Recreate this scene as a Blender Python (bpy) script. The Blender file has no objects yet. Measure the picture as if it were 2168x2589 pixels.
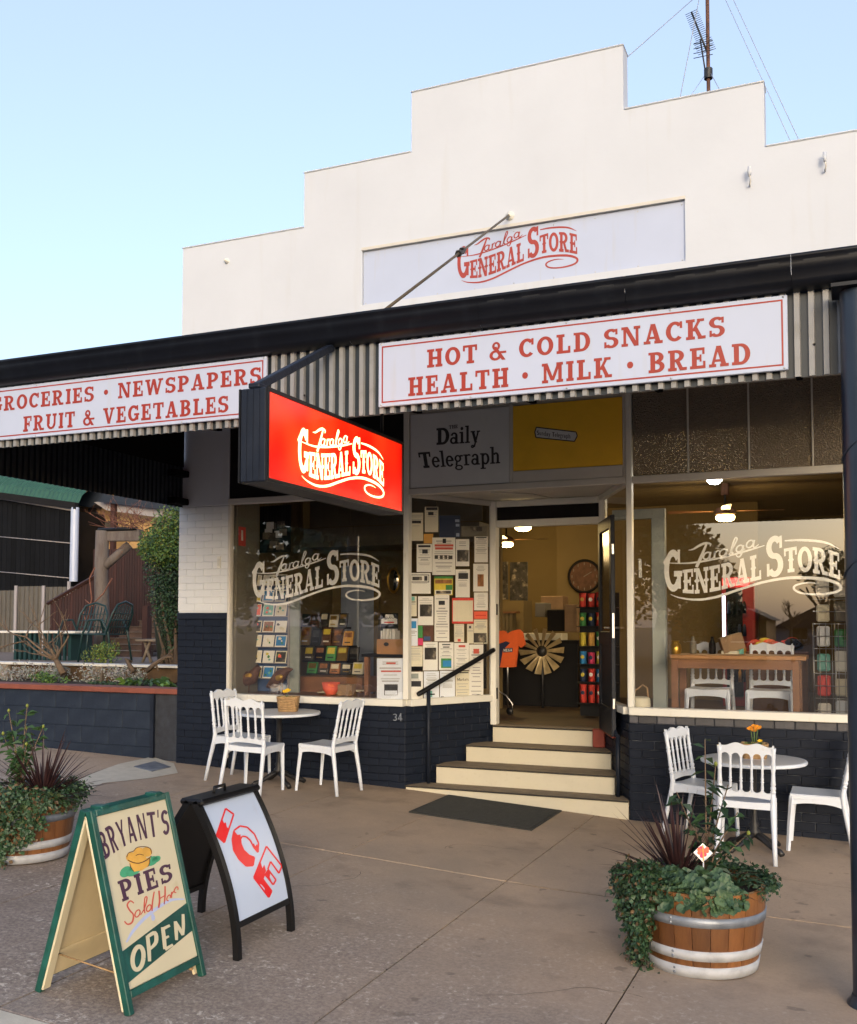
import bpy, bmesh, math, random
from mathutils import Vector, Matrix
random.seed(7)
SC = bpy.context.scene
COL = SC.collection
R_ = math.radians
# ------------------------------------------------------------------ camera
W_, H_ = 2168, 2589
YAW, PITCH, ROLL, FPX, CYP = R_(22.92), R_(2.91), R_(0.10), 2528.0, 1450.0
CAM = Vector((0, -9.2, 1.75))
_f = Vector((-math.sin(YAW)*math.cos(PITCH), math.cos(YAW)*math.cos(PITCH), math.sin(PITCH)))
_r = Vector((math.cos(YAW), math.sin(YAW), 0)); _u = _r.cross(_f)
CR = _r*math.cos(ROLL)+_u*math.sin(ROLL); CU = -_r*math.sin(ROLL)+_u*math.cos(ROLL)
cd = bpy.data.cameras.new('camera'); cam = bpy.data.objects.new('camera', cd); COL.objects.link(cam)
m = Matrix((CR, CU, -_f)).transposed().to_4x4(); m.translation = CAM; cam.matrix_world = m
cd.sensor_fit = 'HORIZONTAL'; cd.sensor_width = 36; cd.lens = 36*FPX/W_; cd.shift_y = (CYP-H_/2)/W_
cd.clip_end = 2000; cd.clip_start = .05
SC.camera = cam
# ------------------------------------------------------------------ light
SUN_AZ, SUN_EL = 27.0, 8.0          # azimuth from -Y towards +X
wd = bpy.data.worlds.new('World'); SC.world = wd; wd.use_nodes = True
nt = wd.node_tree; bg = nt.nodes['Background']; sky = nt.nodes.new('ShaderNodeTexSky')
sky.sky_type = 'NISHITA'; sky.sun_disc = False; sky.sun_elevation = R_(SUN_EL)
sd = Vector((math.sin(R_(SUN_AZ))*math.cos(R_(SUN_EL)), -math.cos(R_(SUN_AZ))*math.cos(R_(SUN_EL)), math.sin(R_(SUN_EL))))
sky.sun_rotation = math.atan2(sd.x, sd.y); sky.altitude = 850; sky.air_density = 1.0; sky.dust_density = 8.0; sky.ozone_density = 1.7
veil = nt.nodes.new('ShaderNodeMix'); veil.data_type = 'RGBA'; veil.inputs[0].default_value = .36; veil.inputs[7].default_value = (1.75, 1.8, 2.3, 1)   # thin even high haze over the whole sky
nt.links.new(sky.outputs[0], veil.inputs[6]); nt.links.new(veil.outputs[2], bg.inputs[0]); bg.inputs[1].default_value = 0.15
ld = bpy.data.lights.new('sun', 'SUN'); ld.energy = 0.35; ld.angle = R_(28); ld.color = (1, .97, .94)
sun = bpy.data.objects.new('sun', ld); COL.objects.link(sun)
sun.rotation_euler = sd.to_track_quat('Z', 'Y').to_euler(); sun.location = (4, -20, 12)
SC.view_settings.view_transform = 'Standard'; SC.view_settings.look = 'None'
SC.view_settings.exposure = 1.85; SC.view_settings.gamma = 1; SC.view_settings.use_curve_mapping = False

# ------------------------------------------------------------------ pixel -> place (a pixel only gives a direction)
def ray(u, v): return _f + CR*((u-W_/2)/FPX) + CU*((CYP-v)/FPX)
def pplane(u, v, p, n):
    d = ray(u, v); n = Vector(n); return CAM + d*((Vector(p)-CAM).dot(n)/d.dot(n))
def py(u, v, Y=0.0): return pplane(u, v, (0, Y, 0), (0, 1, 0))
def pz(u, v, Z=0.0): return pplane(u, v, (0, 0, Z), (0, 0, 1))
def px(u, v, X=0.0): return pplane(u, v, (X, 0, 0), (1, 0, 0))
GX = [(-60, 1.0), (-30, 1.0), (-6.9, .213), (-4.12, .105), (-1.92, -.028), (-.06, -.066), (3, -.16), (12, -.45), (60, -.5)]
def lerp(tab, x):
    for (a, b), (c, d) in zip(tab, tab[1:]):
        if x <= c: return b+(d-b)*max(0, (x-a))/(c-a)
    return tab[-1][1]
def g(x): return lerp(GX, x)

# ------------------------------------------------------------------ materials
MATS = {}
def mat(name, c, rough=.6, var=.12, vs=4, bump=0, bs=60, metal=0, rnd=0, c2=None, c2s=2.0, c2a=(.45, .6), spec=.5, coat=0, stretch=None, emit=None, detail=5):
    m = bpy.data.materials.new(name); m.use_nodes = True; t = m.node_tree; N = t.nodes; L = t.links
    b = N['Principled BSDF']; b.inputs['Roughness'].default_value = rough; b.inputs['Metallic'].default_value = metal
    b.inputs['Specular IOR Level'].default_value = spec; b.inputs['Coat Weight'].default_value = coat
    c = tuple(c)+(1,)
    if emit:
        b.inputs['Emission Color'].default_value = c; b.inputs['Emission Strength'].default_value = emit
    tc = N.new('ShaderNodeTexCoord'); co = tc.outputs['Object']
    if stretch:
        mp = N.new('ShaderNodeMapping'); mp.inputs['Scale'].default_value = stretch; L.new(co, mp.inputs[0]); co = mp.outputs[0]
    def noise(s, d=detail):
        n = N.new('ShaderNodeTexNoise'); n.inputs['Scale'].default_value = s; n.inputs['Detail'].default_value = d; n.inputs['Roughness'].default_value = .6
        L.new(co, n.inputs['Vector']); return n.outputs['Fac']
    out = None
    rgb = N.new('ShaderNodeRGB'); rgb.outputs[0].default_value = c; out = rgb.outputs[0]
    if c2:
        mr = N.new('ShaderNodeMapRange'); mr.inputs[1].default_value, mr.inputs[2].default_value = c2a
        L.new(noise(c2s, 8), mr.inputs[0]); mx = N.new('ShaderNodeMix'); mx.data_type = 'RGBA'
        L.new(mr.outputs[0], mx.inputs[0]); L.new(out, mx.inputs[6]); mx.inputs[7].default_value = tuple(c2)+(1,); out = mx.outputs[2]
    if var or rnd:
        val = None
        if var:
            mr = N.new('ShaderNodeMapRange'); mr.inputs[1].default_value = .25; mr.inputs[2].default_value = .75
            mr.inputs[3].default_value = 1-var; mr.inputs[4].default_value = 1+var; L.new(noise(vs), mr.inputs[0]); val = mr.outputs[0]
        if rnd:
            oi = N.new('ShaderNodeObjectInfo'); mr = N.new('ShaderNodeMapRange'); mr.inputs[3].default_value = 1-rnd; mr.inputs[4].default_value = 1+rnd
            L.new(oi.outputs['Random'], mr.inputs[0])
            if val is None: val = mr.outputs[0]
            else:
                mm = N.new('ShaderNodeMath'); mm.operation = 'MULTIPLY'; L.new(val, mm.inputs[0]); L.new(mr.outputs[0], mm.inputs[1]); val = mm.outputs[0]
        hs = N.new('ShaderNodeHueSaturation'); L.new(out, hs.inputs['Color']); L.new(val, hs.inputs['Value']); out = hs.outputs[0]
    L.new(out, b.inputs['Base Color'])
    if bump:
        bp = N.new('ShaderNodeBump'); bp.inputs['Strength'].default_value = bump; bp.inputs['Distance'].default_value = .01
        L.new(noise(bs), bp.inputs['Height']); L.new(bp.outputs[0], b.inputs['Normal'])
    MATS[name] = m; return m
def stain(name, col, sc=(9, 9, .7), lo=.60, hi=.78, amt=.25):
    m = MATS[name]; t = m.node_tree; N = t.nodes; L = t.links; b = N['Principled BSDF']; src = b.inputs['Base Color'].links[0].from_socket
    tc = N.new('ShaderNodeTexCoord'); mp = N.new('ShaderNodeMapping'); mp.inputs['Scale'].default_value = sc; L.new(tc.outputs['Object'], mp.inputs[0])
    n = N.new('ShaderNodeTexNoise'); n.inputs['Scale'].default_value = 1; n.inputs['Detail'].default_value = 7; L.new(mp.outputs[0], n.inputs['Vector'])
    r = N.new('ShaderNodeMapRange'); r.inputs[1].default_value, r.inputs[2].default_value, r.inputs[4].default_value = lo, hi, amt; L.new(n.outputs['Fac'], r.inputs[0])
    x = N.new('ShaderNodeMix'); x.data_type = 'RGBA'; L.new(r.outputs[0], x.inputs[0]); L.new(src, x.inputs[6]); x.inputs[7].default_value = tuple(col)+(1,); L.new(x.outputs[2], b.inputs['Base Color'])
def glass(name, boost=1.0, ior=1.5, tint=(1, 1, 1), rough=0.0, wav=0):
    m = bpy.data.materials.new(name); m.use_nodes = True; t = m.node_tree; N = t.nodes; L = t.links
    N.remove(N['Principled BSDF']); o = N['Material Output']
    tr = N.new('ShaderNodeBsdfTransparent'); tr.inputs[0].default_value = tint+(1,); gl = N.new('ShaderNodeBsdfGlossy'); gl.inputs['Roughness'].default_value = rough
    fr = N.new('ShaderNodeFresnel'); fr.inputs[0].default_value = ior; mx = N.new('ShaderNodeMixShader')
    ge = N.new('ShaderNodeNewGeometry'); sub = N.new('ShaderNodeMath'); sub.operation = 'SUBTRACT'; sub.inputs[0].default_value = boost
    mul0 = N.new('ShaderNodeMath'); mul0.operation = 'MULTIPLY'; mul0.inputs[1].default_value = boost; L.new(ge.outputs['Backfacing'], mul0.inputs[0]); L.new(mul0.outputs[0], sub.inputs[1])
    mul = N.new('ShaderNodeMath'); mul.operation = 'MULTIPLY'; mul.use_clamp = True; L.new(fr.outputs[0], mul.inputs[0]); L.new(sub.outputs[0], mul.inputs[1])
    if wav:
        n = N.new('ShaderNodeTexNoise'); n.inputs['Scale'].default_value = 1.3; tc = N.new('ShaderNodeTexCoord'); L.new(tc.outputs['Object'], n.inputs['Vector'])
        bp = N.new('ShaderNodeBump'); bp.inputs['Strength'].default_value = wav; bp.inputs['Distance'].default_value = .01; L.new(n.outputs['Fac'], bp.inputs['Height']); L.new(bp.outputs[0], gl.inputs['Normal'])
    L.new(mul.outputs[0], mx.inputs[0]); L.new(tr.outputs[0], mx.inputs[1]); L.new(gl.outputs[0], mx.inputs[2]); L.new(mx.outputs[0], o.inputs[0])
    MATS[name] = m; return m
def emis(name, c, s):
    m = bpy.data.materials.new(name); m.use_nodes = True; t = m.node_tree; b = t.nodes['Principled BSDF']
    b.inputs['Base Color'].default_value = tuple(x*.3 for x in c)+(1,); b.inputs['Emission Color'].default_value = tuple(c)+(1,); b.inputs['Emission Strength'].default_value = s
    b.inputs['Roughness'].default_value = .25; MATS[name] = m; return m
mat('white_wall', (.50, .535, .60), .75, .035, 1.2, .12, 14, c2=(.48, .512, .575), c2s=.7, c2a=(.5, .75))
mat('white_brick', (.62, .64, .66), .6, .03, 6, .15, 30)
mat('navy', (.008, .012, .023), .5, .25, 5, .3, 30, c2=(.012, .016, .027), c2s=3, spec=.25)
mat('navy_brick', (.007, .011, .022), .55, .15, 8, .3, 40, rnd=.10, spec=.2)
mat('grey_brick', (.062, .062, .072), .5, .25, 8, .45, 40, rnd=.4)
mat('mortar', (.012, .016, .027), .8, .2, 20, .3, 80, spec=.2)
mat('mortar_worn', (.016, .021, .034), .8, .3, 20, .3, 80, c2=(.10, .11, .13), c2s=5, c2a=(.55, .7))
mat('trim', (.64, .635, .59), .4, .05, 3, .1, 20)
mat('trim_grey', (.52, .50, .46), .5, .08, 3, .1, 20)
mat('cream_paint', (.53, .49, .385), .55, .08, 3, .12, 25, c2=(.48, .44, .33), c2s=3, c2a=(.5, .8))
mat('tread', (.23, .18, .125), .85, .25, 10, .3, 120)
mat('tread_dark', (.02, .018, .016), .8, .3, 20)
mat('dark_soffit', (.004, .004, .005), .9, .2, 4, spec=.1)
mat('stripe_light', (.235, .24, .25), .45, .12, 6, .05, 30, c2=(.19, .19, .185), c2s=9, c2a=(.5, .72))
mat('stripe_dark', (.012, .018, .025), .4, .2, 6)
mat('gutter', (.004, .005, .009), .35, .2, 4, 0, spec=.3)
mat('post_paint', (.014, .022, .038), .3, .2, 5, .1, 12)
mat('sign_white', (.40, .455, .60), .35, .03, 2)
mat('sign_red', (.27, .022, .008), .4, .06, 12)
mat('logo_red', (.30, .035, .025), .5, .08, 12)
mat('vinyl_white', (.78, .78, .74), .5, .03, 8)
mat('black', (.005, .005, .006), .45, .2, 8, spec=.3)
mat('black_gloss', (.008, .008, .010), .2, .1, 8)
mat('iron', (.014, .014, .016), .45, .2, 20, .3, 60)
mat('rod', (.10, .075, .045), .5, .3, 20, .2, 60, metal=.5)
mat('steel', (.45, .45, .45), .3, .1, 10, metal=1)
mat('galv', (.17, .195, .24), .45, .25, 9, .15, 30, metal=.35, c2=(.25, .28, .33), c2s=5)
mat('galv_white', (.40, .42, .46), .55, .2, 7, .15, 30, c2=(.25, .26, .28), c2s=7, c2a=(.48, .66))
mat('stave', (.15, .064, .02), .4, .35, 5, .3, 25, rnd=.35, c2=(.075, .028, .010), c2s=4, c2a=(.45, .65), stretch=(1, 1, .35), coat=.15)
mat('soil', (.03, .022, .015), .95, .4, 20, .8, 40)
mat('plastic_white', (.60, .655, .75), .34, .05, 5, 0, spec=.45, c2=(.56, .60, .67), c2s=9, c2a=(.5, .75))
mat('plastic_cream', (.80, .77, .66), .35, .03, 3, 0, spec=.45)
mat('table_top', (.50, .52, .56), .3, .05, 30)
mat('sg_green', (.004, .055, .042), .45, .25, 6, .25, 30, c2=(.008, .08, .066), c2s=8)
mat('sg_cream', (.58, .52, .36), .4, .05, 3, .05, 20)
mat('sg_inside', (.58, .48, .30), .6, .15, 3, .1, 20, c2=(.42, .33, .19), c2s=3, c2a=(.5, .7))
mat('sg_purple', (.06, .02, .05), .5, .1, 10)
mat('sg_pie', (.66, .36, .06), .5, .2, 10)
mat('sg_leaf', (.06, .33, .17), .5, .1, 10)
mat('sg_red', (.55, .09, .06), .5, .1, 10)
mat('sg_blue', (.42, .48, .70), .5, .1, 10)
mat('ice_white', (.47, .55, .70), .3, .03, 3)
mat('ice_red', (.70, .006, .008), .35, .05, 8)
mat('rubber', (.035, .036, .033), .85, .3, 20, .9, 250)
mat('redpaint', (.22, .035, .02), .6, .2, 8, .2, 30)
mat('cap_red', (.19, .055, .035), .7, .25, 6, .3, 25)
mat('concrete', (.34, .255, .185), .85, .16, 30, .4, 140, rnd=.05, c2=(.27, .215, .17), c2s=1.0, c2a=(.40, .64), detail=10)
mat('concrete_worn', (.20, .165, .15), .9, .38, 60, .6, 200, rnd=.04, c2=(.40, .345, .30), c2s=16, c2a=(.54, .64), detail=10)
def worn_concrete():
    m = bpy.data.materials.new('concrete_worn'); m.use_nodes = True; t = m.node_tree; N = t.nodes; L = t.links; b = N['Principled BSDF']; b.inputs['Roughness'].default_value = .88
    tc = N.new('ShaderNodeTexCoord'); co = tc.outputs['Object']
    def noise(sc, d=8, r=.65):
        n = N.new('ShaderNodeTexNoise'); n.inputs['Scale'].default_value = sc; n.inputs['Detail'].default_value = d; n.inputs['Roughness'].default_value = r; L.new(co, n.inputs['Vector']); return n.outputs['Fac']
    def rng(x, a, c, lo=0, hi=1):
        r = N.new('ShaderNodeMapRange'); r.inputs[1].default_value, r.inputs[2].default_value, r.inputs[3].default_value, r.inputs[4].default_value = a, c, lo, hi; L.new(x, r.inputs[0]); return r.outputs[0]
    def mth(op, x, y):
        k = N.new('ShaderNodeMath'); k.operation = op
        for q, w in ((0, x), (1, y)):
            if isinstance(w, (int, float)): k.inputs[q].default_value = w
            else: L.new(w, k.inputs[q])
        return k.outputs[0]
    def mix(f, a, c):
        x = N.new('ShaderNodeMix'); x.data_type = 'RGBA'; L.new(f, x.inputs[0])
        for q, w in ((6, a), (7, c)):
            if isinstance(w, tuple): x.inputs[q].default_value = w+(1,)
            else: L.new(w, x.inputs[q])
        return x.outputs[2]
    sx = N.new('ShaderNodeSeparateXYZ'); L.new(co, sx.inputs[0])
    # worn most towards the kerb and towards the left (-X): a slow field plus noise
    fld = mth('ADD', mth('MULTIPLY', sx.outputs[1], -.42), mth('MULTIPLY', sx.outputs[0], -.22)); fld = mth('ADD', fld, mth('MULTIPLY', noise(1.3), 1.1))
    wear = rng(fld, 2.15, 3.35)
    base = mix(rng(noise(1.0), .4, .64), (.43, .315, .22), (.34, .26, .19)); base = mix(mth('MULTIPLY', rng(noise(55), .5, .62), .25), base, (.26, .195, .14))
    grit = mix(rng(noise(48, 6, .7), .40, .60), (.19, .155, .135), (.32, .265, .22)); fl = mth('MULTIPLY', rng(noise(30, 5, .7), .55, .63), rng(noise(3.2), .40, .60)); grit = mix(fl, grit, (.58, .52, .45))
    c = mix(wear, base, grit); spot = rng(noise(7, 3, .4), .70, .74); c = mix(mth('MULTIPLY', spot, .45), c, (.09, .07, .055))
    vo = N.new('ShaderNodeTexVoronoi'); vo.inputs['Scale'].default_value = 2.6; L.new(co, vo.inputs['Vector']); gm = mth('MULTIPLY', rng(vo.outputs['Distance'], .045, .03), rng(noise(.9, 2), .5, .56)); c = mix(mth('MULTIPLY', gm, .6), c, (.10, .085, .075))
    dk = rng(noise(2.2, 6, .6), .54, .70); c = mix(mth('MULTIPLY', dk, .38), c, (.13, .10, .08))
    L.new(c, b.inputs['Base Color']); bp = N.new('ShaderNodeBump'); bp.inputs['Strength'].default_value = .5; bp.inputs['Distance'].default_value = .008; L.new(noise(110), bp.inputs['Height']); L.new(bp.outputs[0], b.inputs['Normal']); MATS['concrete_worn'] = m
worn_concrete()
mat('gravel', (.17, .135, .115), .95, .3, 20, .6, 90)
mat('concrete_pale', (.50, .46, .38), .85, .12, 10, .3, 90)
mat('joint', (.05, .04, .028), .95, .4, 30)
mat('joint_pale', (.36, .27, .18), .95, .3, 30)
mat('asphalt', (.05, .05, .05), .9, .2, 30, .5, 150)
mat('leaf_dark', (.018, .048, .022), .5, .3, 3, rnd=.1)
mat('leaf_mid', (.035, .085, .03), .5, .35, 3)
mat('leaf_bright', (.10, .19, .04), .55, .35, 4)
mat('leaf_lime', (.17, .20, .03), .55, .35, 4)
mat('leaf_brown', (.10, .06, .025), .6, .35, 4)
mat('leaf_ivy', (.028, .068, .030), .5, .35, 5, c2=(.07, .09, .03), c2s=8, c2a=(.55, .7))
mat('leaf_ger', (.03, .072, .036), .55, .3, 14, c2=(.055, .10, .045), c2s=14)
mat('leaf_silver', (.26, .29, .27), .7, .2, 8)
mat('leaf_cordy', (.034, .015, .017), .4, .35, 6)
mat('bark', (.10, .07, .05), .9, .3, 12, .8, 40)
mat('twig', (.13, .09, .06), .9, .3, 12)
mat('twig_red', (.17, .07, .045), .9, .3, 12)
mat('post_wood', (.15, .125, .11), .9, .35, 9, .8, 25, stretch=(1, 1, .25), c2=(.09, .07, .06), c2s=9)
mat('flower_yellow', (.85, .55, .02), .5, .15, 40)
mat('flower_orange', (.85, .32, .02), .5, .15, 40)
mat('flower_white', (.8, .8, .75), .5, .05, 40)
mat('wicker', (.36, .23, .11), .75, .35, 40, .5, 120)
mat('timber_red', (.032, .010, .007), .7, .35, 6, .3, 25, rnd=.3, stretch=(1, 1, .2))
mat('timber_step', (.09, .055, .04), .8, .3, 6, .4, 25, rnd=.25)
mat('timber_old', (.20, .16, .12), .85, .3, 6, .5, 25, rnd=.2)
mat('sleeper', (.10, .06, .03), .9, .4, 6, .6, 30)
mat('fence_metal', (.10, .092, .08), .5, .15, 5, rnd=.05)
mat('shade_cloth', (.004, .0045, .006), .8, .3, 4, rnd=.3, spec=.15)
mat('green_roof', (.018, .075, .048), .5, .2, 5)
mat('dark_roof', (.012, .018, .030), .6, .2, 5)
mat('eave', (.30, .28, .29), .7, .1, 5)
mat('sandstone', (.33, .19, .075), .85, .3, 9, .5, 30, rnd=.4, c2=(.12, .09, .06), c2s=7, c2a=(.58, .7))
mat('stone_dark', (.05, .042, .035), .85, .3, 9, .5, 30, rnd=.4)
mat('stone_mortar', (.42, .26, .11), .9, .2, 9, .3, 50)
mat('chair_green', (.006, .032, .033), .45, .2, 6)
mat('table_white', (.62, .60, .55), .6, .2, 9)
mat('in_wall', (.17, .12, .048), .8, .08, 1.5)
mat('in_grey', (.17, .155, .12), .7, .12, 2, .1, 8)
mat('in_ceil', (.15, .115, .06), .7, .06, 2)
mat('in_floor', (.07, .045, .024), .6, .25, 6, stretch=(.3, 1, 1))
mat('in_dark', (.008, .007, .007), .6, .3, 6, spec=.2)
mat('in_wood', (.21, .095, .04), .45, .3, 5, .1, 20, stretch=(.3, 1, 1))
mat('in_wood_pale', (.40, .20, .075), .5, .25, 5, .1, 20, stretch=(.3, 1, 1))
mat('in_blue', (.30, .36, .48), .6, .1, 3)
mat('jamb_blue', (.42, .47, .45), .6, .1, 3)
mat('shelf_blue', (.05, .09, .20), .5, .2, 5)
mat('box_brown', (.26, .16, .08), .7, .2, 6)
mat('rust', (.10, .045, .028), .75, .5, 12, .4, 30)
mat('gold', (.55, .33, .06), .3, .2, 10, metal=.8)
mat('mirror', (.8, .8, .8), .08, 0, metal=1)
mat('fridge_red', (.28, .012, .012), .35, .15, 4)
mat('orange_cloth', (.75, .12, .02), .8, .15, 6)
mat('navy_cloth', (.015, .02, .06), .8, .15, 6)
mat('blade', (.40, .31, .16), .5, .35, 9, metal=.3)
mat('paper', (.74, .73, .68), .8, .03, 4)
mat('paper_cool', (.70, .74, .80), .8, .03, 4)
mat('paper_cream', (.66, .62, .48), .8, .04, 4)
mat('paper_orange', (.60, .33, .08), .8, .05, 4)
mat('paper_navy', (.02, .035, .08), .6, .1, 4)
mat('paper_red', (.62, .05, .035), .7, .08, 4)
mat('paper_coral', (.78, .13, .07), .7, .08, 4)
mat('paper_pink', (.62, .05, .14), .7, .08, 4)
mat('paper_green', (.06, .25, .07), .7, .2, 14)
mat('paper_yellow', (.62, .50, .06), .7, .2, 9)
mat('paper_teal', (.15, .42, .36), .7, .1, 9)
mat('paper_blue', (.03, .22, .50), .7, .1, 9)
mat('photo_dark', (.05, .045, .04), .5, .9, 12, c2=(.35, .30, .22), c2s=9, c2a=(.55, .7))
mat('photo_bush', (.30, .13, .05), .5, .6, 18)
mat('ink', (.03, .03, .035), .8, .1, 4)
mat('ink_grey', (.36, .36, .35), .8, .1, 4)
mat('tele_grey', (.58, .60, .62), .6, .05, 4)
mat('tele_yellow', (.85, .50, .03), .5, .08, 4)
mat('carpet', (.06, .05, .04), .95, .3, 50, .5, 150)
mat('render_wall', (.014, .022, .040), .65, .2, 4, .3, 30, c2=(.02, .029, .046), c2s=2, spec=.25)
mat('render_rough', (.022, .026, .036), .8, .4, 12, 1.0, 22)
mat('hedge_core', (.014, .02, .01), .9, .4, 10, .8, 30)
mat('wire', (.30, .32, .36), .6, 0)
glass("pane", 4.6, 1.52, wav=.0)
glass('pane_side', 1.0, 1.5)
emis('lamp_warm', (1, .72, .25), 16)
emis('lamp_white', (1, .93, .78), 20)
emis('box_red', (1, .010, .002), .36)
emis('box_text', (1, .80, .34), 1.1)
def uneven(name, lo, hi, sc, c2):
    t = MATS[name].node_tree; N = t.nodes; L = t.links; b = N['Principled BSDF']; tc = N.new('ShaderNodeTexCoord'); n = N.new('ShaderNodeTexNoise'); n.inputs['Scale'].default_value = sc; n.inputs['Detail'].default_value = 1; L.new(tc.outputs['Object'], n.inputs['Vector'])
    r = N.new('ShaderNodeMapRange'); r.inputs[1].default_value, r.inputs[2].default_value, r.inputs[3].default_value, r.inputs[4].default_value = .3, .7, lo, hi; L.new(n.outputs['Fac'], r.inputs[0]); L.new(r.outputs[0], b.inputs['Emission Strength'])
    r2 = N.new('ShaderNodeMapRange'); r2.inputs[1].default_value, r2.inputs[2].default_value = .4, .72; L.new(n.outputs['Fac'], r2.inputs[0]); x = N.new('ShaderNodeMix'); x.data_type = 'RGBA'; L.new(r2.outputs[0], x.inputs[0]); x.inputs[6].default_value = b.inputs['Emission Color'].default_value; x.inputs[7].default_value = c2+(1,); L.new(x.outputs[2], b.inputs['Emission Color'])
uneven('box_red', .17, .42, 2.2, (1, .055, .008))
emis('fridge_light', (.8, .85, 1), 1.2)
emis('red_light', (1, .05, .04), 1.6)
stain('white_wall', (.40, .38, .34), (5, 5, .5), .58, .8, .32); stain('sign_white', (.40, .38, .36), (14, 14, 1.5), .6, .8, .35); stain('gutter', (.010, .013, .019), (12, 12, 2), .55, .75, .6)
stain('plastic_white', (.42, .38, .31), (25, 25, 18), .66, .8, .5); stain('trim', (.42, .36, .26), (16, 16, 5), .62, .8, .5); stain('cream_paint', (.34, .28, .18), (30, 30, 30), .60, .80, .3); stain('navy_brick', (.03, .035, .045), (6, 6, 30), .62, .8, .4); stain('sg_cream', (.42, .33, .18), (12, 12, 8), .6, .8, .5); stain('ice_white', (.38, .4, .44), (15, 15, 5), .62, .8, .4)
def bumpy_glass():
    m = bpy.data.materials.new('hammered_glass'); m.use_nodes = True; t = m.node_tree; N = t.nodes; L = t.links
    b = N['Principled BSDF']; b.inputs['Base Color'].default_value = (.27, .225, .17, 1); b.inputs['Transmission Weight'].default_value = .4; b.inputs['Roughness'].default_value = .06; b.inputs['IOR'].default_value = 1.45
    v = N.new('ShaderNodeTexVoronoi'); v.inputs['Scale'].default_value = 95; v.feature = 'SMOOTH_F1'; tc = N.new('ShaderNodeTexCoord'); L.new(tc.outputs['Object'], v.inputs['Vector'])
    bp = N.new('ShaderNodeBump'); bp.inputs['Strength'].default_value = .9; bp.inputs['Distance'].default_value = .02; L.new(v.outputs['Distance'], bp.inputs['Height']); L.new(bp.outputs[0], b.inputs['Normal'])
    MATS['hammered_glass'] = m
bumpy_glass()

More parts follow.
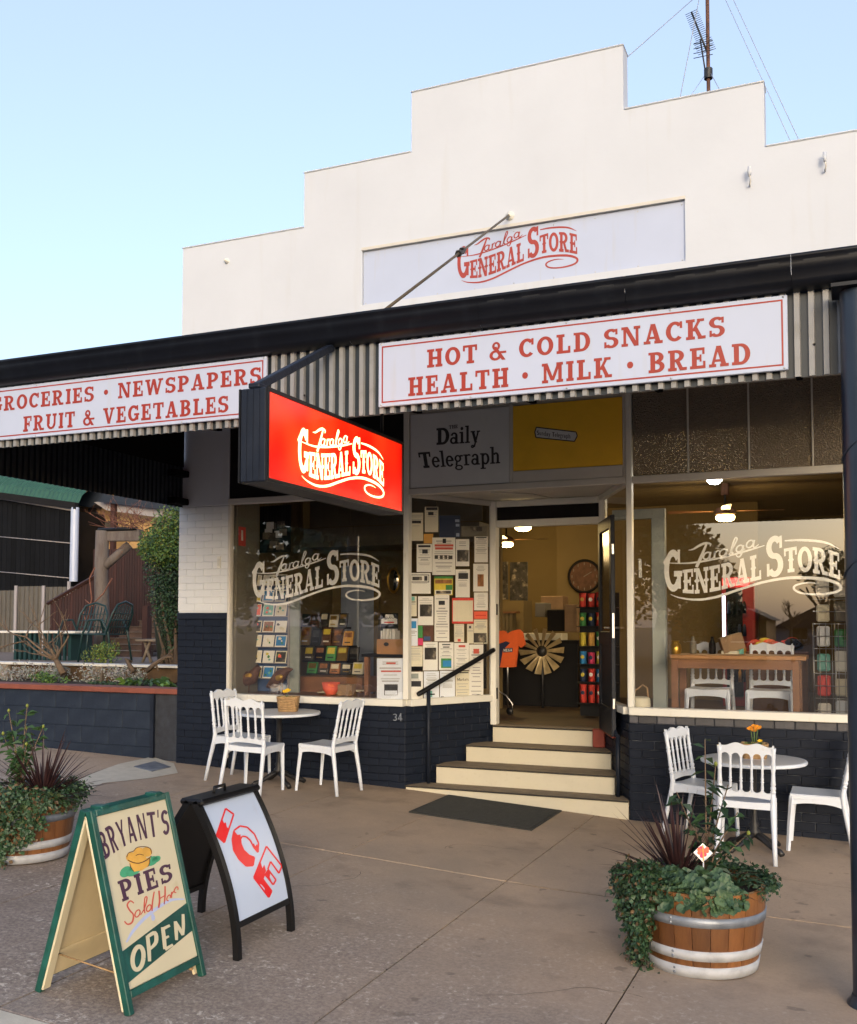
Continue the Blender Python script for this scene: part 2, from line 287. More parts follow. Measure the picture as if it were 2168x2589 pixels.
# ------------------------------------------------------------------ mesh builder and objects
ROOTS = {}
class MB:
    def __init__(s): s.v = []; s.f = []; s.m = []; s.sm = []; s.mats = []
    def mi(s, m):
        if m is None: return 0
        if m not in s.mats: s.mats.append(m)
        return s.mats.index(m)
    def add(s, vs, fs, m=None, smooth=False):
        o = len(s.v); s.v += [tuple(x) for x in vs]; k = s.mi(m)
        for f in fs: s.f.append(tuple(i+o for i in f)); s.m.append(k); s.sm.append(smooth)
        return s
    def box(s, a, b, m=None, ch=0):
        x0, y0, z0 = [min(p, q) for p, q in zip(a, b)]; x1, y1, z1 = [max(p, q) for p, q in zip(a, b)]
        if not ch:
            vs = [(x, y, z) for x in (x0, x1) for y in (y0, y1) for z in (z0, z1)]
            return s.add(vs, [(0, 1, 3, 2), (4, 6, 7, 5), (0, 4, 5, 1), (2, 3, 7, 6), (0, 2, 6, 4), (1, 5, 7, 3)], m)
        c = min(ch, (x1-x0)/2.01, (y1-y0)/2.01, (z1-z0)/2.01); vs = []; ix = {}
        for i, x in enumerate((x0, x1)):
            for j, y in enumerate((y0, y1)):
                for k, z in enumerate((z0, z1)):
                    sx, sy, sz = (1-2*i)*c, (1-2*j)*c, (1-2*k)*c
                    for a_, p in (('x', (x, y+sy, z+sz)), ('y', (x+sx, y, z+sz)), ('z', (x+sx, y+sy, z))):
                        ix[a_, i, j, k] = len(vs); vs.append(p)
        fs = []
        for i in (0, 1):
            q = [ix['x', i, 0, 0], ix['x', i, 0, 1], ix['x', i, 1, 1], ix['x', i, 1, 0]]; fs.append(q if i == 0 else q[::-1])
            q = [ix['y', 0, i, 0], ix['y', 1, i, 0], ix['y', 1, i, 1], ix['y', 0, i, 1]]; fs.append(q if i == 0 else q[::-1])
            q = [ix['z', 0, 0, i], ix['z', 0, 1, i], ix['z', 1, 1, i], ix['z', 1, 0, i]]; fs.append(q if i == 0 else q[::-1])
        for i in (0, 1):
            for j in (0, 1):
                fs.append((ix['x', i, j, 0], ix['x', i, j, 1], ix['y', i, j, 1], ix['y', i, j, 0]))
                fs.append((ix['x', i, 0, j], ix['x', i, 1, j], ix['z', i, 1, j], ix['z', i, 0, j]))
                fs.append((ix['y', 0, i, j], ix['y', 1, i, j], ix['z', 1, i, j], ix['z', 0, i, j]))
                for k in (0, 1): fs.append((ix['x', i, j, k], ix['y', i, j, k], ix['z', i, j, k]))
        return s.add(vs, fs, m)
    def obox(s, c, ax, ay, az, m=None, ch=0):     # centre and three half-axis vectors
        t = MB(); t.box((-1, -1, -1), (1, 1, 1)) if not ch else t.box((-ax.length, -ay.length, -az.length), (ax.length, ay.length, az.length), ch=ch)
        ux, uy, uz = (ax, ay, az) if not ch else (ax.normalized(), ay.normalized(), az.normalized())
        return s.add([Vector(c)+ux*x+uy*y+uz*z for x, y, z in t.v], t.f, m)
    def prism(s, poly, fn, d0, d1, m=None, smooth=False):  # poly in 2D, fn(a,b,d)->point; convex or fan-able
        n = len(poly); vs = [fn(a, b, d0) for a, b in poly]+[fn(a, b, d1) for a, b in poly]
        fs = [tuple(range(n))[::-1], tuple(range(n, 2*n))]+[(i, (i+1) % n, n+(i+1) % n, n+i) for i in range(n)]
        return s.add(vs, fs, m, smooth)
    def strip(s, xs, lo, hi, fn, d0, d1, m=None):          # solid between lo(x) and hi(x)
        n = len(xs); vs = []
        for d in (d0, d1):
            vs += [fn(x, lo(x), d) for x in xs]+[fn(x, hi(x), d) for x in xs]
        fs = []
        for i in range(n-1):
            fs += [(i, i+1, n+i+1, n+i), (2*n+i, 3*n+i, 3*n+i+1, 2*n+i+1), (i, 2*n+i, 2*n+i+1, i+1), (n+i, n+i+1, 3*n+i+1, 3*n+i)]
        fs += [(0, n, 3*n, 2*n), (n-1, 3*n-1, 4*n-1, 2*n-1)]
        return s.add(vs, fs, m)
    def tube(s, pts, r, n=8, m=None, caps=True, smooth=True):
        pts = [Vector(p) for p in pts]; rs = r if isinstance(r, (list, tuple)) else [r]*len(pts)
        vs = []; up = None
        for i, p in enumerate(pts):
            t = (pts[min(i+1, len(pts)-1)]-pts[max(i-1, 0)]).normalized()
            if up is None:
                up = Vector((0, 0, 1)) if abs(t.z) < .9 else Vector((1, 0, 0))
            a = t.cross(up).normalized(); b = a.cross(t).normalized(); up = b
            vs += [p+(a*math.cos(2*math.pi*k/n)+b*math.sin(2*math.pi*k/n))*rs[i] for k in range(n)]
        fs = [(i*n+k, i*n+(k+1) % n, (i+1)*n+(k+1) % n, (i+1)*n+k) for i in range(len(pts)-1) for k in range(n)]
        o = len(s.v); s.add(vs, fs, m, smooth)
        if caps:
            k_ = s.mi(m); L = len(pts)-1
            s.f += [tuple(o+k for k in range(n))[::-1], tuple(o+L*n+k for k in range(n))]; s.m += [k_, k_]; s.sm += [False, False]
        return s
    def lathe(s, prof, c=(0, 0, 0), n=24, m=None, a0=0, a1=None, smooth=True, axis=None):
        full = a1 is None; a1 = 2*math.pi if full else a1; k = n if full else n+1
        X, Y, Z = axis or (Vector((1, 0, 0)), Vector((0, 1, 0)), Vector((0, 0, 1))); c = Vector(c)
        vs = [c+X*(r*math.cos(a0+(a1-a0)*i/n))+Y*(r*math.sin(a0+(a1-a0)*i/n))+Z*z for r, z in prof for i in range(k)]
        fs = [(j*k+i, j*k+(i+1) % k, (j+1)*k+(i+1) % k, (j+1)*k+i) for j in range(len(prof)-1) for i in range(n)]
        return s.add(vs, fs, m, smooth)
    def leaf(s, p, d, nrm, ln, wd, m=None, fold=.25, droop=0):
        d = d.normalized(); a = d.cross(nrm)
        if a.length < 1e-4: a = d.cross(Vector((.3, .7, .2)))
        a.normalize(); nn = a.cross(d)
        mid = p+d*ln*.5; t = p+d*ln-Vector((0, 0, droop*ln))
        return s.add([p, mid+a*wd*.5+nn*wd*fold, t, mid-a*wd*.5+nn*wd*fold], [(0, 1, 2), (0, 2, 3)], m)
    def build(s, name, m=None, parent=None, **kw):
        me = bpy.data.meshes.new(name); o0 = ROOTS.get(parent.name, Vector()) if parent else Vector()
        if parent is None and kw.get('origin') is not None: o0 = Vector(kw['origin'])
        me.from_pydata([(x-o0.x, y-o0.y, z-o0.z) for x, y, z in s.v], [], s.f)
        for mm in (s.mats or [m]): me.materials.append(MATS[mm])
        if s.mats or any(s.sm):
            me.polygons.foreach_set('material_index', s.m); me.polygons.foreach_set('use_smooth', s.sm)
        me.update(); o = bpy.data.objects.new(name, me); COL.objects.link(o)
        if parent is not None: o.parent = parent; ROOTS[o.name] = o0
        else: o.location = o0; ROOTS[o.name] = o0
        for k in ('label', 'category', 'group', 'kind'):
            if k in kw and kw[k]: o[k] = kw[k]
        return o
def thing(name, label, cat, loc=(0, 0, 0), group=None):
    o = bpy.data.objects.new(name, None); COL.objects.link(o); o.location = loc; o.empty_display_size = .1
    o['label'] = label; o['category'] = cat
    if group: o['group'] = group
    ROOTS[o.name] = Vector(loc); return o
def box(name, a, b, m, parent, ch=0, **kw): return MB().box(a, b, ch=ch).build(name, m, parent, **kw)
def copy_tree(o, parent=None, label=None):
    c = o.copy(); COL.objects.link(c); c.parent = parent
    if label: c['label'] = label
    for ch in list(o.children): copy_tree(ch, c)
    return c
def inst(src, name, parent, loc, mat_=None):
    o = bpy.data.objects.new(name, src.data); COL.objects.link(o); o.parent = parent; o.location = Vector(loc)-ROOTS.get(parent.name, Vector())
    ROOTS[o.name] = ROOTS.get(parent.name, Vector()); return o
V = Vector
# ------------------------------------------------------------------ lettering: glyphs from strokes, mapped into an envelope
T_, S_ = .255, .145
def Rr(a, b, c, d, s=0): return ('r', a, b, c, d, s)
def Ll(x0, x1, w, y0=0, y1=1): return ('l', x0, x1, w, y0, y1, 0)
def Ee(cx, cy, rx, ry, a0=0, a1=360, tx=T_, ty=S_+.02): return ('e', cx, cy, rx, ry, a0, a1, tx, ty, 0)
def st(x, y0=0, y1=1, t=T_): return Rr(x, y0, x+t, y1)
def sb(x, t=T_, e=.1): return Rr(x-e, 0, x+t+e, S_, 1)
def sp(x, t=T_, e=.1): return Rr(x-e, 1-S_, x+t+e, 1, 1)
GL = {
 'H': (.98, [st(.12), st(.65), Rr(.3, .43, .68, .57), sb(.12), sp(.12), sb(.65), sp(.65)]),
 'O': (.94, [Ee(.47, .5, .47, .5)]),
 'T': (.86, [st(.325), Rr(0, .87, .86, 1), Rr(0, .68, .12, .9, 1), Rr(.74, .68, .86, .9, 1), sb(.325)]),
 'C': (.88, [Ee(.47, .5, .47, .5, 42, 318), Rr(.72, .64, .85, .98, 1)]),
 'G': (.95, [Ee(.47, .5, .47, .5, 42, 325), Rr(.72, .66, .85, .98, 1), Rr(.52, .36, .95, .49), Rr(.68, .08, .88, .42)]),
 'L': (.82, [st(.12), sp(.12), Rr(.02, 0, .8, S_), Rr(.67, .1, .8, .36, 1)]),
 'D': (.92, [st(.1), Rr(.0, .87, .48, 1), Rr(0, 0, .48, S_), Ee(.45, .5, .47, .5, -90, 90, T_, S_)]),
 'S': (.8, [Ee(.4, .72, .39, .28, 30, 270, T_, .14), Ee(.4, .29, .4, .29, -150, 90, T_, .14), Rr(.63, .68, .75, .97, 1), Rr(.03, .03, .15, .34, 1)]),
 'N': (1.02, [st(.1, 0, 1, .15), st(.76, 0, 1, .15), Ll(.67, .1, .24), sb(.1, .15), sp(.06, .15), sp(.76, .15)]),
 'K': (1.0, [st(.1), Ll(.28, .64, .17, .4, 1), Ll(.66, .36, .22, 0, .58), sb(.1), sp(.1), Rr(.6, 0, 1, S_, 1), Rr(.57, .87, .93, 1, 1)]),
 'M': (1.22, [st(.1, 0, 1, .16), st(.94, 0, 1, .2), Ll(.5, .12, .2, .12, 1), Ll(.52, .9, .18, .12, 1), sb(.1, .16), sp(.08, .16), sb(.94, .2), sp(.94, .2)]),
 'I': (.44, [st(.12), sb(.12), sp(.12)]),
 'B': (.88, [st(.1), Rr(0, .87, .46, 1), Rr(.28, .44, .46, .57), Rr(0, 0, .46, S_), Ee(.43, .735, .38, .265, -90, 90, T_, S_), Ee(.43, .285, .43, .285, -90, 90, T_, S_)]),
 'R': (.98, [st(.1), Rr(0, .87, .46, 1), Rr(.28, .42, .46, .55), Ee(.43, .71, .41, .29, -90, 90, T_, S_), Ll(.62, .36, .22, 0, .5), sb(.1), Rr(.6, 0, .98, S_, 1)]),
 'P': (.86, [st(.1), Rr(0, .87, .46, 1), Rr(.28, .4, .46, .53), Ee(.43, .70, .41, .30, -90, 90, T_, S_), sb(.1)]),
 'E': (.82, [st(.1), Rr(0, .87, .76, 1), Rr(.28, .43, .58, .57), Rr(0, 0, .8, S_), Rr(.64, .68, .76, .9, 1), Rr(.68, .1, .8, .35, 1), Rr(.5, .33, .6, .67, 1)]),
 'F': (.78, [st(.1), Rr(0, .87, .76, 1), Rr(.28, .42, .58, .56), Rr(.64, .66, .76, .9, 1), Rr(.5, .32, .6, .66, 1), sb(.1)]),
 'U': (.98, [st(.1, .34), st(.71, .34, 1, .17), Ee(.49, .36, .39, .36, 180, 360, .2, .15), sp(.1), sp(.71, .17)]),
 'V': (.98, [Ll(.4, .06, .24), Ll(.42, .74, .17), Rr(0, .87, .42, 1, 1), Rr(.6, .87, .98, 1, 1)]),
 'W': (1.4, [Ll(.28, .06, .22), Ll(.3, .56, .17), Ll(.82, .56, .22), Ll(.84, 1.14, .17), Rr(0, .87, .4, 1, 1), Rr(1.02, .87, 1.4, 1, 1)]),
 'A': (1.0, [Ll(.08, .38, .15), Ll(.66, .36, .25), Rr(.26, .24, .72, .36), Rr(0, 0, .36, S_, 1), Rr(.56, 0, 1.0, S_, 1)]),
 'Y': (.9, [st(.34, 0, .5), Ll(.34, .04, .22, .45, 1), Ll(.36, .68, .17, .45, 1), sb(.34), Rr(0, .87, .36, 1, 1), Rr(.6, .87, .95, 1, 1)]),
 '&': (1.0, [Ee(.4, .77, .24, .23, 0, 360, .15, .11), Ee(.36, .28, .36, .28, 60, 400, .19, .13), Ll(.74, .2, .22, 0, .74), Rr(.62, .36, 1.0, .48)]),
 '.': (.5, [Ee(.25, .5, .17, .17, 0, 360, .165, .165)]),
 "'": (.25, [Ll(.04, .1, .13, .74, 1.05)]),
 ' ': (.42, []),
 '3': (.72, [Ee(.34, .74, .34, .26, -90, 150, .17, .12), Ee(.34, .28, .36, .28, -150, 90, .17, .12)]),
 '4': (.78, [st(.42, 0, 1, .17), Rr(0, .22, .75, .35), Ll(.02, .42, .14, .3, 1)]),
 # lower case, book serif
 'a': (.64, [Ee(.26, .2, .26, .21, 0, 360, .15, .1), Rr(.38, 0, .55, .5), Ee(.3, .46, .25, .22, 0, 170, .15, .1), Rr(.5, 0, .64, .08, 1)]),
 'i': (.36, [st(.1, 0, .68, .17), Rr(0, 0, .37, .08, 1), Rr(.0, .6, .2, .68, 1), Ee(.18, .87, .1, .1, 0, 360, .09, .09)]),
 'l': (.36, [st(.1, 0, 1.02, .17), Rr(0, 0, .37, .08, 1), Rr(0, .94, .2, 1.02, 1)]),
 'y': (.68, [Ll(.28, .06, .19, 0, .68), Ll(.2, .5, .12, -.26, .68), Rr(0, .6, .32, .68, 1), Rr(.44, .6, .72, .68, 1), Ee(.14, -.22, .12, .1, 0, 360, .1, .09)]),
 'e': (.6, [Ee(.3, .33, .3, .35, 0, 325, .17, .1), Rr(.12, .32, .56, .41)]),
 'g': (.66, [Ee(.28, .46, .25, .22, 0, 360, .14, .09), Ee(.31, -.1, .3, .17, 0, 360, .13, .08), Rr(.44, .56, .68, .66), Ll(.06, .12, .14, .04, .28)]),
 'r': (.52, [st(.1, 0, .68, .17), Rr(0, 0, .4, .08, 1), Rr(0, .6, .2, .68, 1), Ee(.4, .56, .16, .13, 0, 170, .1, .1)]),
 'p': (.7, [st(.1, -.28, .68, .17), Rr(0, -.28, .4, -.2, 1), Rr(0, .6, .2, .68, 1), Ee(.38, .33, .3, .35, -140, 140, .17, .1)]),
 'h': (.74, [st(.1, 0, 1.02, .17), st(.48, 0, .45, .17), Rr(0, 0, .36, .08, 1), Rr(.4, 0, .74, .08, 1), Rr(0, .94, .2, 1.02, 1), Ee(.42, .44, .23, .24, 0, 150, .17, .1)]),
}
def prim_quads(p, n=4):
    """list of quads (4 points) for one stroke"""
    out = []
    if p[0] == 'r':
        _, a, b, c, d, s = p; k = max(1, round(max(c-a, d-b)/.25))
        for i in range(k):
            if c-a > d-b: x0, x1 = a+(c-a)*i/k, a+(c-a)*(i+1)/k; out.append([(x0, b), (x1, b), (x1, d), (x0, d)])
            else: y0, y1 = b+(d-b)*i/k, b+(d-b)*(i+1)/k; out.append([(a, y0), (c, y0), (c, y1), (a, y1)])
    elif p[0] == 'l':
        _, x0, x1, w, y0, y1, s = p
        for i in range(n):
            f, h = i/n, (i+1)/n; xa, xb = x0+(x1-x0)*f, x0+(x1-x0)*h; ya, yb = y0+(y1-y0)*f, y0+(y1-y0)*h
            out.append([(xa, ya), (xa+w, ya), (xb+w, yb), (xb, yb)])
    else:
        _, cx, cy, rx, ry, a0, a1, tx, ty, s = p; k = max(6, int((a1-a0)/15))
        for i in range(k):
            q = []
            for j, o in ((i, 1), (i+1, 1), (i+1, 0), (i, 0)):
                a = R_(a0+(a1-a0)*j/k); q.append((cx+(rx-(0 if o else tx))*math.cos(a), cy+(ry-(0 if o else ty))*math.sin(a)))
            out.append(q)
    return out
def poly_at(pts, f):
    L = [0]
    for a, b in zip(pts, pts[1:]): L.append(L[-1]+math.hypot(b[0]-a[0], b[1]-a[1]))
    d = f*L[-1]
    for i in range(len(pts)-1):
        if d <= L[i+1] or i == len(pts)-2:
            t = (d-L[i])/(L[i+1]-L[i]); return (pts[i][0]+(pts[i+1][0]-pts[i][0])*t, pts[i][1]+(pts[i+1][1]-pts[i][1])*t)
def text_env(mb, s, top, bot, to3, serif=True, gap=.12, spur=False, mt=None, widths=None, bold=1.0):
    """write s between a top and a bottom line (2D point lists); to3(x, y, layer) -> 3D"""
    ws = [GL[c][0] for c in s]; tot = sum(ws)+gap*(len(s)-1); x = 0; lay = 0
    for c, w in zip(s, ws):
        prims = list(GL[c][1]); lay = 0
        if spur and c in 'ENRALTIGS':
            for q in [q for q in prims if q[0] == 'r' and q[4]-q[2] > .8]:
                prims += [('e', (q[1]+q[3])/2, .5, .19, .07, 0, 360, .185, .065, 0)]
        for p in prims:
            if not serif and p[-1] == 1: continue
            lay += 1
            for q in prim_quads(p):
                o = []
                for a, b in q:
                    f = min(1, max(0, (x+a)/tot)); t = poly_at(top, f); d = poly_at(bot, f); o.append(to3(d[0]+(t[0]-d[0])*b, d[1]+(t[1]-d[1])*b, lay))
                mb.add(o, [(0, 1, 2, 3)], mt)
        x += w+gap
    return mb
def letters(parent, mt, s, top, bot, to3, serif=True, gap=.12, name='letter'):
    """the same, each character a part of its own"""
    ws = [GL[c][0] for c in s]; tot = sum(ws)+gap*(len(s)-1); x = 0
    for c, w in zip(s, ws):
        if c != ' ':
            b = MB(); n = 6; fr = [(x+w*i/n)/tot for i in range(n+1)]
            text_env(b, c, [poly_at(top, f) for f in fr], [poly_at(bot, f) for f in fr], to3, serif)
            b.build(name, mt, parent)
        x += w+gap
def stroke(mb, pts, to3, lay=0, mt=None, sub=4):
    """brush stroke through (x, y, width) points, Catmull-Rom smoothed"""
    P = [pts[0]]+list(pts)+[pts[-1]]; S = []
    for i in range(1, len(P)-2):
        for k in range(sub):
            t = k/sub; S.append(tuple(.5*((2*P[i][j])+(P[i+1][j]-P[i-1][j])*t+(2*P[i-1][j]-5*P[i][j]+4*P[i+1][j]-P[i+2][j])*t*t+(3*P[i][j]-P[i-1][j]-3*P[i+1][j]+P[i+2][j])*t**3) for j in range(3)))
    S.append(pts[-1]); vs = []
    for i, (x, y, w) in enumerate(S):
        a, b = S[max(0, i-1)], S[min(len(S)-1, i+1)]; dx, dy = b[0]-a[0], b[1]-a[1]; l = math.hypot(dx, dy) or 1
        nx, ny = -dy/l, dx/l; w = max(w, .3); vs += [to3(x+nx*w/2, y+ny*w/2, lay), to3(x-nx*w/2, y-ny*w/2, lay)]
    mb.add(vs, [(2*i, 2*i+1, 2*i+3, 2*i+2) for i in range(len(S)-1)], mt); return mb
def ring(cx, cy, rx, ry, w, a0=20, a1=395, slant=.3, n=14):
    o = []
    for i in range(n+1):
        a = R_(a0+(a1-a0)*i/n); y = ry*math.sin(a); o.append((cx+rx*math.cos(a)-(-y)*slant*0+y*slant, cy-y, w))
    return o
def logo(mb, to3, mt=None):
    """the shop's two-line logo, drawn in its own picture units: x 325..1420, y 465..940 (down)"""
    G = [((330, 560), (447, 548), (330, 872), (447, 880), 'G'), ((978, 482), (1082, 462), (978, 782), (1082, 770), 'S')]
    for tl, tr, bl, br, c in G: text_env(mb, c, [tl, tr], [bl, br], to3, spur=True, mt=mt)
    text_env(mb, 'ENERAL', [(450, 712), (530, 702), (610, 692), (690, 675), (775, 652), (868, 622), (948, 600)], [(450, 885), (530, 893), (610, 885), (690, 868), (775, 842), (868, 812), (948, 790)], to3, gap=.05, spur=True, mt=mt)
    text_env(mb, 'TORE', [(1087, 570), (1165, 555), (1245, 560), (1335, 578), (1418, 615)], [(1087, 748), (1165, 740), (1245, 748), (1335, 770), (1418, 803)], to3, gap=.05, spur=True, mt=mt)
    mb.add([to3(322, 650, 3), to3(340, 690, 3), to3(346, 690, 3), to3(346, 615, 3), to3(340, 615, 3)], [(0, 1, 2, 3, 4)], mt)
    S = [
     [(325, 652, 4), (420, 660, 8), (520, 658, 13), (640, 638, 13), (760, 608, 13), (880, 572, 13), (970, 542, 6)],
     [(1092, 512, 10), (1180, 510, 16), (1280, 520, 18), (1350, 540, 14), (1412, 580, 3)],
     [(370, 895, 3), (430, 922, 10), (540, 938, 16), (660, 920, 18), (800, 868, 18), (950, 815, 18), (1100, 785, 20), (1220, 785, 22), (1330, 800, 22), (1400, 830, 20), (1418, 860, 18), (1395, 888, 18), (1330, 903, 16), (1250, 905, 14), (1180, 893, 14), (1145, 868, 14), (1150, 842, 14), (1195, 825, 12), (1250, 822, 8), (1300, 832, 2)],
     [(490, 562, 4), (520, 556, 12), (560, 530, 17), (600, 512, 17), (632, 520, 13), (628, 538, 4)],
     [(607, 518, 13), (588, 570, 17), (562, 640, 21), (540, 692, 19)],
     ring(607, 608, 20, 26, 11), [(632, 580, 13), (625, 615, 13), (630, 634, 10), (650, 622, 6)],
     [(655, 592, 10), (662, 575, 12), (655, 625, 13)], [(660, 592, 6), (678, 572, 10), (692, 578, 6)],
     ring(710, 588, 20, 26, 11), [(737, 560, 13), (730, 595, 13), (737, 612, 10), (752, 600, 6)],
     [(752, 600, 6), (778, 545, 9), (800, 490, 11), (790, 478, 9), (775, 520, 12), (763, 585, 14), (778, 592, 8)],
     ring(815, 560, 19, 25, 11), [(840, 535, 12), (828, 595, 12), (812, 622, 10), (795, 612, 8), (808, 592, 7), (850, 562, 6)],
     ring(880, 528, 20, 27, 11), [(908, 498, 13), (900, 535, 13), (907, 555, 10), (935, 532, 4)],
    ]
    for i, q in enumerate(S): stroke(mb, q, to3, i % 5, mt)
    return mb
# ------------------------------------------------------------------ ground
JX = [-9.6, -8.3, -7.05, -5.8, -4.59, -3.48, -2.215, -1.055, .1, 1.3, 2.5, 3.7]
KERB = -5.82
fp = MB()
xs = [-40, -30, -20, -12]+[-9.6+i*.6 for i in range(32)]+[12, 30]
for y0, y1 in ((KERB, .08),):
    vs = [(x, y, g(x)-.014) for x in xs for y in (y0, y1)]
    fp.add(vs, [(2*i, 2*i+2, 2*i+3, 2*i+1) for i in range(len(xs)-1)])
footpath = fp.build('footpath', 'joint', kind='structure')
def slab(x0, x1, y0, y1, m, gap=.005):
    b = MB(); n = 4; X = [x0+gap+(x1-x0-2*gap)*i/n for i in range(n+1)]; y0 += gap; y1 -= gap
    b.add([(x, y, g(x)-dz) for x in X for y, dz in ((y0, .011), (y0, .003), (y0+.006, 0), (y1-.006, 0), (y1, .003), (y1, .011))],
          [(6*i+j, 6*i+6+j, 6*i+7+j, 6*i+1+j) for i in range(n) for j in range(5)]+[(0, 1, 2, 3, 4, 5), tuple(6*n+j for j in (5, 4, 3, 2, 1, 0))])
    return b.build('slab', m, footpath)
for a, b in zip(JX, JX[1:]):
    slab(a, b, -2.58, .06, 'concrete_worn'); slab(a, b, KERB, -2.592, 'concrete_worn')
# pale patch running to the wall at the left, pit lid, pale mortar line in the long joint
pp = MB(); pts = [(160, 2010), (205, 1962), (300, 1930), (385, 1912), (440, 1925), (450, 1945), (380, 1958), (260, 1972), (190, 2005)]
P3 = [pz(u, v, .24) for u, v in pts]; pp.add([(p.x, p.y, g(p.x)+.004) for p in P3], [tuple(range(len(P3)))[::-1]])
pp.build('pale_patch', 'concrete_pale', footpath)
b = MB(); c = [pz(u, v, .22) for u, v in ((338, 1940), (392, 1927), (432, 1938), (385, 1949))]
b.prism([(p.x, p.y) for p in c][::-1], lambda x, y, d: (x, y, g(x)+.004+d), 0, .006); b.build('pit_lid', 'galv', origin=c[0], label='square grey pit lid set in the footpath by the pillar', category='pit lid')
for a, b_ in zip(JX, JX[1:]):
    MB().add([(a+.01, -2.591, g(a)-.004), (b_-.01, -2.591, g(b_)-.004), (b_-.01, -2.581, g(b_)-.004), (a+.01, -2.581, g(a)-.004)], [(0, 1, 2, 3)]).build('mortar_line', 'joint_pale', footpath)
rr0 = random.Random(77); gr = MB()
for jx in JX[1:-1]:
    for k in range(70):
        yy = rr0.uniform(KERB, -.05); xx = jx+rr0.gauss(0, .012); l_ = rr0.uniform(.006, .022); gr.leaf(V((xx, yy, g(xx)+.003)), V((rr0.gauss(0, 1), rr0.gauss(0, 1), .05)), V((0, 0, 1)), l_, l_*.5, rr0.choice(['leaf_brown', 'soil', 'leaf_mid']), .1)
for k in range(240):
    xx = rr0.uniform(-8, 2.3); yy = -.02-abs(rr0.gauss(0, .05)); l_ = rr0.uniform(.008, .025); gr.leaf(V((xx, yy, g(xx)+.003)), V((rr0.gauss(0, 1), rr0.gauss(0, 1), .05)), V((0, 0, 1)), l_, l_*.5, rr0.choice(['leaf_brown', 'soil', 'twig']), .1)
for (cx0, cy0, ca, cl) in ((-3.9, -3.4, -.6, 1.3), (-1.7, -4.6, .9, .9), (-2.9, -2.0, 1.9, .8), (-.6, -1.6, 1.2, .7), (-5.2, -1.6, -.2, .9)):
    P_ = []; a_ = ca; x_, y_ = cx0, cy0
    for k in range(26): P_.append((x_*1000, y_*1000, 3.2*rr0.uniform(.4, 1.3))); a_ += rr0.gauss(0, .22); x_ += math.cos(a_)*cl/26; y_ += math.sin(a_)*cl/26
    cb = MB(); stroke(cb, P_, lambda x, y, l: V((x/1000, y/1000, g(x/1000)+.0012)), 0, None, 2); cb.build('crack', 'joint', footpath)
gr.build('leaf_litter', None, None, kind='stuff', label='scraps of leaf and grit caught along the footpath joints', category='litter')
kb = MB(); kx = [-40+i*2 for i in range(41)]
prof = [(KERB-.004, .0), (KERB-.30, -.004), (KERB-.33, -.03), (KERB-.35, -.2)]
kb.add([(x, y, g(x)+z) for x in kx for y, z in prof], [(4*i+j, 4*i+4+j, 4*i+5+j, 4*i+1+j)[::-1] for i in range(40) for j in range(3)])
kb.build('kerb', 'concrete_pale', kind='structure')
rd = MB(); rx = [-300, -60, -30, -6.9, -1.9, 3, 12, 60, 300]
rd.add([(x, y, g(x)-.15) for x in rx for y in (-300, KERB-.34)], [(2*i, 2*i+2, 2*i+3, 2*i+1) for i in range(len(rx)-1)])
rd.build('road', 'asphalt', kind='structure')
gd = MB().add([(x, y, g(x)-.2) for x in rx for y in (-.2, 300)], [(2*i, 2*i+2, 2*i+3, 2*i+1) for i in range(len(rx)-1)])
gd.build('ground', 'soil', kind='structure')

# ------------------------------------------------------------------ the shop
shop = thing('shop_building', 'white stepped-parapet country shop with navy brick base and recessed entrance', 'shop', (-3, 0, 0))
XL, XR = -6.93, .97
b = MB()
for a in [(XL, 3.95, XR, 5.08), (XL, 5.08, -4.65, 5.66), (-1.34, 5.08, XR, 5.66), (XL, 5.66, XR, 6.01), (-5.354, 6.01, -.637, 6.607), (-4.09, 6.607, -1.897, 7.236)]:
    b.box((a[0], 0, a[1]), (a[2], .2, a[3]))
b.box((-4.7, .201, 5.0), (-1.3, .26, 5.7))
b.build('parapet_wall', 'white_wall', shop)
b = MB()
for a in [(XL-.01, 6.01, -5.36, .018), (-.63, 6.01, XR+.01, .018), (-5.362, 6.607, -4.096, .018), (-1.89, 6.607, -.63, .018), (-4.098, 7.236, -1.89, .018)]:
    b.box((a[0], -.012, a[1]+.001), (a[2], .212, a[1]+a[3]), ch=.006)
b.build('parapet_coping', 'white_wall', shop)
box('recess_lip', (-4.655, -.012, 5.655), (-1.335, .03, 5.685), 'trim_grey', shop)
def hook(x, z, kind):
    b = MB()
    if kind: b.tube([(x, .0, z-.05), (x, -.05, z-.06), (x+.01, -.07, z-.03), (x, -.07, z+.02)], .007, 6, 'trim_grey').lathe([(0, .09), (.014, .085), (.017, .05), (.02, .04), (.012, .0), (0, 0)], (x, -.07, z+.01), 10, 'white_wall')
    else: b.lathe([(.028, 0), (.028, .02), (.018, .03), (.016, .05), (0, .05)], (x, 0, z), 10, 'trim', axis=(V((1, 0, 0)), V((0, 0, 1)), V((0, -1, 0))))
    b.build('wall_hook', None, shop)
hook(-.765, 5.73, 1); hook(-.14, 5.75, 1); hook(-6.329, 5.784, 0)
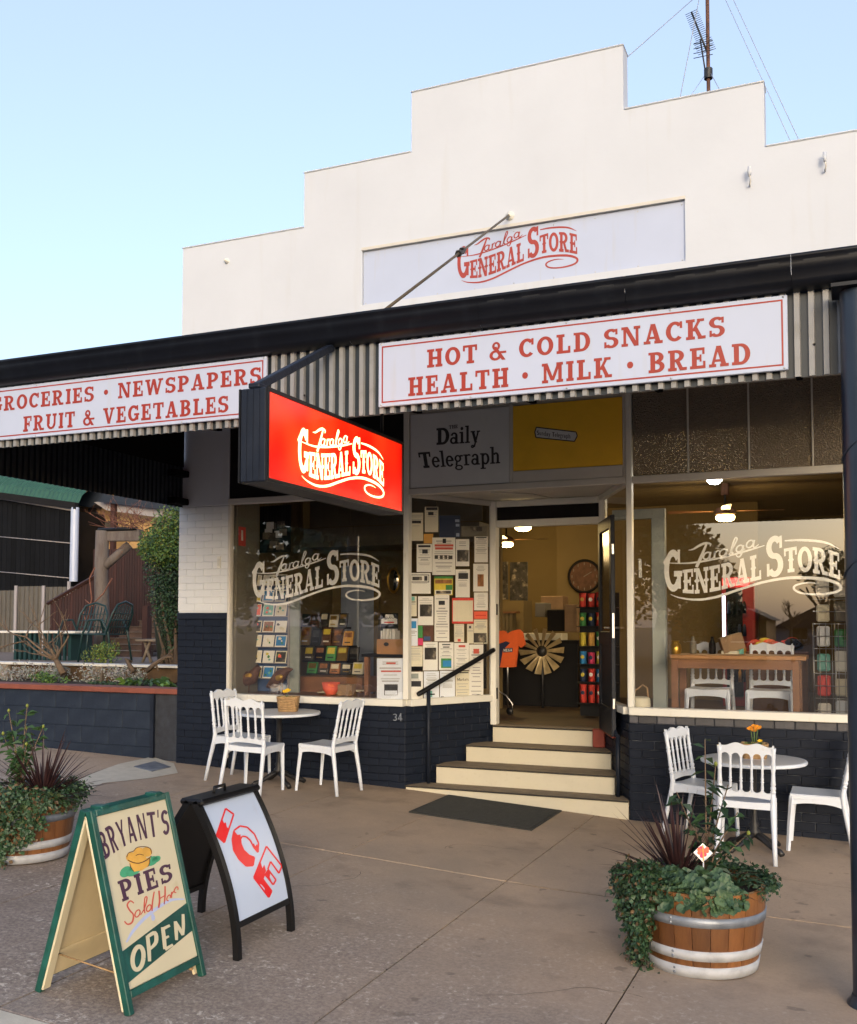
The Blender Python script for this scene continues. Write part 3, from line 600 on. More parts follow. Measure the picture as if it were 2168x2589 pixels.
# pillar on the left: painted bricks, navy below, white above
pil = MB().box((XL+.006, .012, -.2), (-6.276, .3, 1.85), 'mortar').box((XL+.006, .009, 1.85), (-6.276, .3, 3.06), 'white_brick'); pil = pil.build('brick_pillar', None, shop)
BR = {}
def brick_mesh(ln, h, dp, m):
    k = (round(ln, 3), round(h, 3), dp, m)
    if k not in BR:
        o = MB().box((0, 0, 0), (ln, dp, h), ch=.004).build('brick', m, None); BR[k] = o.data; bpy.data.objects.remove(o)
    return BR[k]
def lay(parent, p0, ux, length, z0, z1, m, ch=.0755, bl=.226, dp=.016, off=0, top_m=None, gp=.004, jit=.0012):
    """courses of bricks whose face stands proud of the mortar wall behind; ux unit direction along the wall"""
    ang = math.atan2(ux.y, ux.x); n = int(round((z1-z0)/ch)); hh = (z1-z0)/n
    for r in range(n):
        z = z0+r*hh; x = 0; first = True
        while x < length-.03:
            l = bl/2 if (first and (r+off) % 2) else bl; first = False; l = min(l, length-x)
            me = brick_mesh(l-gp, hh-gp, dp, m if not (top_m and r == n-1) else top_m)
            o = bpy.data.objects.new('brick', me); COL.objects.link(o); o.parent = parent
            o.location = p0+ux*(x+gp/2)+V((0, 0, z+gp/2))-ROOTS[parent.name]+V((ux.y, -ux.x, 0))*random.uniform(-jit, jit); o.rotation_euler = (0, 0, ang); x += l
lay(pil, V((XL, 0, 0)), V((1, 0, 0)), XL*-1-6.27, .12, 1.80, 'navy_brick', jit=.001)
lay(pil, V((XL, 0, 0)), V((1, 0, 0)), XL*-1-6.27, 1.89, 3.05, 'white_brick', jit=.0, gp=.0009)
box('pillar_cap', (XL-.004, -.016, 1.80), (-6.262, .01, 1.872), 'navy', pil, ch=.008)
box('pillar_head', (XL, 0, 3.06), (-6.27, .25, 3.949), 'white_wall', pil)
box('pillar_edge', (-6.268, -.004, .3), (-6.245, .06, 1.8), 'trim', pil)
MB().box((-6.41, -.012, 2.36), (-6.365, .002, 2.49), ch=.004).build('bolt_plate', 'trim', shop)
b = MB().box((-6.396, -.015, 2.385), (-6.392, -.009, 2.465)).box((-6.38, -.015, 2.385), (-6.376, -.009, 2.465)); b.build('bolt_slot', 'ink_grey', shop)
# walls under the windows
SILL = .925
lw = MB().box((-6.24, .012, -.2), (-4.146, .24, SILL)).build('window_wall', 'mortar', shop)
lay(lw, V((-6.243, 0, 0)), V((1, 0, 0)), 2.10, .02, SILL-.002, 'navy_brick')
rw = MB().box((-1.888, .012, -.3), (XR, .24, SILL)).build('window_wall', 'mortar_worn', shop)
lay(rw, V((-1.893, 0, 0)), V((1, 0, 0)), 2.86, -.165, SILL-.078, 'navy_brick', gp=.008)
lay(rw, V((-1.893, 0, 0)), V((1, 0, 0)), 2.86, SILL-.078, SILL-.002, 'grey_brick', bl=.168, off=1, gp=.008)
# splayed sides of the entrance
A0, A1 = V((-4.143, 0, 0)), V((-3.585, 1.08, 0)); B0, B1 = V((-1.893, 0, 0)), V((-2.38, 1.06, 0))
def splay_wall(P, Q, side):
    d = (Q-P).normalized(); n = V((d.y, -d.x, 0))*side     # towards the entrance
    b = MB(); a = P-n*.012; c = Q-n*.012
    b.add([a+V((0, 0, -.2)), c+V((0, 0, -.2)), c-n*.2+V((0, 0, -.2)), a-n*.2+V((0, 0, -.2))]+[p+V((0, 0, SILL)) for p in (a, c, c-n*.2, a-n*.2)], [(0, 1, 5, 4), (1, 2, 6, 5), (2, 3, 7, 6), (3, 0, 4, 7), (4, 5, 6, 7)])
    w = b.build('splay_wall', 'mortar', shop)
    if side > 0: lay(w, P, d, (Q-P).length, .02, SILL-.002, 'navy_brick')
    else: lay(w, Q, -d, (Q-P).length, -.06, SILL-.002, 'navy_brick')
    return d, n
dA, nA = splay_wall(A0, A1, 1); dB, nB = splay_wall(B0, B1, -1)
# steps
FLOOR = .67
ST = [(0.0, -4.13, -1.905, -.2, .145), (.25, -3.905, -2.085, .146, .325), (.63, -3.725, -2.205, .326, .495), (1.0, -3.56, -2.36, .496, FLOOR)]
for i, (y, x0, x1, z0, z1) in enumerate(ST):
    yb = ST[i+1][0]+.03 if i < 3 else 1.2
    o = box('step', (x0, y, z0), (x1, yb, z1-.016), 'cream_paint', shop)
    box('tread', (x0-.002, y-.012, z1-.0155), (x1+.002, yb-.031, z1), 'tread', o, ch=.004)
    box('nosing', (x0-.003, y-.015, z1-.017), (x1+.003, y-.0121, z1-.001), 'tread_dark', o)
MB().box((-2.46, .93, .497), (-2.335, 1.0, .685), ch=.006).build('red_brick', 'redpaint', origin=(-2.4, .95, .497), label='red painted block standing on the entrance steps beside the open door', category='door stop')
# window frames
def frame(name, a, b, m='trim', ch=.006, par=shop): return box(name, a, b, m, par, ch=ch)
frame('sill', (-6.245, -.05, SILL), (-4.15, .1, .995)); frame('sill', (-1.886, -.05, SILL), (.35, .1, .995))
HEAD = 3.055
frame('transom_bar', (-6.27, -.025, HEAD), (-4.158, .06, 3.12), 'trim_grey'); frame('transom_bar', (-4.098, -.025, HEAD), (-1.9, .06, 3.12), 'trim_grey'); frame('transom_bar', (-1.845, -.025, HEAD), (.35, .06, 3.12), 'trim_grey')
frame('window_post', (-4.157, -.03, .996), (-4.099, .06, 3.9)); frame('window_post', (-1.899, -.03, .996), (-1.846, .06, 3.9)); frame('window_post', (.351, -.03, -.1), (.40, .06, 3.9))
frame('window_post', (-6.268, -.02, .996), (-6.235, .06, HEAD-.001), 'trim_grey')
frame('head', (-6.27, -.02, 3.901), (XR, .06, 3.949), 'trim_grey')
box('end_pillar', (.401, .0, -.3), (XR, .25, 3.9), 'white_wall', shop)
def pane(name, a, b, m='pane', par=shop, **k): return box(name, a, b, m, par)
gl_l = pane('window_pane', (-6.234, .012, .99), (-4.158, .018, HEAD)); gl_r = pane('window_pane', (-1.845, .012, .99), (.35, .018, HEAD))
pane('fanlight_panel', (-6.268, .012, 3.121), (-4.158, .03, 3.9), 'in_dark')
xm = [-1.845, -1.337, -.809, -.281, .247, .35]
for i in range(5): pane('fanlight_pane', (xm[i]+.008, .012, 3.121), (xm[i+1]-.008, .018, 3.9), 'hammered_glass')
for x in xm[1:-1]: frame('mullion', (x-.0078, -.004, 3.121), (x+.0078, .04, 3.9), 'trim_grey', .003)
# newspaper panels over the door
def panel(name, x0, x1, z0, z1, m):
    o = box(name, (x0, -.012, z0), (x1, .01, z1), m, shop); return o
bk = box('sign_backing', (-4.098, .011, 3.121), (-1.9, .06, 3.9), 'trim_grey', shop)
d1 = panel('newspaper_panel', -4.085, -3.035, 3.125, 3.87, 'tele_grey'); d2 = panel('newspaper_panel', -2.995, -1.93, 3.235, 3.87, 'tele_yellow')
frame('panel_strip', (-3.033, -.016, 3.121), (-2.997, .011, 3.9), 'trim_grey', .003); frame('panel_strip', (-1.928, -.016, 3.121), (-1.9, .011, 3.9), 'trim_grey', .003)
frame('panel_ledge', (-2.996, -.018, 3.121), (-1.929, .011, 3.232), 'trim_grey', .003)
def z4(x, y): return (900+x*.398, 700+y*.398)
def fac(Y): return lambda x, y, l: py(*z4(x, y), Y-l*.0004)
t = MB(); to = fac(-.0135)
letters(d1, 'ink', 'Daily', [(513, 962), (790, 940)], [(513, 1068), (790, 1050)], to, gap=.04); letters(d1, 'ink', 'Telegraph', [(395, 1116), (918, 1078)], [(412, 1216), (918, 1184)], to, gap=.03)
letters(d1, 'ink', 'THE', [(592, 944), (648, 938)], [(592, 966), (648, 960)], to, gap=.1)
t = MB(); to = fac(-.0135)
roll = [(1148, 955), (1400, 985), (1408, 1010), (1390, 1045), (1145, 1020), (1138, 985)]
t.add([to(x, y, 0) for x, y in roll], [tuple(range(6))], 'tele_grey')
for a, b_ in zip(roll, roll[1:]+roll[:1]): stroke(t, [(a[0], a[1], 7), (b_[0], b_[1], 7)], to, 1, 'ink')
GL['u'] = (.7, [st(.08, .2, .68, .15), st(.44, 0, .68, .15), Ee(.33, .24, .25, .24, 180, 360, .15, .1)]); GL['n'] = (.72, [st(.08, 0, .68, .15), st(.46, 0, .45, .15), Ee(.35, .44, .26, .24, 0, 180, .15, .1)]); GL['d'] = (.7, [st(.46, 0, 1, .15), Ee(.32, .33, .3, .35, 40, 320, .15, .1)])
text_env(t, 'Sunday Telegraph', [(1150, 975), (1365, 998)], [(1150, 1003), (1365, 1027)], to, gap=.05, mt='ink', serif=False); t.build('lettering', None, d2)
# soffit, door frame, doors
b = MB(); b.add([(-4.1, .06, 3.0951), (-1.9, .06, 3.0951), (-2.36, 1.1, 3.0951), (-3.6, 1.1, 3.0951)], [(0, 1, 2, 3)]); b.add([(-4.1, .06, 3.11), (-1.9, .06, 3.11), (-2.36, 1.1, 3.11), (-3.6, 1.1, 3.11)], [(0, 3, 2, 1)]); b.build('entrance_soffit', 'trim_grey', shop)
MB().tube([(-3.35, .35, 3.09), (-3.0, .6, 3.088), (-2.9, 1.05, 3.09)], .006, 5).build('soffit_conduit', 'trim_grey', shop)
df = MB().box((-3.60, 1.02, .672), (-3.53, 1.13, 3.09), ch=.008).box((-2.40, 1.02, .672), (-2.335, 1.13, 3.09), ch=.008).box((-3.529, 1.03, 2.80), (-2.401, 1.12, 2.875), ch=.006).box((-3.529, 1.03, 3.02), (-2.401, 1.12, 3.089), ch=.006)
df = df.build('door_frame', 'trim', shop)
box('fanlight', (-3.53, 1.06, 2.875), (-2.40, 1.075, 3.02), 'in_dark', df)
for z in (.95, 1.85): MB().box((-3.527, 1.015, z), (-3.519, 1.05, z+.12)).build('hinge', 'iron', df)
def splay_win(P, Q, n, name, mglass):
    d = (Q-P).normalized(); L = (Q-P).length; up = V((0, 0, 1))
    def ob(nm, a, b_, z0, z1, m, w=.03, off=0):
        c = P+d*((a+b_)/2)-n*off; return MB().obox(c+up*((z0+z1)/2), d*((b_-a)/2), n*w, up*((z1-z0)/2), ch=.005).build(nm, m, shop)
    ob('sill', .045, L-.005, SILL, .995, 'trim', .045); ob('window_head', .05, L-.03, 3.04, 3.094, 'trim_grey')
    ob('window_post', L-.032, L, .996, 3.094, 'trim', .03)
    c = P+d*(L/2); MB().obox(c-n*.0+up*2.0, d*(L/2-.03), n*.003, up*1.03).build('window_pane', mglass, shop)
splay_win(A0, A1, nA, 'a', 'pane_side'); splay_win(B0, B1, nB, 'b', 'pane_side')
# open door leaf, hinged on the right jamb and swung out beside the splayed window
H0, H1 = V((-2.385, .995, 0)), V((-2.085, .245, 0)); dd = (H1-H0).normalized(); dn = V((dd.y, -dd.x, 0)); up = V((0, 0, 1))
Ld = (H1-H0).length; leaf = MB()
def lb(b_, s0, s1, z0, z1, t0=.02, m=None): b_.obox(H0+dd*((s0+s1)/2)+up*((z0+z1)/2), dd*((s1-s0)/2), dn*t0, up*((z1-z0)/2), m, ch=.004)
for a in [(0, .1, .69, 2.80), (Ld-.1, Ld, .69, 2.80), (.1, Ld-.1, .69, .95), (.1, Ld-.1, 2.68, 2.80), (.1, Ld-.1, 1.55, 1.68)]: lb(leaf, *a)
leaf = leaf.build('door', 'navy', shop)
t = MB(); lb(t, .1, Ld-.1, .95, 1.55, .008); t.build('door_panel', 'navy', leaf)
t = MB(); lb(t, .1, Ld-.1, 1.68, 2.68, .004); t.build('door_pane', 'black_gloss', leaf)
t = MB(); lb(t, Ld-.004, Ld+.003, 1.62, 1.86, .012); lb(t, Ld-.004, Ld+.003, 2.42, 2.52, .012); lb(t, Ld-.004, Ld+.003, .95, 1.05, .012); t.build('lock_plate', 'steel', leaf)
t = MB(); p = H1-dd*.06+up*1.72; t.tube([p+dn*-.02, p+dn*-.06, p+dn*-.06-dd*.08], .009, 8); t.tube([p+dn*.02, p+dn*.06, p+dn*.06-dd*.08], .009, 8); t.build('door_handle', 'steel', leaf)
lb_ = MB(); lb(lb_, 0, Ld, .676, .689, .022); lb_.build('door_seal', 'redpaint', leaf)
# house number
t = MB(); to = lambda x, y, l: py(480+x*.3297, 1700+y*.3297, -.0205-l*.0004)
letters(lw, 'galv', '34', [(1558, 318), (1632, 314)], [(1558, 372), (1632, 376)], to, gap=.12, name='house_number')
# shell round the room
RB, CEIL = 8.0, 3.5
sh = MB(); sh.box((-6.93, .3, -.2), (-6.6, 8.3, 4.4)); sh.box((.6, .25, -.3), (.97, 8.3, 4.4)); sh.box((-6.93, 8.0, -.2), (.97, 8.3, 4.4)); sh.build('side_walls', 'in_wall', shop)
box('roof_slab', (-6.93, .2, 4.41), (.97, 8.3, 4.5), 'dark_roof', shop)
fl = MB(); fl.box((-6.6, .25, .5), (-4.3, 8, FLOOR-.001)); fl.box((-4.3, 1.21, .5), (-1.75, 8, FLOOR-.001)); fl.box((-1.75, .25, .5), (.6, 8, FLOOR-.001)); fl.build('shop_floor', 'in_floor', shop)
ce = MB(); ny = 20
for i in range(ny): ce.box((-6.6, .07+i*.4, CEIL+(0 if 1 else 0)), (.6, .07+(i+1)*.4-.012, CEIL+.02))
ce = ce.build('ceiling_boards', 'in_ceil', shop); box('ceiling_back', (-6.6, .07, CEIL+.021), (.6, 8, CEIL+.04), 'in_dark', shop)
box('inner_reveal', (-6.275, .08, .98), (-6.21, .52, 3.5), 'in_grey', shop)
box('window_deck', (-6.2, .1, .93), (-4.2, .75, .985), 'in_wood', shop); box('window_deck', (-1.8, .1, .60), (.35, .24, .96), 'in_wood', shop)
# ------------------------------------------------------------------ awning
FY = -3.75
aw = thing('awning', 'dark street awning with striped corrugated valance and heavy navy gutter', 'awning', (-3, FY, 0))
XA0, XA1 = -6.9, 1.3
def corr(p0, ux, n_, length, z0, z1, par, pitch=.070, amp=.011, thick=.002, skip=None):
    """striped corrugated sheets, one sheet per 0.76 m: crest light, valley dark"""
    i = 0; x = 0; per = 10
    while x < length-.01:
        b = MB(); k = 0
        while k < per and x < length-.01:
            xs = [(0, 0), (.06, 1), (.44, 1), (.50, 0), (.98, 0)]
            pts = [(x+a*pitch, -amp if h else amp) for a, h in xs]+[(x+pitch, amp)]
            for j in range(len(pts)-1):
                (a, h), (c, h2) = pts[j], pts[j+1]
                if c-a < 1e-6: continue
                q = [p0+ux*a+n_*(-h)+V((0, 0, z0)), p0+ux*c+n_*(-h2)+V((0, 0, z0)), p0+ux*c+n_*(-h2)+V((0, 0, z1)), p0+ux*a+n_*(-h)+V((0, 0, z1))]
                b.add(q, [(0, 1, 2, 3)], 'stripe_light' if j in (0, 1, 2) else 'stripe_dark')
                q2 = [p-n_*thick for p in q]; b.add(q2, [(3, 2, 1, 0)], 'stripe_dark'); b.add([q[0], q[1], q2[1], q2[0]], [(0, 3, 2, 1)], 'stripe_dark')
            x += pitch; k += 1
        b.build('valance_sheet', None, par)
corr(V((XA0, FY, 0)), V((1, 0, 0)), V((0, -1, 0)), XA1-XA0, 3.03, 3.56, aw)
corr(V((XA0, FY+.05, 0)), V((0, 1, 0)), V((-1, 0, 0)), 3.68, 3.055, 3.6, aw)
MB().prism([(FY+.05, 3.5), (-.02, 3.5), (-.02, 3.95), (FY+.05, 3.57)], lambda a, b, d: V((XA0+.03+d, a, b)), 0, .01).build('gable_infill', 'dark_soffit', aw)
# bolts on the valance
for i in range(26):
    x = XA0+.15+i*.3; MB().lathe([(0, .008), (.006, .006), (.007, 0)], (x, FY-.012, 3.19+.01*(i % 2)), 8, axis=(V((1, 0, 0)), V((0, 0, 1)), V((0, -1, 0)))).build('bolt', 'iron', aw)
# gutter: ogee profile
gp = [(-.02, 3.47), (-.055, 3.475), (-.085, 3.49), (-.1, 3.515), (-.1, 3.54), (-.118, 3.56), (-.125, 3.59), (-.125, 3.612), (-.133, 3.618), (-.133, 3.636), (-.118, 3.64), (-.112, 3.625), (-.112, 3.56), (-.02, 3.50)]
ng = 10
for i in range(ng):
    a, c = XA0-.15+(XA1-XA0+.3)*i/ng, XA0-.15+(XA1-XA0+.3)*(i+1)/ng-.002
    b = MB(); n = len(gp); b.add([(x, FY+y, z) for x in (a, c) for y, z in gp], [(j, j+1, n+j+1, n+j) for j in range(n-1)], 'gutter', True)
    o = b.build('gutter_length', None, aw)
    s = MB().box((c-.03, FY-.136, 3.50), (c+.01, FY-.1355+.0, 3.641)) if False else None
    if i >= 6:
        for k in range(4): box('overflow_slot', (a+.06+k*.21, FY-.1262, 3.592), (a+.16+k*.21, FY-.1245, 3.602), 'black', o)
rf = MB(); rn = 60
for i in range(rn):
    a, c = XA0+(XA1-XA0)*i/rn, XA0+(XA1-XA0)*(i+1)/rn; mm = (a+c)/2
    rf.add([(a, FY-.02, 3.55), (mm, FY-.02, 3.568), (c, FY-.02, 3.55), (a, -.02, 3.93), (mm, -.02, 3.948), (c, -.02, 3.93)], [(0, 3, 4, 1), (1, 4, 5, 2)])
rf.build('roof_sheet', 'dark_roof', aw)
def slope_box(nm, x0, x1, d0, d1, m):
    f = lambda x, y, d: V((x, y, 3.55+(y-FY)*.1005-d)); b = MB(); b.add([f(x, y, d) for x in (x0, x1) for y in (FY+.03, -.03) for d in (d0, d1)], [(0, 1, 3, 2), (4, 6, 7, 5), (0, 4, 5, 1), (2, 3, 7, 6), (0, 2, 6, 4), (1, 5, 7, 3)]); b.build(nm, m, aw)
slope_box('soffit_lining', XA0+.02, XA1, .004, .012, 'dark_soffit')
for i in range(7): x = -6.4+i*1.2; slope_box('rafter', x, x+.05, .0125, .05, 'dark_soffit')
box('front_beam', (XA0+.03, FY+.03, 3.36), (XA1, FY+.10, 3.53), 'dark_soffit', aw); box('wall_plate', (XA0+.03, -.05, 3.95), (XA1, -.02, 3.99), 'dark_soffit', aw)
for z in (3.07, 3.38): box('side_bracket', (-6.95, -.26, z), (-6.78, -.02, z+.07), 'dark_soffit', aw, ch=.01)
def post(x, y, r=.088):
    z0 = g(x); b = MB(); b.lathe([(r, z0+.02), (r, 3.40)], (x, y, 0), 28)
    o = b.build('post', 'post_paint', aw)
    MB().lathe([(r+.028, z0-.004), (r+.028, z0+.012), (r+.012, z0+.03), (r+.004, z0+.05)], (x, y, 0), 28).build('post_foot', 'post_paint', o)
    box('post_plate', (x-.125, y-.125, 3.402), (x+.125, y+.105, 3.42), 'gutter', o)
    c = MB(); pts = [(x+(r+.003)*math.cos(a), y+(r+.003)*math.sin(a), z) for a, z in [(R_(180+i*9), 2.55+i*.011) for i in range(20)]]
    c.tube(pts, .004, 5).build('post_seam', 'post_paint', o)
    c = MB(); pts = [(x+(r+.003)*math.cos(a), y+(r+.003)*math.sin(a), z) for a, z in [(R_(180+i*9), 1.98+i*.011) for i in range(20)]]
    c.tube(pts, .004, 5).build('post_seam', 'post_paint', o)
post(.062, FY-.13); post(-6.75, FY-.13)
# tie rod
a, c = py(1288, 543, -.03), py(936, 812, FY+.03)
t = MB().tube([a, c], .011, 8); t = t.build('tie_rod', 'rod', aw)
mid = a.lerp(c, .46); d = (c-a).normalized(); s = d.cross(V((0, 0, 1))).normalized(); q = d.cross(s)
b = MB()
for k in (-1, 1): b.obox(mid+s*.022*k, d*.06, s*.007, q*.012, ch=.003)
for k in (-1, 1): b.lathe([(.0, -.016), (.03, -.016), (.03, .016), (0, .016)], mid+d*.06*k, 6, axis=(s, q, d), smooth=False)
b.build('turnbuckle', 'iron', t)
MB().lathe([(.045, 0), (.045, .012), (.02, .02), (.018, .05), (0, .05)], (a.x, -.0, a.z), 12, axis=(V((1, 0, 0)), V((0, 0, 1)), V((0, -1, 0)))).build('anchor_boss', 'trim', t)

# ------------------------------------------------------------------ fascia signs
def fascia_sign(label, x0, x1, z0, z1, lines):
    y = FY-.014; s = thing('sign_board', label, 'sign', (x0, y, z0), 'painted boards on the awning valance')
    box('board', (x0, y-.022, z0), (x1, y, z1), 'sign_white', s, ch=.003)
    b = MB(); e, w = .022, .009; Y = y-.0228
    for a in [(x0+e, z1-e-w, x1-e, z1-e), (x0+e, z0+e, x1-e, z0+e+w), (x0+e, z0+e+w, x0+e+w, z1-e-w), (x1-e-w, z0+e+w, x1-e, z1-e-w)]:
        b.add([(a[0], Y, a[1]), (a[2], Y, a[1]), (a[2], Y, a[3]), (a[0], Y, a[3])], [(0, 1, 2, 3)])
    b.build('border', 'sign_red', s)
    for txt, xa, xb, za, zb in lines:
        to = lambda x, z, l: V((x, y-.0226-l*.0003, z)); letters(s, 'sign_red', txt, [(xa, zb), (xb, zb)], [(xa, za), (xb, za)], to, gap=.16)
    for i in range(5):
        for z in (z0+.01, z1-.01): MB().lathe([(0, .003), (.005, .002), (.006, 0)], (x0+.02+(x1-x0-.04)*i/4, y-.022, z), 8, axis=(V((1, 0, 0)), V((0, 0, 1)), V((0, -1, 0)))).build('screw', 'steel', s)
def fx(u, v): return py(u, v, FY-.036)
p = lambda x, y: fx(900+x*.398, 700+y*.398); q = lambda x, y: fx(1500+x*.3797, 640+y*.3797); w1 = lambda x, y: fx(x*.398, 860+y*.398)
X = lambda v: v.x; Z = lambda v: v.z
fascia_sign('white board reading HOT & COLD SNACKS HEALTH MILK BREAD in red slab letters', -2.622, -.276, 3.066, 3.458, [
  ('HOT & COLD SNACKS', p(452, 570).x, q(880, 560).x, (p(500, 572).z+q(800, 562).z)/2, (p(500, 456).z+q(800, 428).z)/2),
  ('HEALTH . MILK . BREAD', p(332, 750).x, q(1050, 745).x, (p(400, 750).z+q(960, 748).z)/2, (p(400, 630).z+q(960, 608).z)/2)])
fascia_sign('white board reading GROCERIES NEWSPAPERS FRUIT & VEGETABLES in red slab letters', -5.98, -3.418, 3.078, 3.462, [
  ('GROCERIES . NEWSPAPERS', w1(-52, 440).x, w1(1660, 290).x, (w1(40, 438).z+w1(1500, 302).z)/2, (w1(60, 345).z+w1(1500, 195).z)/2),
  ('FRUIT & VEGETABLES', w1(148, 570).x, w1(1452, 465).x, (w1(170, 572).z+w1(1400, 472).z)/2, (w1(170, 478).z+w1(1400, 362).z)/2)])
# parapet sign
s = thing('parapet_sign', 'long white board with red shop logo set in the parapet recess', 'sign', (-4.64, .0, 5.085))
box('board', (-4.646, .028, 5.083), (-1.343, .045, 5.652), 'sign_white', s); box('board_backing', (-4.64, .0455, 5.085), (-1.35, .2, 5.65), 'in_grey', s)
for i in range(9):
    for z in (5.1, 5.62): MB().lathe([(0, .003), (.006, .002), (.007, 0)], (-4.62+i*.406, .028, z), 8, axis=(V((1, 0, 0)), V((0, 0, 1)), V((0, -1, 0)))).build('screw', 'steel', s)
def logo_map(x0, x1, z_top, z_bot, Y):   # logo picture units -> facade plane
    return lambda x, y, l: V((x0+(x-325)/1095*(x1-x0), Y-l*.0004, z_top+(y-462)/(940-462)*(z_bot-z_top)))
zc = lambda x, y: py(860+x*.523, 480+y*.523, .027)
t = MB(); logo(t, logo_map(zc(565, 350).x, zc(1150, 300).x, 5.645, 5.155, .0272)); t.build('logo', 'logo_red', s)
# lettering on the two windows
w = lambda x, y: py(540+x*.2956, 1250+y*.2956, .01)
t = MB(); logo(t, logo_map(w(325, 700).x, w(1420, 700).x, w(1000, 465).z, w(540, 945).z, .0245)); t.build("window_logo", "vinyl_white", gl_l)
w = lambda x, y: py(1560+x*.3457, 1150+y*.3457, .01)
t = MB(); logo(t, logo_map(w(340, 800).x, w(1640, 900).x, w(1000, 585).z, w(540, 1062).z, .0245)); t.build("window_logo", "vinyl_white", gl_r)

# ------------------------------------------------------------------ lit projecting sign
X1 = -2.87; X0 = -3.03; Y0, Y1 = -4.655, -2.885; Z0, Z1 = 2.512, 3.022
s = thing('projecting_sign', 'glowing red light-box sign hung end-on under the awning edge', 'sign', (X0, Y0, Z0))
box('sign_case', (X0, Y0, Z0), (X1, Y1, Z1), 'navy', s, ch=.006)
c = MB()
for i in range(1, 4): c.box((X0+.16*i/4-.002, Y0-.004, Z0+.004), (X0+.16*i/4+.002, Y0-.0005, Z1-.004))
c.build('case_rib', 'navy', s)
box('lit_face', (X1+.001, Y0+.022, Z0+.022), (X1+.006, Y1-.022, Z1-.022), 'box_red', s); box('lit_face', (X0-.006, Y0+.022, Z0+.022), (X0-.001, Y1-.022, Z1-.022), 'box_red', s)
b = MB()
for a in [(Y0, Z1-.02, Y1, Z1), (Y0, Z0, Y1, Z0+.02), (Y0, Z0+.02, Y0+.02, Z1-.02), (Y1-.02, Z0+.02, Y1, Z1-.02)]:
    b.box((X1+.0005, a[0], a[1]), (X1+.012, a[2], a[3])); b.box((X0-.012, a[0], a[1]), (X0-.0005, a[2], a[3]))
b.build('face_frame', 'black', s)
f = lambda x, y: px(560+x*.2842, 850+y*.2842, X1+.007)
ya, yb = f(680, 950).y, f(1447, 1100).y; zt, zb_ = 2.945, 2.556
t = MB(); logo(t, lambda x, y, l: V((X1+.0066+l*.0004, ya+(x-325)/1095*(yb-ya), zt+(y-462)/478*(zb_-zt)))); t.build('lit_logo', 'box_text', s)
a, c = V((-2.95, Y0+.03, 3.035)), V((-2.95, FY-.03, 3.47)); d = (c-a).normalized(); e = V((1, 0, 0)); n = d.cross(e)
MB().obox((a+c)/2, d*((c-a).length/2), e*.022, n*.022, ch=.004).build('bracket_arm', 'navy', s)
MB().box((-2.985, Y0+.0, 3.0225), (-2.915, Y0+.09, 3.052), ch=.006).build('bracket_foot', 'navy', s)
for y in (-3.6, -3.05): MB().tube([(-2.95, y, 3.0225), (-2.95, y, 3.53)], .012, 8).build('hanger_rod', 'iron', s)
# aerial
mb = py(1550+690*.3513, 660*.3513, 2.6); an = thing('tv_aerial', 'tall thin TV aerial mast with yagi behind the parapet', 'aerial', (mb.x, 2.6, 4.5))
x, y = mb.x, 2.6; zp = lambda u, v: py(1550+u*.3513, v*.3513, 2.6)
MB().tube([(x, y, 4.5), (x, y, 10.6)], .022, 8).build('mast', 'rust', an)
a, c = zp(567, 85), zp(690, 400); bo = MB().tube([a, c], .012, 6)
d = c-a; bo = bo.build('boom', 'iron', an); el = MB()
for i in range(22):
    p_ = a+d*(i/22*.95); l = .075+.03*(i > 14); el.tube([p_-V((l, -.03, 0)), p_+V((l, -.03, 0))], .004, 4)
for i in range(4):
    z = zp(690, 310+i*34).z; el.tube([(x-.16, y-.05, z), (x+.06, y-.05, z)], .005, 4)
el.build('elements', 'iron', bo)
a2, c2 = zp(630, 280), zp(672, 545); MB().tube([a2, c2], .01, 6).build('stay_boom', 'iron', an)
MB().lathe([(.05, -.06), (.05, .06)], (x, y, zp(690, 530).z), 10).build('clamp', 'iron', an)
for (u0, v0), (u1, v1) in [((705, 525), (768, 640)), ((660, 545), (560, 690)), ((690, -300), (490, 690)), ((690, -300), (1290, 1030)), ((690, -420), (1360, 1040)), ((690, -100), (95, 420))]:
    a_, b_ = zp(u0, v0), py(1550+u1*.3513, v1*.3513, 1.2 if v1 > 600 else .6); dv = b_-a_; b_ = a_+dv*1.25
    if u0 == 690: a_.x = x
    MB().tube([a_, b_], .0045, 4).build('guy_wire', 'wire', an)

# ------------------------------------------------------------------ handrails, mat
hr = thing('handrail', 'black sloping pipe handrail in front of the notice window', 'handrail', (-4.0, .16, .145))
pa = V((-4.03, .10, 1.05)); pb = V((-3.51, .86, 1.475)); d = (pb-pa).normalized()
MB().tube([pa-d*.02, pa, pb, pb+d*.02], [.022, .026, .026, .022], 12).build('rail', 'black', hr)
pm = pa.lerp(pb, .12); MB().tube([(pm.x, pm.y, .145), (pm.x, pm.y, pm.z)], .02, 10).build('post', 'navy', hr)
MB().tube([pm+V((0, 0, -.06)), pm+V((.06, .02, -.06))], .008, 6).build('rail_hook', 'black', hr)
pm2 = pa.lerp(pb, .97); MB().tube([pm2, pm2+V((-.06, .05, -.04))], .012, 8).build('wall_bracket', 'black', hr)
h2 = thing('handrail', 'short dark rail post on the right of the entrance steps', 'handrail', (-2.02, .1, .145))
MB().tube([(-2.035, .17, .145), (-2.035, .17, .72)], .02, 10).build('post', 'navy', h2)
MB().tube([(-2.033, .15, .70), (-2.20, .55, .86)], .016, 10).build('rail', 'navy', h2)
mt_ = thing('door_mat', 'dark ribbed rubber mat at the foot of the entrance steps', 'mat', (-3.1, -.6, g(-3.1)))
X0m, X1m = -3.655, -2.52
b = MB(); xs = [X0m+(X1m-X0m)*i/20 for i in range(21)]
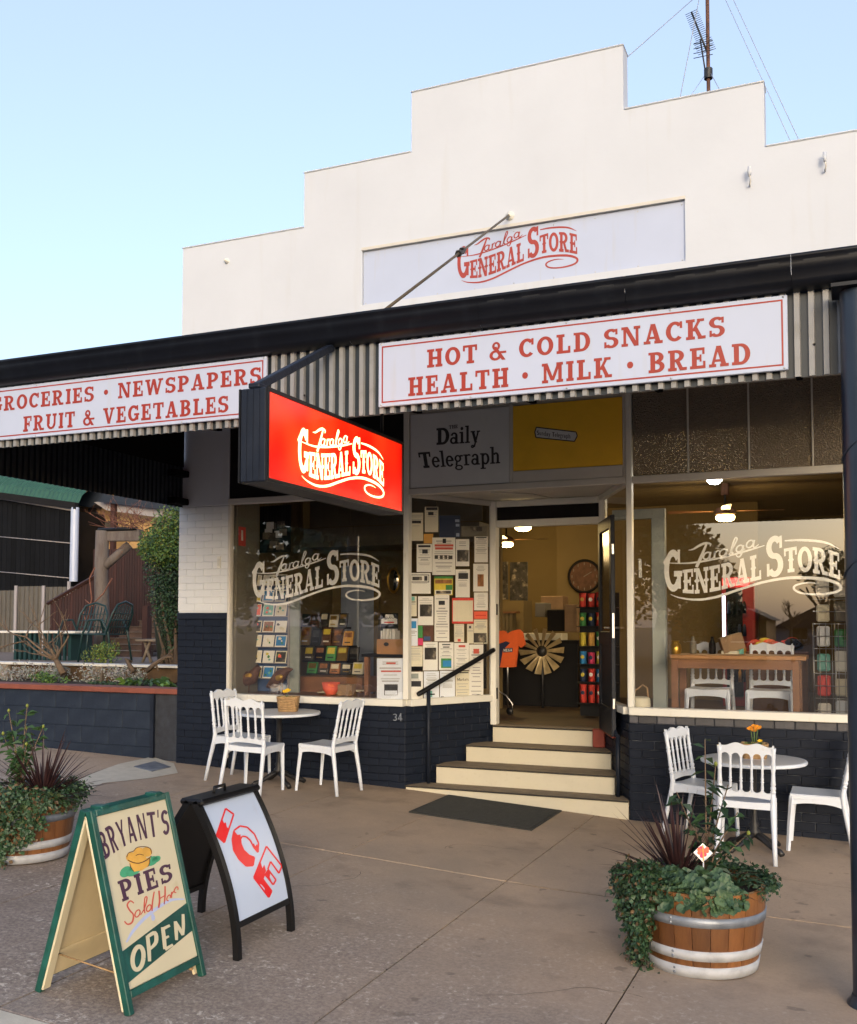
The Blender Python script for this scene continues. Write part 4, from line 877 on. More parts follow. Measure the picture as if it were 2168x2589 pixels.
b.strip(xs, lambda x: g(x)+.001, lambda x: g(x)+.012, lambda x, z, d: V((x, d, z)), -1.0, -.04); b.build('mat_base', 'rubber', mt_)
b = MB()
for i in range(26):
    yy = -.96+i*.0352; b.strip([X0m+.03+(X1m-X0m-.06)*k/8 for k in range(9)], lambda x: g(x)+.0115, lambda x: g(x)+.016, lambda x, z, d: V((x, d, z)), yy, yy+.018)
b.build('mat_ribs', 'rubber', mt_)
# ------------------------------------------------------------------ chairs, tables
def chair(label, mat_='plastic_white', group='white bistro chairs'):
    t = thing('chair', label, 'chair', (0, 0, 0), group); by = lambda z: -.185-(z-.45)*.17
    for s in (-1, 1):
        MB().tube([(s*.205, .215, 0), (s*.2, .205, .2), (s*.192, .19, .40), (s*.192, .188, .435)], [.0165, .019, .024, .024], 4, smooth=False).build('leg', mat_, t)
        pts = [(s*.215, -.27, 0), (s*.205, -.235, .2), (s*.195, -.195, .40), (s*.193, by(.47), .47), (s*.194, by(.53), .53)]
        MB().tube(pts, [.0165, .019, .022, .021, .019], 8).build('leg', mat_, t)
        z = .53; P = []; Rr_ = []
        for dz, r in [(0, .019), (.012, .022), (.02, .014), (.03, .021), (.045, .021), (.055, .014), (.065, .02), (.10, .0165), (.16, .0145), (.19, .019), (.2, .0135), (.212, .018), (.23, .015), (.30, .017), (.345, .02)]:
            P.append((s*(.194+.004*dz), by(z+dz), z+dz)); Rr_.append(r)
        MB().tube(P, Rr_, 10).build('back_post', mat_, t)
    # seat
    n = 12; b = MB(); rows = []
    for i in range(n+1):
        y = -.2+.405*i/n; hw = .198+.012*(i/n); rows.append((y, hw))
    vs = []
    for y, hw in rows:
        for zt, k in ((.40, .96), (.425, 1.0), (.448, 1.0), (.456, .95), (.452, .5), (.449, 0), (.452, -.5), (.456, -.95), (.448, -1), (.425, -1), (.40, -.96)): vs.append((hw*k, y, zt-.012*(1 if abs(y) < .1 and zt > .45 else 0)*0))
    k = 11; fs = [(i*k+j, i*k+j+1, (i+1)*k+j+1, (i+1)*k+j) for i in range(n) for j in range(k-1)]+[((i+1)*k, i*k, i*k+k-1, (i+1)*k+k-1) for i in range(n)]+[tuple(range(k))[::-1], tuple(n*k+j for j in range(k))]
    b.add(vs, fs); b.build('seat', mat_, t)
    ap = MB(); xs = [-.185+.37*i/16 for i in range(17)]; lo = lambda x: .40-.025*(abs(x)/.185)**3
    ap.strip(xs, lambda x: lo(x)-.012, lambda x: .43, lambda x, z, d: V((x, d, z)), .185, .203)
    for s in (-1, 1): ap.strip(xs, lambda x: lo(x)-.010, lambda x: .43, lambda x, z, d: V((s*d, x, z)), .185, .203)
    ap.build('apron', mat_, t)
    sx = [-.194, -.1164, -.0388, .0388, .1164, .194]
    def arch(x):
        for a, c in zip(sx, sx[1:]):
            if a <= x <= c:
                h = (c-a)/2-.011; dx = abs(x-(a+c)/2); return math.sqrt(max(0, h*h-dx*dx)) if dx < h else 0
        return 0
    xs = [-.2+.4*i/100 for i in range(101)]
    top = lambda x: .885+.010*math.cos(x/.4*2*math.pi*2.5)*-1+.012*(1-(x/.2)**2)+(.012 if abs(x) > .185 else 0)
    bp = lambda x, z, d: V((x, by(z)+d, z))
    MB().strip(xs, lambda x: .80+arch(x)*.95, top, bp, -.011, .011).build('top_rail', mat_, t)
    MB().strip([-.19+.38*i/100 for i in range(101)], lambda x: .475+.014*(1-(x/.19)**2), lambda x: .545-arch(x)*.7, bp, -.010, .010).build('lower_rail', mat_, t)
    for x in sx[1:-1]:
        P = []; Q = []
        for z, r in [(.53, .011), (.56, .012), (.60, .0095), (.61, .0135), (.62, .009), (.63, .0125), (.645, .010), (.70, .009), (.72, .0125), (.73, .009), (.74, .0125), (.755, .009), (.80, .0115), (.815, .012)]: P.append((x, by(z), z)); Q.append(r)
        MB().tube(P, Q, 8).build('spindle', mat_, t)
    return t
def put(o, x, y, rz, z=None):
    o.location = (x, y, g(x) if z is None else z); o.rotation_euler = (0, 0, R_(rz)); ROOTS[o.name] = V(o.location); sl(o)
def sl(o):        # stand square on the sloping footpath
    if o.location.y < 0 and abs(o.location.z-g(o.location.x)) < .01:
        s = (g(o.location.x+.3)-g(o.location.x-.3))/.6; q = Matrix.Rotation(-math.atan(s), 4, 'Y') @ Matrix.Rotation(o.rotation_euler.z, 4, 'Z'); o.rotation_euler = q.to_euler()
proto = chair('white chair on the left of the left table, its back to the pillar')
cs = [(-5.735, -.53, -93, None), (-5.30, -.965, 4, 'white chair in front of the left table, its back to the street'), (-4.755, -.505, 84, 'white chair on the right of the left table, beside the house number 34'),
      (-1.187, -.41, -108, 'white chair left of the right table, nearest the entrance steps'), (-.785, -.955, 3, 'white chair in front of the right table, behind the barrel plant'), (-.285, -.40, 90, 'white chair right of the right table, half hidden by the awning post')]
ch = []
for x, y, a, lab in cs:
    o = proto if lab is None else copy_tree(proto, None, lab); put(o, x, y, a); ch.append(o)
def table(label, x, y, r=.41, h=.72):
    z = g(x); t = thing('bistro_table', label, 'table', (x, y, z), 'round bistro tables outside the shop')
    b = MB(); b.lathe([(0, h-.028), (r-.03, h-.028), (r-.008, h-.026), (r, h-.018), (r, h-.006), (r-.006, h), (r-.02, h+.001), (0, h+.001)], (x, y, z), 56); b.build('table_top', 'table_top', t)
    MB().lathe([(r-.001, h-.024), (r+.002, h-.018), (r+.002, h-.006), (r-.004, h+.0015), (r-.016, h+.0025)], (x, y, z), 56).build('rim', 'plastic_white', t)
    MB().lathe([(.03, .10), (.045, .12), (.05, .15), (.03, .17), (.042, .2), (.026, .22), (.026, h-.08), (.05, h-.06), (.09, h-.029), (0, h-.029)], (x, y, z), 16).build('column', 'iron', t)
    for k in range(4):
        a = R_(45+90*k+8); d = V((math.cos(a), math.sin(a), 0)); o = V((x, y, z))
        MB().tube([o+V((0, 0, .13)), o+d*.08+V((0, 0, .10)), o+d*.18+V((0, 0, .045)), o+d*.25+V((0, 0, .03)), o+d*.28+V((0, 0, .006))], [.03, .026, .02, .024, .022], 8).build('foot', 'iron', t)
    return t
table('round white table outside the left window', -5.30, -.50); table('round white table outside the right window', -.75, -.69)
def flower(b, c, r, m, n=5, tilt=V((0, -.5, 1))):
    t = tilt.normalized(); a = t.cross(V((1, 0, 0))).normalized(); e = t.cross(a)
    for k in range(n):
        an = 2*math.pi*k/n+.3; d = a*math.cos(an)+e*math.sin(an); s_ = t.cross(d); P = [c]
        for i in range(7): f = R_(-70+140*i/6); P.append(c+d*(r*.55+r*.5*math.cos(f))+s_*(r*.55*math.sin(f))+t*(.004+.2*r*math.cos(f)))
        b.add(P, [(0, i, i+1) for i in range(1, 7)], m)
    b.lathe([(r*.18, 0), (r*.12, .004), (0, .005)], c+t*.006, 6, 'sg_pie', axis=(a, e, t))
def basket(label, x, y, z, rz, w0, w1, h, blooms, m):
    t = thing('flower_basket', label, 'basket', (x, y, z), 'flower baskets on the tables')
    def pt(k, f, out=0):
        a = 2*math.pi*k; w = w0+(w1-w0)*f+out; c, s_ = math.cos(a), math.sin(a); q = max(abs(c), abs(s_))**.75
        X, Y = c/q*w, s_/q*w*.8; cr, sr = math.cos(R_(rz)), math.sin(R_(rz)); return V((x+X*cr-Y*sr, y+X*sr+Y*cr, z+h*f))
    b = MB(); N = 40; lv = 9
    for i in range(lv):
        f = (i+.5)/lv; pts = [pt(k/N, f, .0035*(1 if (k+i) % 2 else -1)) for k in range(N+1)]; b.tube(pts, h/lv*.52, 5, caps=False)
    b.build('weave', 'wicker', t)
    b = MB(); pts = [pt(k/N, 1.0, .003) for k in range(N+1)]; b.tube(pts, .008, 6, caps=False); b.build('rim', 'wicker', t)
    b = MB(); b.add([pt(k/20, .85, -.006) for k in range(20)], [tuple(range(20))]); b.add([pt(k/20, .02, -.004) for k in range(20)], [tuple(range(20))[::-1]]); b.build('soil', 'soil', t)
    pl = thing('potted_flower', blooms[0], 'flower', (x, y, z+h*.85)); b = MB(); rr = random.Random(3)
    for k in range(26):
        a = rr.uniform(0, 6.28); d = V((math.cos(a), math.sin(a), rr.uniform(.1, 1.0))); b.leaf(V((x, y, z+h*.84))+V((math.cos(a), math.sin(a), 0))*rr.uniform(0, w1*.5), d, V((0, 0, 1)), rr.uniform(.045, .085), .03, 'leaf_mid' if k % 3 else 'leaf_bright', .2, .3)
    for dx, dy, dz, r, mm in blooms[1]:
        c = V((x+dx, y+dy, z+h+dz)); b.tube([(x+dx*.4, y+dy*.4, z+h*.85), c], .003, 5, 'leaf_bright'); flower(b, c, r, mm)
    b.build('blooms', None, pl); return t
TZ = lambda x: g(x)+.722
q = pz(480+775*.3297, 1700+285*.3297, TZ(-5.3)); qx, qy = -5.30+.0, -.42
c0 = V((-5.245, -.42, TZ(-5.3)))
basket('small wicker basket with a yellow flower on the left table', c0.x, c0.y, c0.z-.012, 20, .085, .105, .155, ('single yellow pansy growing in the left wicker basket', [(.0, -.03, .055, .042, 'flower_yellow'), (-.05, .02, .02, .02, 'sg_purple')]), None)
basket('small wicker basket with orange flowers on the right table', -.745, -.62, TZ(-.75)-.008, 5, .085, .1, .12, ('orange primula heads growing in the right wicker basket', [(-.025, -.02, .12, .03, 'flower_orange'), (.028, -.02, .13, .032, 'flower_orange'), (.0, .02, .105, .028, 'flower_orange'), (.045, -.03, .025, .02, 'flower_yellow'), (.0, -.03, .145, .02, 'flower_orange')]), None)

# ------------------------------------------------------------------ barrel planters
def barrel(label, x, y, r0=.285, r1=.335, h=.43, ns=22):
    z = g(x); t = thing('barrel_planter', label, 'planter', (x, y, z), 'half-barrel planters on the footpath')
    rad = lambda f: r0+(r1-r0)*math.sin(min(1, f*1.05)*math.pi/2); a = 2*math.pi/ns
    hs = [i/8 for i in range(9)]; proto_ = None; c = V((x, y, z)); b = MB(); na = 4; vs = []
    for inn in (0, 1):
        for f in hs:
            for k in range(na+1): an = -a/2+.004+(a-.008)*k/na; r = rad(f)-.022*inn; vs.append((r*math.cos(an), r*math.sin(an), f*h))
    k = na+1; fs = [(i*k+j, i*k+j+1, (i+1)*k+j+1, (i+1)*k+j) for i in range(8) for j in range(na)]; o = 9*k
    fs += [tuple(o+q for q in f_)[::-1] for f_ in fs]; fs += [(8*k+j, 8*k+j+1, o+8*k+j+1, o+8*k+j) for j in range(na)]
    fs += [(i*k, (i+1)*k, o+(i+1)*k, o+i*k) for i in range(8)]+[(i*k+na, o+i*k+na, o+(i+1)*k+na, (i+1)*k+na) for i in range(8)]
    for s in range(ns):
        if s == 0:
            b.add([V(v)+c for v in vs], fs); first = b.build('stave', 'stave', t)
        else: first_ = bpy.data.objects.new('stave', first.data); COL.objects.link(first_); first_.parent = t; first_.rotation_euler = (0, 0, a*s)
    for f0, f1, m in ((.005, .14, 'galv_white'), (.215, .335, 'galv_white'), (.62, .735, 'galv')):
        MB().lathe([(rad(f0)-.004, f0*h), (rad(f0)+.006, f0*h), (rad(f1)+.006, f1*h), (rad(f1)-.004, f1*h)], (x, y, z), 48).build('hoop', m, t)
        f_ = (f0+f1)/2; bl = MB()
        for dz in (-.012, .012): p_ = V((x+(rad(f_)+.006)*math.cos(-1.9), y+(rad(f_)+.006)*math.sin(-1.9), z+f_*h+dz)); bl.lathe([(0, .004), (.006, .003), (.008, 0)], p_, 8, axis=(V((0, 0, 1)), V((math.sin(1.9), math.cos(1.9), 0)), V((math.cos(-1.9), math.sin(-1.9), 0))))
        bl.build('rivet', 'galv', t)
    MB().lathe([(0, h*.88), (r1*.5, h*.9), (r1-.02, h*.86)], (x, y, z), 24).build('soil', 'soil', t)
    return c
bR = barrel('half wine barrel planter in front of the right window, leaves over its left side', -.775, -3.60)
bL = barrel('half wine barrel planter at the left edge behind the pie sign', -5.30, -3.84)
def cordy(label, c, n, L, seed, lean=V((0, 0, 0)), group='dark spiky cordylines in the barrels'):
    t = thing('cordyline', label, 'plant', c, group); rr = random.Random(seed); b = MB()
    for i in range(n):
        a = rr.uniform(0, 6.28); el = rr.uniform(.12, 1.35)**1.0; d = (V((math.cos(a)*math.cos(el), math.sin(a)*math.cos(el), math.sin(el)))+lean*rr.uniform(.3, 1)).normalized()
        l = L*rr.uniform(.65, 1.1); w = .011*rr.uniform(.8, 1.3); s = d.cross(V((0, 0, 1))).normalized(); P = []
        for k in range(6):
            f = k/5; p_ = c+d*l*f-V((0, 0, .22*l*f*f*math.cos(el))); ww = w*(1-f)**.6*(1 if k else .8)
            nn = s.cross(d).normalized(); P += [p_+s*ww+nn*ww*.4, p_, p_-s*ww+nn*ww*.4]
        b.add(P, [(3*k+j, 3*k+j+1, 3*k+j+4, 3*k+j+3) for k in range(5) for j in (0, 1)])
    b.build('blades', 'leaf_cordy', t)
def ivy(label, c, arcs, seed, h=.43, R=.33, n=900, size=.028, mats=('leaf_ivy', 'leaf_ivy', 'leaf_ivy', 'leaf_dark', 'leaf_ivy', 'leaf_ivy', 'leaf_brown'), group='ivy spilling over the barrels', fall=.42):
    """arcs: list of (angle0, angle1, drop, bulge) of trailing curtains over the rim"""
    t = thing('ivy', label, 'plant', c, group); rr = random.Random(seed); b = MB(); st_ = MB()
    for a0, a1, drop, bul in arcs:
        ns = max(3, int((a1-a0)/7))
        for s in range(ns):
            a = R_(a0+(a1-a0)*(s+rr.random())/ns); ln = drop*rr.uniform(.55, 1.05); P = []; rb = rr.uniform(.35, 1)*bul
            for k in range(9):
                f = k/8
                if f < .25: q = R*(.55+.55*f/.25); z = h*.97+.05*math.sin(f/.25*math.pi*.6)+rb*.3
                else: g_ = (f-.25)/.75; q = R*1.1+rb*math.sin(min(1, g_*1.6)*math.pi)*.5+rb*.35*(1-g_); z = h*.97+rb*.3+.03-ln*g_
                z = max(z, .012); P.append(c+V((q*math.cos(a+.12*math.sin(5*f+s)), q*math.sin(a+.12*math.sin(5*f+s)), z)))
            st_.tube(P, .002, 4)
            for _ in range(int(n/ns/len(arcs)*1.0)+1):
                f = rr.random()*7.99; i = int(f); p_ = P[i].lerp(P[i+1], f-i)+V((rr.gauss(0, .024), rr.gauss(0, .024), rr.gauss(0, .02)))
                p_.z = max(p_.z, c.z+.012)
                o = V((math.cos(a), math.sin(a), rr.uniform(-.7, .5))); d = V((rr.uniform(-1, 1), rr.uniform(-1, 1), rr.uniform(-1, .1)))
                b.leaf(p_, d, o, size*rr.uniform(.6, 1.3), size*rr.uniform(.6, 1.0), rr.choice(mats), .15)
    b.build('leaves', None, t); st_.build('stems', 'leaf_dark', t); return t
def ger(label, c, a0, a1, R, h, n, seed, size=.07):
    t = thing('geranium', label, 'plant', c); rr = random.Random(seed); b = MB(); s_ = MB()
    for i in range(n):
        a = R_(rr.uniform(a0, a1)); q = R*rr.uniform(.3, 1.0)**.8*1.1; z = h+rr.uniform(-.01, .10)*(1.35-q/R)-(.75*max(0, q/R-.95)*rr.uniform(.2, 1)*.8 if q > R*.95 else 0)
        p_ = c+V((q*math.cos(a), q*math.sin(a), z)); nm = V((math.cos(a)*.5*q/R+rr.gauss(0, .25), math.sin(a)*.5*q/R+rr.gauss(0, .25), .8 if q < R else .3)).normalized()
        e = nm.cross(V((.3, .2, .9))).normalized(); f_ = nm.cross(e); r = size*.5*rr.uniform(.6, 1.15); P = [p_-nm*r*.35]; N = 12
        for k in range(N): an = 2*math.pi*k/N; rad = r*(1+.08*math.cos(an*6))*(.55 if k == 0 else 1); P.append(p_+e*rad*math.cos(an)+f_*rad*math.sin(an)+nm*r*.12*math.sin(an*3))
        b.add(P, [(0, k, k % N+1) for k in range(1, N+1)]); s_.tube([p_-nm*r*.35, c+V((q*.4*math.cos(a), q*.4*math.sin(a), h*.9))], .0025, 4)
    b.build('leaves', 'leaf_ger', t); s_.build('stems', 'leaf_bright', t)
def camellia(label, c, H, seed, n=46, buds=6, spread=.2, m='leaf_dark', group='camellias in the barrels', tops=None):
    t = thing('camellia', label, 'plant', c, group); rr = random.Random(seed); st_ = MB(); b = MB(); bd = MB()
    tips = tops or [V((.02, 0, H)), V((-.12, .02, H*.62)), V((.13, -.02, H*.66)), V((.06, .05, H*.8)), V((.15, .03, H*.4)), V((-.1, -.03, H*.4))]
    for tp in tips:
        base = c+V((0, 0, 0)); mid = base+V((tp.x*.25, tp.y*.25, tp.z*.45)); e = base+tp; P = [base, mid, e]; st_.tube(P, [.007, .005, .003], 5)
        for k in range(int(n/len(tips))):
            f = .35+.65*rr.random(); p_ = mid.lerp(e, (f-.45)/.55) if f > .45 else base.lerp(mid, f/.45)
            a = rr.uniform(0, 6.28); d = V((math.cos(a), math.sin(a), rr.uniform(-.5, .5))); b.leaf(p_, d, V((rr.gauss(0, .4), rr.gauss(0, .4), 1)), rr.uniform(.055, .10), rr.uniform(.03, .045), m if rr.random() < .8 else 'leaf_mid', .18, rr.uniform(0, .4))
        if rr.random() < buds/6: bd.lathe([(0, -.014), (.011, 0), (.008, .012), (0, .018)], e, 8)
    st_.build('stems', 'twig', t); b.build('leaves', None, t)
    if bd.v: bd.build('buds', 'leaf_lime', t)
T0 = V((0, 0, .39))
cordy('dark red spiky cordyline rising from the right barrel', bR+V((-.12, .03, .38)), 90, .56, 5, V((-.35, 0, .12)))
cordy('dark red spiky cordyline in the left barrel', bL+V((.16, .0, .37)), 110, .55, 9, V((.15, 0, .25)))
camellia('tall thin camellia stem with few leaves in the right barrel', bR+V((.02, .1, .37)), .78, 4, 120, 2, tops=[V((.0, 0, .80)), V((-.16, .02, .50)), V((.17, -.02, .42)), V((.05, .05, .66)), V((.22, .03, .30)), V((-.06, -.03, .34)), V((.12, 0, .56))])
camellia('leafy camellia with pale buds in the left barrel', bL+V((-.1, .05, .36)), .62, 8, 190, 6, m='leaf_mid', tops=[V((.05, 0, .66)), V((.2, 0, .52)), V((-.12, 0, .62)), V((-.22, .05, .45)), V((.1, -.05, .4)), V((-.05, 0, .33)), V((.0, .05, .5))])
ivy('ivy curtain hanging over the left side of the right barrel', bR, [(182, 240, .50, .08), (180, 235, .42, .13), (165, 222, .22, .10), (185, 230, .48, .06)], 3, n=6000, size=.03)
ger('round-leaved geranium at the front of the right barrel', bR, 205, 318, .325, .425, 380, 6, .075)
ivy('low dark ivy along the back right rim of the right barrel', bR, [(-25, 90, .02, .0), (20, 140, .03, .02)], 12, n=900, size=.028, mats=('leaf_dark', 'leaf_ivy'))
ivy('ivy covering the front of the left barrel', bL, [(190, 300, .34, .16), (225, 318, .42, .08), (230, 350, .16, .1), (268, 276, .46, .05), (290, 300, .44, .05), (318, 326, .32, .04)], 21, n=6500, size=.03)
ivy('low dark ivy round the back rim of the left barrel', bL, [(-20, 120, .12, .05), (0, 200, .06, .06)], 22, n=1200, size=.03, mats=('leaf_dark', 'leaf_ivy', 'leaf_mid'))
# plant tag with a flower picture
tg = thing('plant_tag', 'diamond plant tag with a red flower picture in the right barrel', 'plant tag', bR+V((.0, -.1, .38)))
c = pplane(1540+668*.357, 1780+1055*.357, bR+V((0, -.1, 0)), (0, 1, 0)); fwd = V((.25, -.95, .2)).normalized(); sx_ = fwd.cross(V((0, 0, 1))).normalized()*-1; sz_ = sx_.cross(fwd)*-1
def dia(r, off): return [c+fwd*off+sx_*r, c+fwd*off+sz_*r, c+fwd*off-sx_*r, c+fwd*off-sz_*r]
b = MB(); a_, d_ = dia(.05, 0), dia(.05, .002); b.add(a_+d_, [(0, 1, 2, 3), (7, 6, 5, 4), (0, 4, 5, 1), (1, 5, 6, 2), (2, 6, 7, 3), (3, 7, 4, 0)]); b.build('card', 'flower_white', tg)
b = MB(); rr = random.Random(2)
for i in range(16):
    o_ = sx_*rr.uniform(-.022, .022)+sz_*rr.uniform(-.022, .022); rad = rr.uniform(.008, .014); b.add([c+fwd*(.0026+i*.0002)+o_+(sx_*math.cos(k)+sz_*math.sin(k))*rad for k in [j*.785 for j in range(8)]], [tuple(range(8))], 'paper_coral' if i % 2 else 'paper_pink')
b.add([c+fwd*.0062+sx_*x+sz_*y for x, y in ((-.003, -.04), (.003, -.04), (.003, .04), (-.003, .04))], [(0, 1, 2, 3)], 'paper_orange'); b.build('picture', None, tg)
MB().tube([c-sz_*.03, V((c.x, c.y+.02, bR.z+.37))], .003, 5).build('stake', 'plastic_white', tg)

# ------------------------------------------------------------------ pie sandwich board
def z3(x, y): return (x*.4548, 1950+y*.4548)
pf = thing('sandwich_board', 'green-framed cream sandwich board reading BRYANT\'S PIES Sold Here OPEN', 'sandwich board', (-3.2, -5.33, g(-3.2)))
Ya, Yb = -5.60, -5.035; Zt = .905
P0, P1 = V((-2.945, 0, g(-2.95))), V((-3.185, 0, Zt)); Q0, Q1 = V((-3.47, 0, g(-3.47))), V((-3.225, 0, Zt))
def leafboard(A, B, sgn, par, nm):
    d = (B-A).normalized(); L = (B-A).length; n = V((d.z, 0, -d.x))*sgn; e = V((0, 1, 0))    # n points outwards
    ob = lambda name, s0, s1, y0, y1, t0, t1, m, par_: MB().obox(A+d*((s0+s1)/2)+e*((y0+y1)/2)+n*((t0+t1)/2), d*((s1-s0)/2), e*((y1-y0)/2), n*((t1-t0)/2), ch=.003).build(name, m, par_)
    fr = ob('leg', 0, L, Ya, Ya+.032, -.022, .012, 'sg_green', par); ob('leg', 0, L, Yb-.03, Yb, -.022, .012, 'sg_green', par)
    ob('top_bar', L-.032, L, Ya+.033, Yb-.031, -.02, .013, 'sg_green', par); ob('bottom_bar', .065, .10, Ya+.033, Yb-.031, -.018, .011, 'sg_green', par)
    bd = ob('panel', .10, L-.03, Ya+.03, Yb-.028, -.004, .002, 'sg_cream', par)
    ob('panel_back', .10, L-.03, Ya+.034, Yb-.032, -.010, -.0045, 'sg_inside', par); ob('inner_rail', .07, .19, Ya+.034, Yb-.032, -.021, -.0105, 'sg_inside', par)
    ob('leg_lining', .02, L-.02, Ya+.001, Ya+.05, -.034, -.0225, 'sg_cream', par); ob('leg_lining', .02, L-.02, Yb-.05, Yb-.001, -.034, -.0225, 'sg_inside', par)
    return d, n, bd
dF, nF, pan = leafboard(P0, P1, 1, pf, 'front'); dQ, nQ, _p = leafboard(Q0, Q1, -1, pf, 'back')
for y in (Ya+.07, Yb-.11): MB().box((-3.24, y, Zt-.012), (-3.17, y+.05, Zt+.012), ch=.004).build('hinge', 'sg_green', pf)
for y in (Ya+.06, Yb-.08): MB().tube([V((-3.42, y, g(-3.4)+.17)), V((-3.0, y, g(-3.0)+.14))], .004, 5).build('cord', 'wicker', pf)
MB().lathe([(0, 0), (.012, .01), (.01, .05), (.014, .06)], (-2.985, Yb-.06, g(-2.98)+.03), 8).build('cord_knot', 'wicker', pf)
def topan(off=.0025): return lambda x, y, l: pplane(*z3(x, y), P0+nF*(off+l*.00035), nF)
t = MB(); to = topan()
letters(pan, 'sg_purple', "BRYANT'S", [(536, 352), (600, 305), (690, 262), (800, 232), (880, 222), (935, 212)], [(585, 492), (650, 445), (720, 402), (800, 378), (880, 362), (945, 352)], to, serif=False, gap=.16)
letters(pan, 'sg_purple', 'PIES', [(652, 615), (760, 572), (860, 535), (950, 512)], [(682, 728), (780, 685), (875, 648), (962, 605)], to, gap=.2)
t = MB()
for i, q in enumerate([[(745, 735, 6), (725, 722, 8), (708, 745, 9), (722, 775, 9), (742, 800, 9), (735, 840, 10), (710, 852, 9), (692, 835, 7)], ring(765, 792, 13, 20, 7), [(782, 800, 5), (805, 760, 6), (818, 705, 7), (806, 705, 6), (802, 760, 8), (806, 790, 7)], ring(828, 762, 12, 18, 7), [(858, 670, 7), (848, 730, 8), (846, 778, 7)], [(884, 665, 9), (888, 720, 9), (882, 760, 9)], [(918, 640, 8), (918, 690, 9), (914, 740, 8)], [(884, 712, 6), (920, 690, 6)], ring(938, 705, 9, 16, 6, 0, 300), [(955, 672, 7), (953, 705, 8)], [(953, 690, 5), (966, 668, 6)], ring(980, 660, 9, 16, 6, 0, 300)]): stroke(t, q, to, i % 6)
t.build('script', 'sg_red', pan)
t = MB(); stroke(t, [(703, 952, 8), (740, 890, 16), (800, 822, 18), (870, 765, 18), (950, 718, 14), (1025, 712, 6)], to, 0); stroke(t, [(845, 790, 8), (852, 815, 22), (850, 832, 10)], to, 1); t.build('flourish', 'sg_blue', pan)
t = MB(); t.add([to(x, y, 0) for x, y in ((668, 1012), (1048, 725), (1092, 868), (712, 1180))], [(0, 1, 2, 3)]); band = t.build('open_band', 'sg_green', pan)
t = MB(); to2 = topan(.004)
for i, q in enumerate([ring(768, 1040, 30, 64, 24, 0, 360, .1), [(820, 915, 20), (828, 985, 22), (832, 1058, 18)], [(822, 920, 18), (862, 900, 22), (868, 950, 22), (835, 990, 14)], [(905, 868, 20), (912, 925, 22), (918, 990, 20)], [(902, 880, 18), (945, 858, 14)], [(912, 932, 16), (940, 918, 12)], [(918, 992, 18), (962, 965, 14)], [(975, 835, 18), (980, 890, 20), (982, 940, 16)], [(975, 838, 16), (1000, 880, 20), (1018, 912, 16)], [(1018, 795, 16), (1020, 860, 18), (1018, 912, 14)]]): stroke(t, q, to2, i % 6)
t.build('open_lettering', 'sg_cream', pan)
t = MB()     # a plain pie on leaves
for cx, cy, rx, ry in ((700, 560, 34, 30), (845, 500, 34, 26), (740, 560, 40, 24), (870, 490, 24, 18)): t.add([to(cx+rx*math.cos(k*.42), cy+ry*math.sin(k*.42)-.3*rx*math.cos(k*.42), 0) for k in range(15)], [tuple(range(15))[::-1]], 'sg_leaf')
t.add([to(x, y, 2) for x, y in ((718, 510), (838, 478), (828, 528), (790, 552), (745, 560))], [(0, 1, 2, 3, 4)], 'sg_pie')
for cx, cy, r, l in ((735, 480, 34, 3), (775, 452, 32, 4), (815, 450, 32, 5), (775, 490, 40, 6)): t.add([to(cx+r*math.cos(k*.42), cy+r*.85*math.sin(k*.42), l) for k in range(15)], [tuple(range(15))[::-1]], 'sg_pie')
for q in ([(712, 495, 4), (740, 508, 5), (775, 512, 5), (815, 495, 5), (842, 472, 4)], [(722, 515, 3), (730, 540, 4), (745, 558, 3)], [(832, 480, 3), (832, 510, 4), (822, 532, 3)], [(705, 478, 3), (715, 455, 4), (742, 445, 4), (762, 425, 4), (800, 420, 4), (835, 430, 4), (843, 460, 3)], [(755, 470, 3), (775, 462, 4), (800, 468, 3)]): stroke(t, q, topan(.0055), 0, 'rust')
t.build('pie_picture', None, pan)

# ------------------------------------------------------------------ ice sign
ic = thing('sandwich_board', 'black curved sandwich board with white panel and red slanted ICE', 'sandwich board', (-3.23, -4.5, g(-3.2)))
Yi, Yj = -4.80, -4.235
def arcp(f, x0, sgn):       # side profile from ground (f=0) to apex (f=1): legs bow outwards
    zg = g(x0); xa = -3.215+.02*sgn; x = x0+(xa-x0)*(f**1.75); return V((x, 0, zg+(.815-zg)*(f**.92)))
def shell(x0, sgn, f0, f1, ya, yb, t0, t1, m, par, nm, N=18):
    b = MB(); vs = []
    for i in range(N+1):
        f = f0+(f1-f0)*i/N; p_ = arcp(f, x0, sgn); tn = (arcp(min(1, f+.02), x0, sgn)-arcp(f-.02 if f > .02 else 0, x0, sgn)).normalized(); n = V((tn.z, 0, -tn.x))*sgn
        for t_ in (t0, t1):
            for y in (ya, yb): q = p_+n*t_; vs.append((q.x, y, q.z))
    fs = []
    for i in range(N):
        o = 4*i; fs += [(o, o+1, o+5, o+4), (o+2, o+6, o+7, o+3), (o, o+4, o+6, o+2), (o+1, o+3, o+7, o+5)]
    fs += [(0, 2, 3, 1), (4*N, 4*N+1, 4*N+3, 4*N+2)]; b.add(vs, fs); return b.build(nm, m, par)
for x0, s_ in ((-2.925, 1), (-3.53, -1)):
    shell(x0, s_, 0, 1, Yi, Yi+.035, -.018, .016, 'black', ic, 'leg'); shell(x0, s_, 0, 1, Yj-.035, Yj, -.018, .016, 'black', ic, 'leg')
    shell(x0, s_, .17, .205, Yi+.0355, Yj-.0355, -.015, .013, 'black', ic, 'cross_bar', 2)
    pn = shell(x0, s_, .206, .96, Yi+.0352, Yj-.0352, -.003, .006, 'ice_white' if s_ > 0 else 'black', ic, 'panel', 24)
    if s_ > 0: ipan = pn
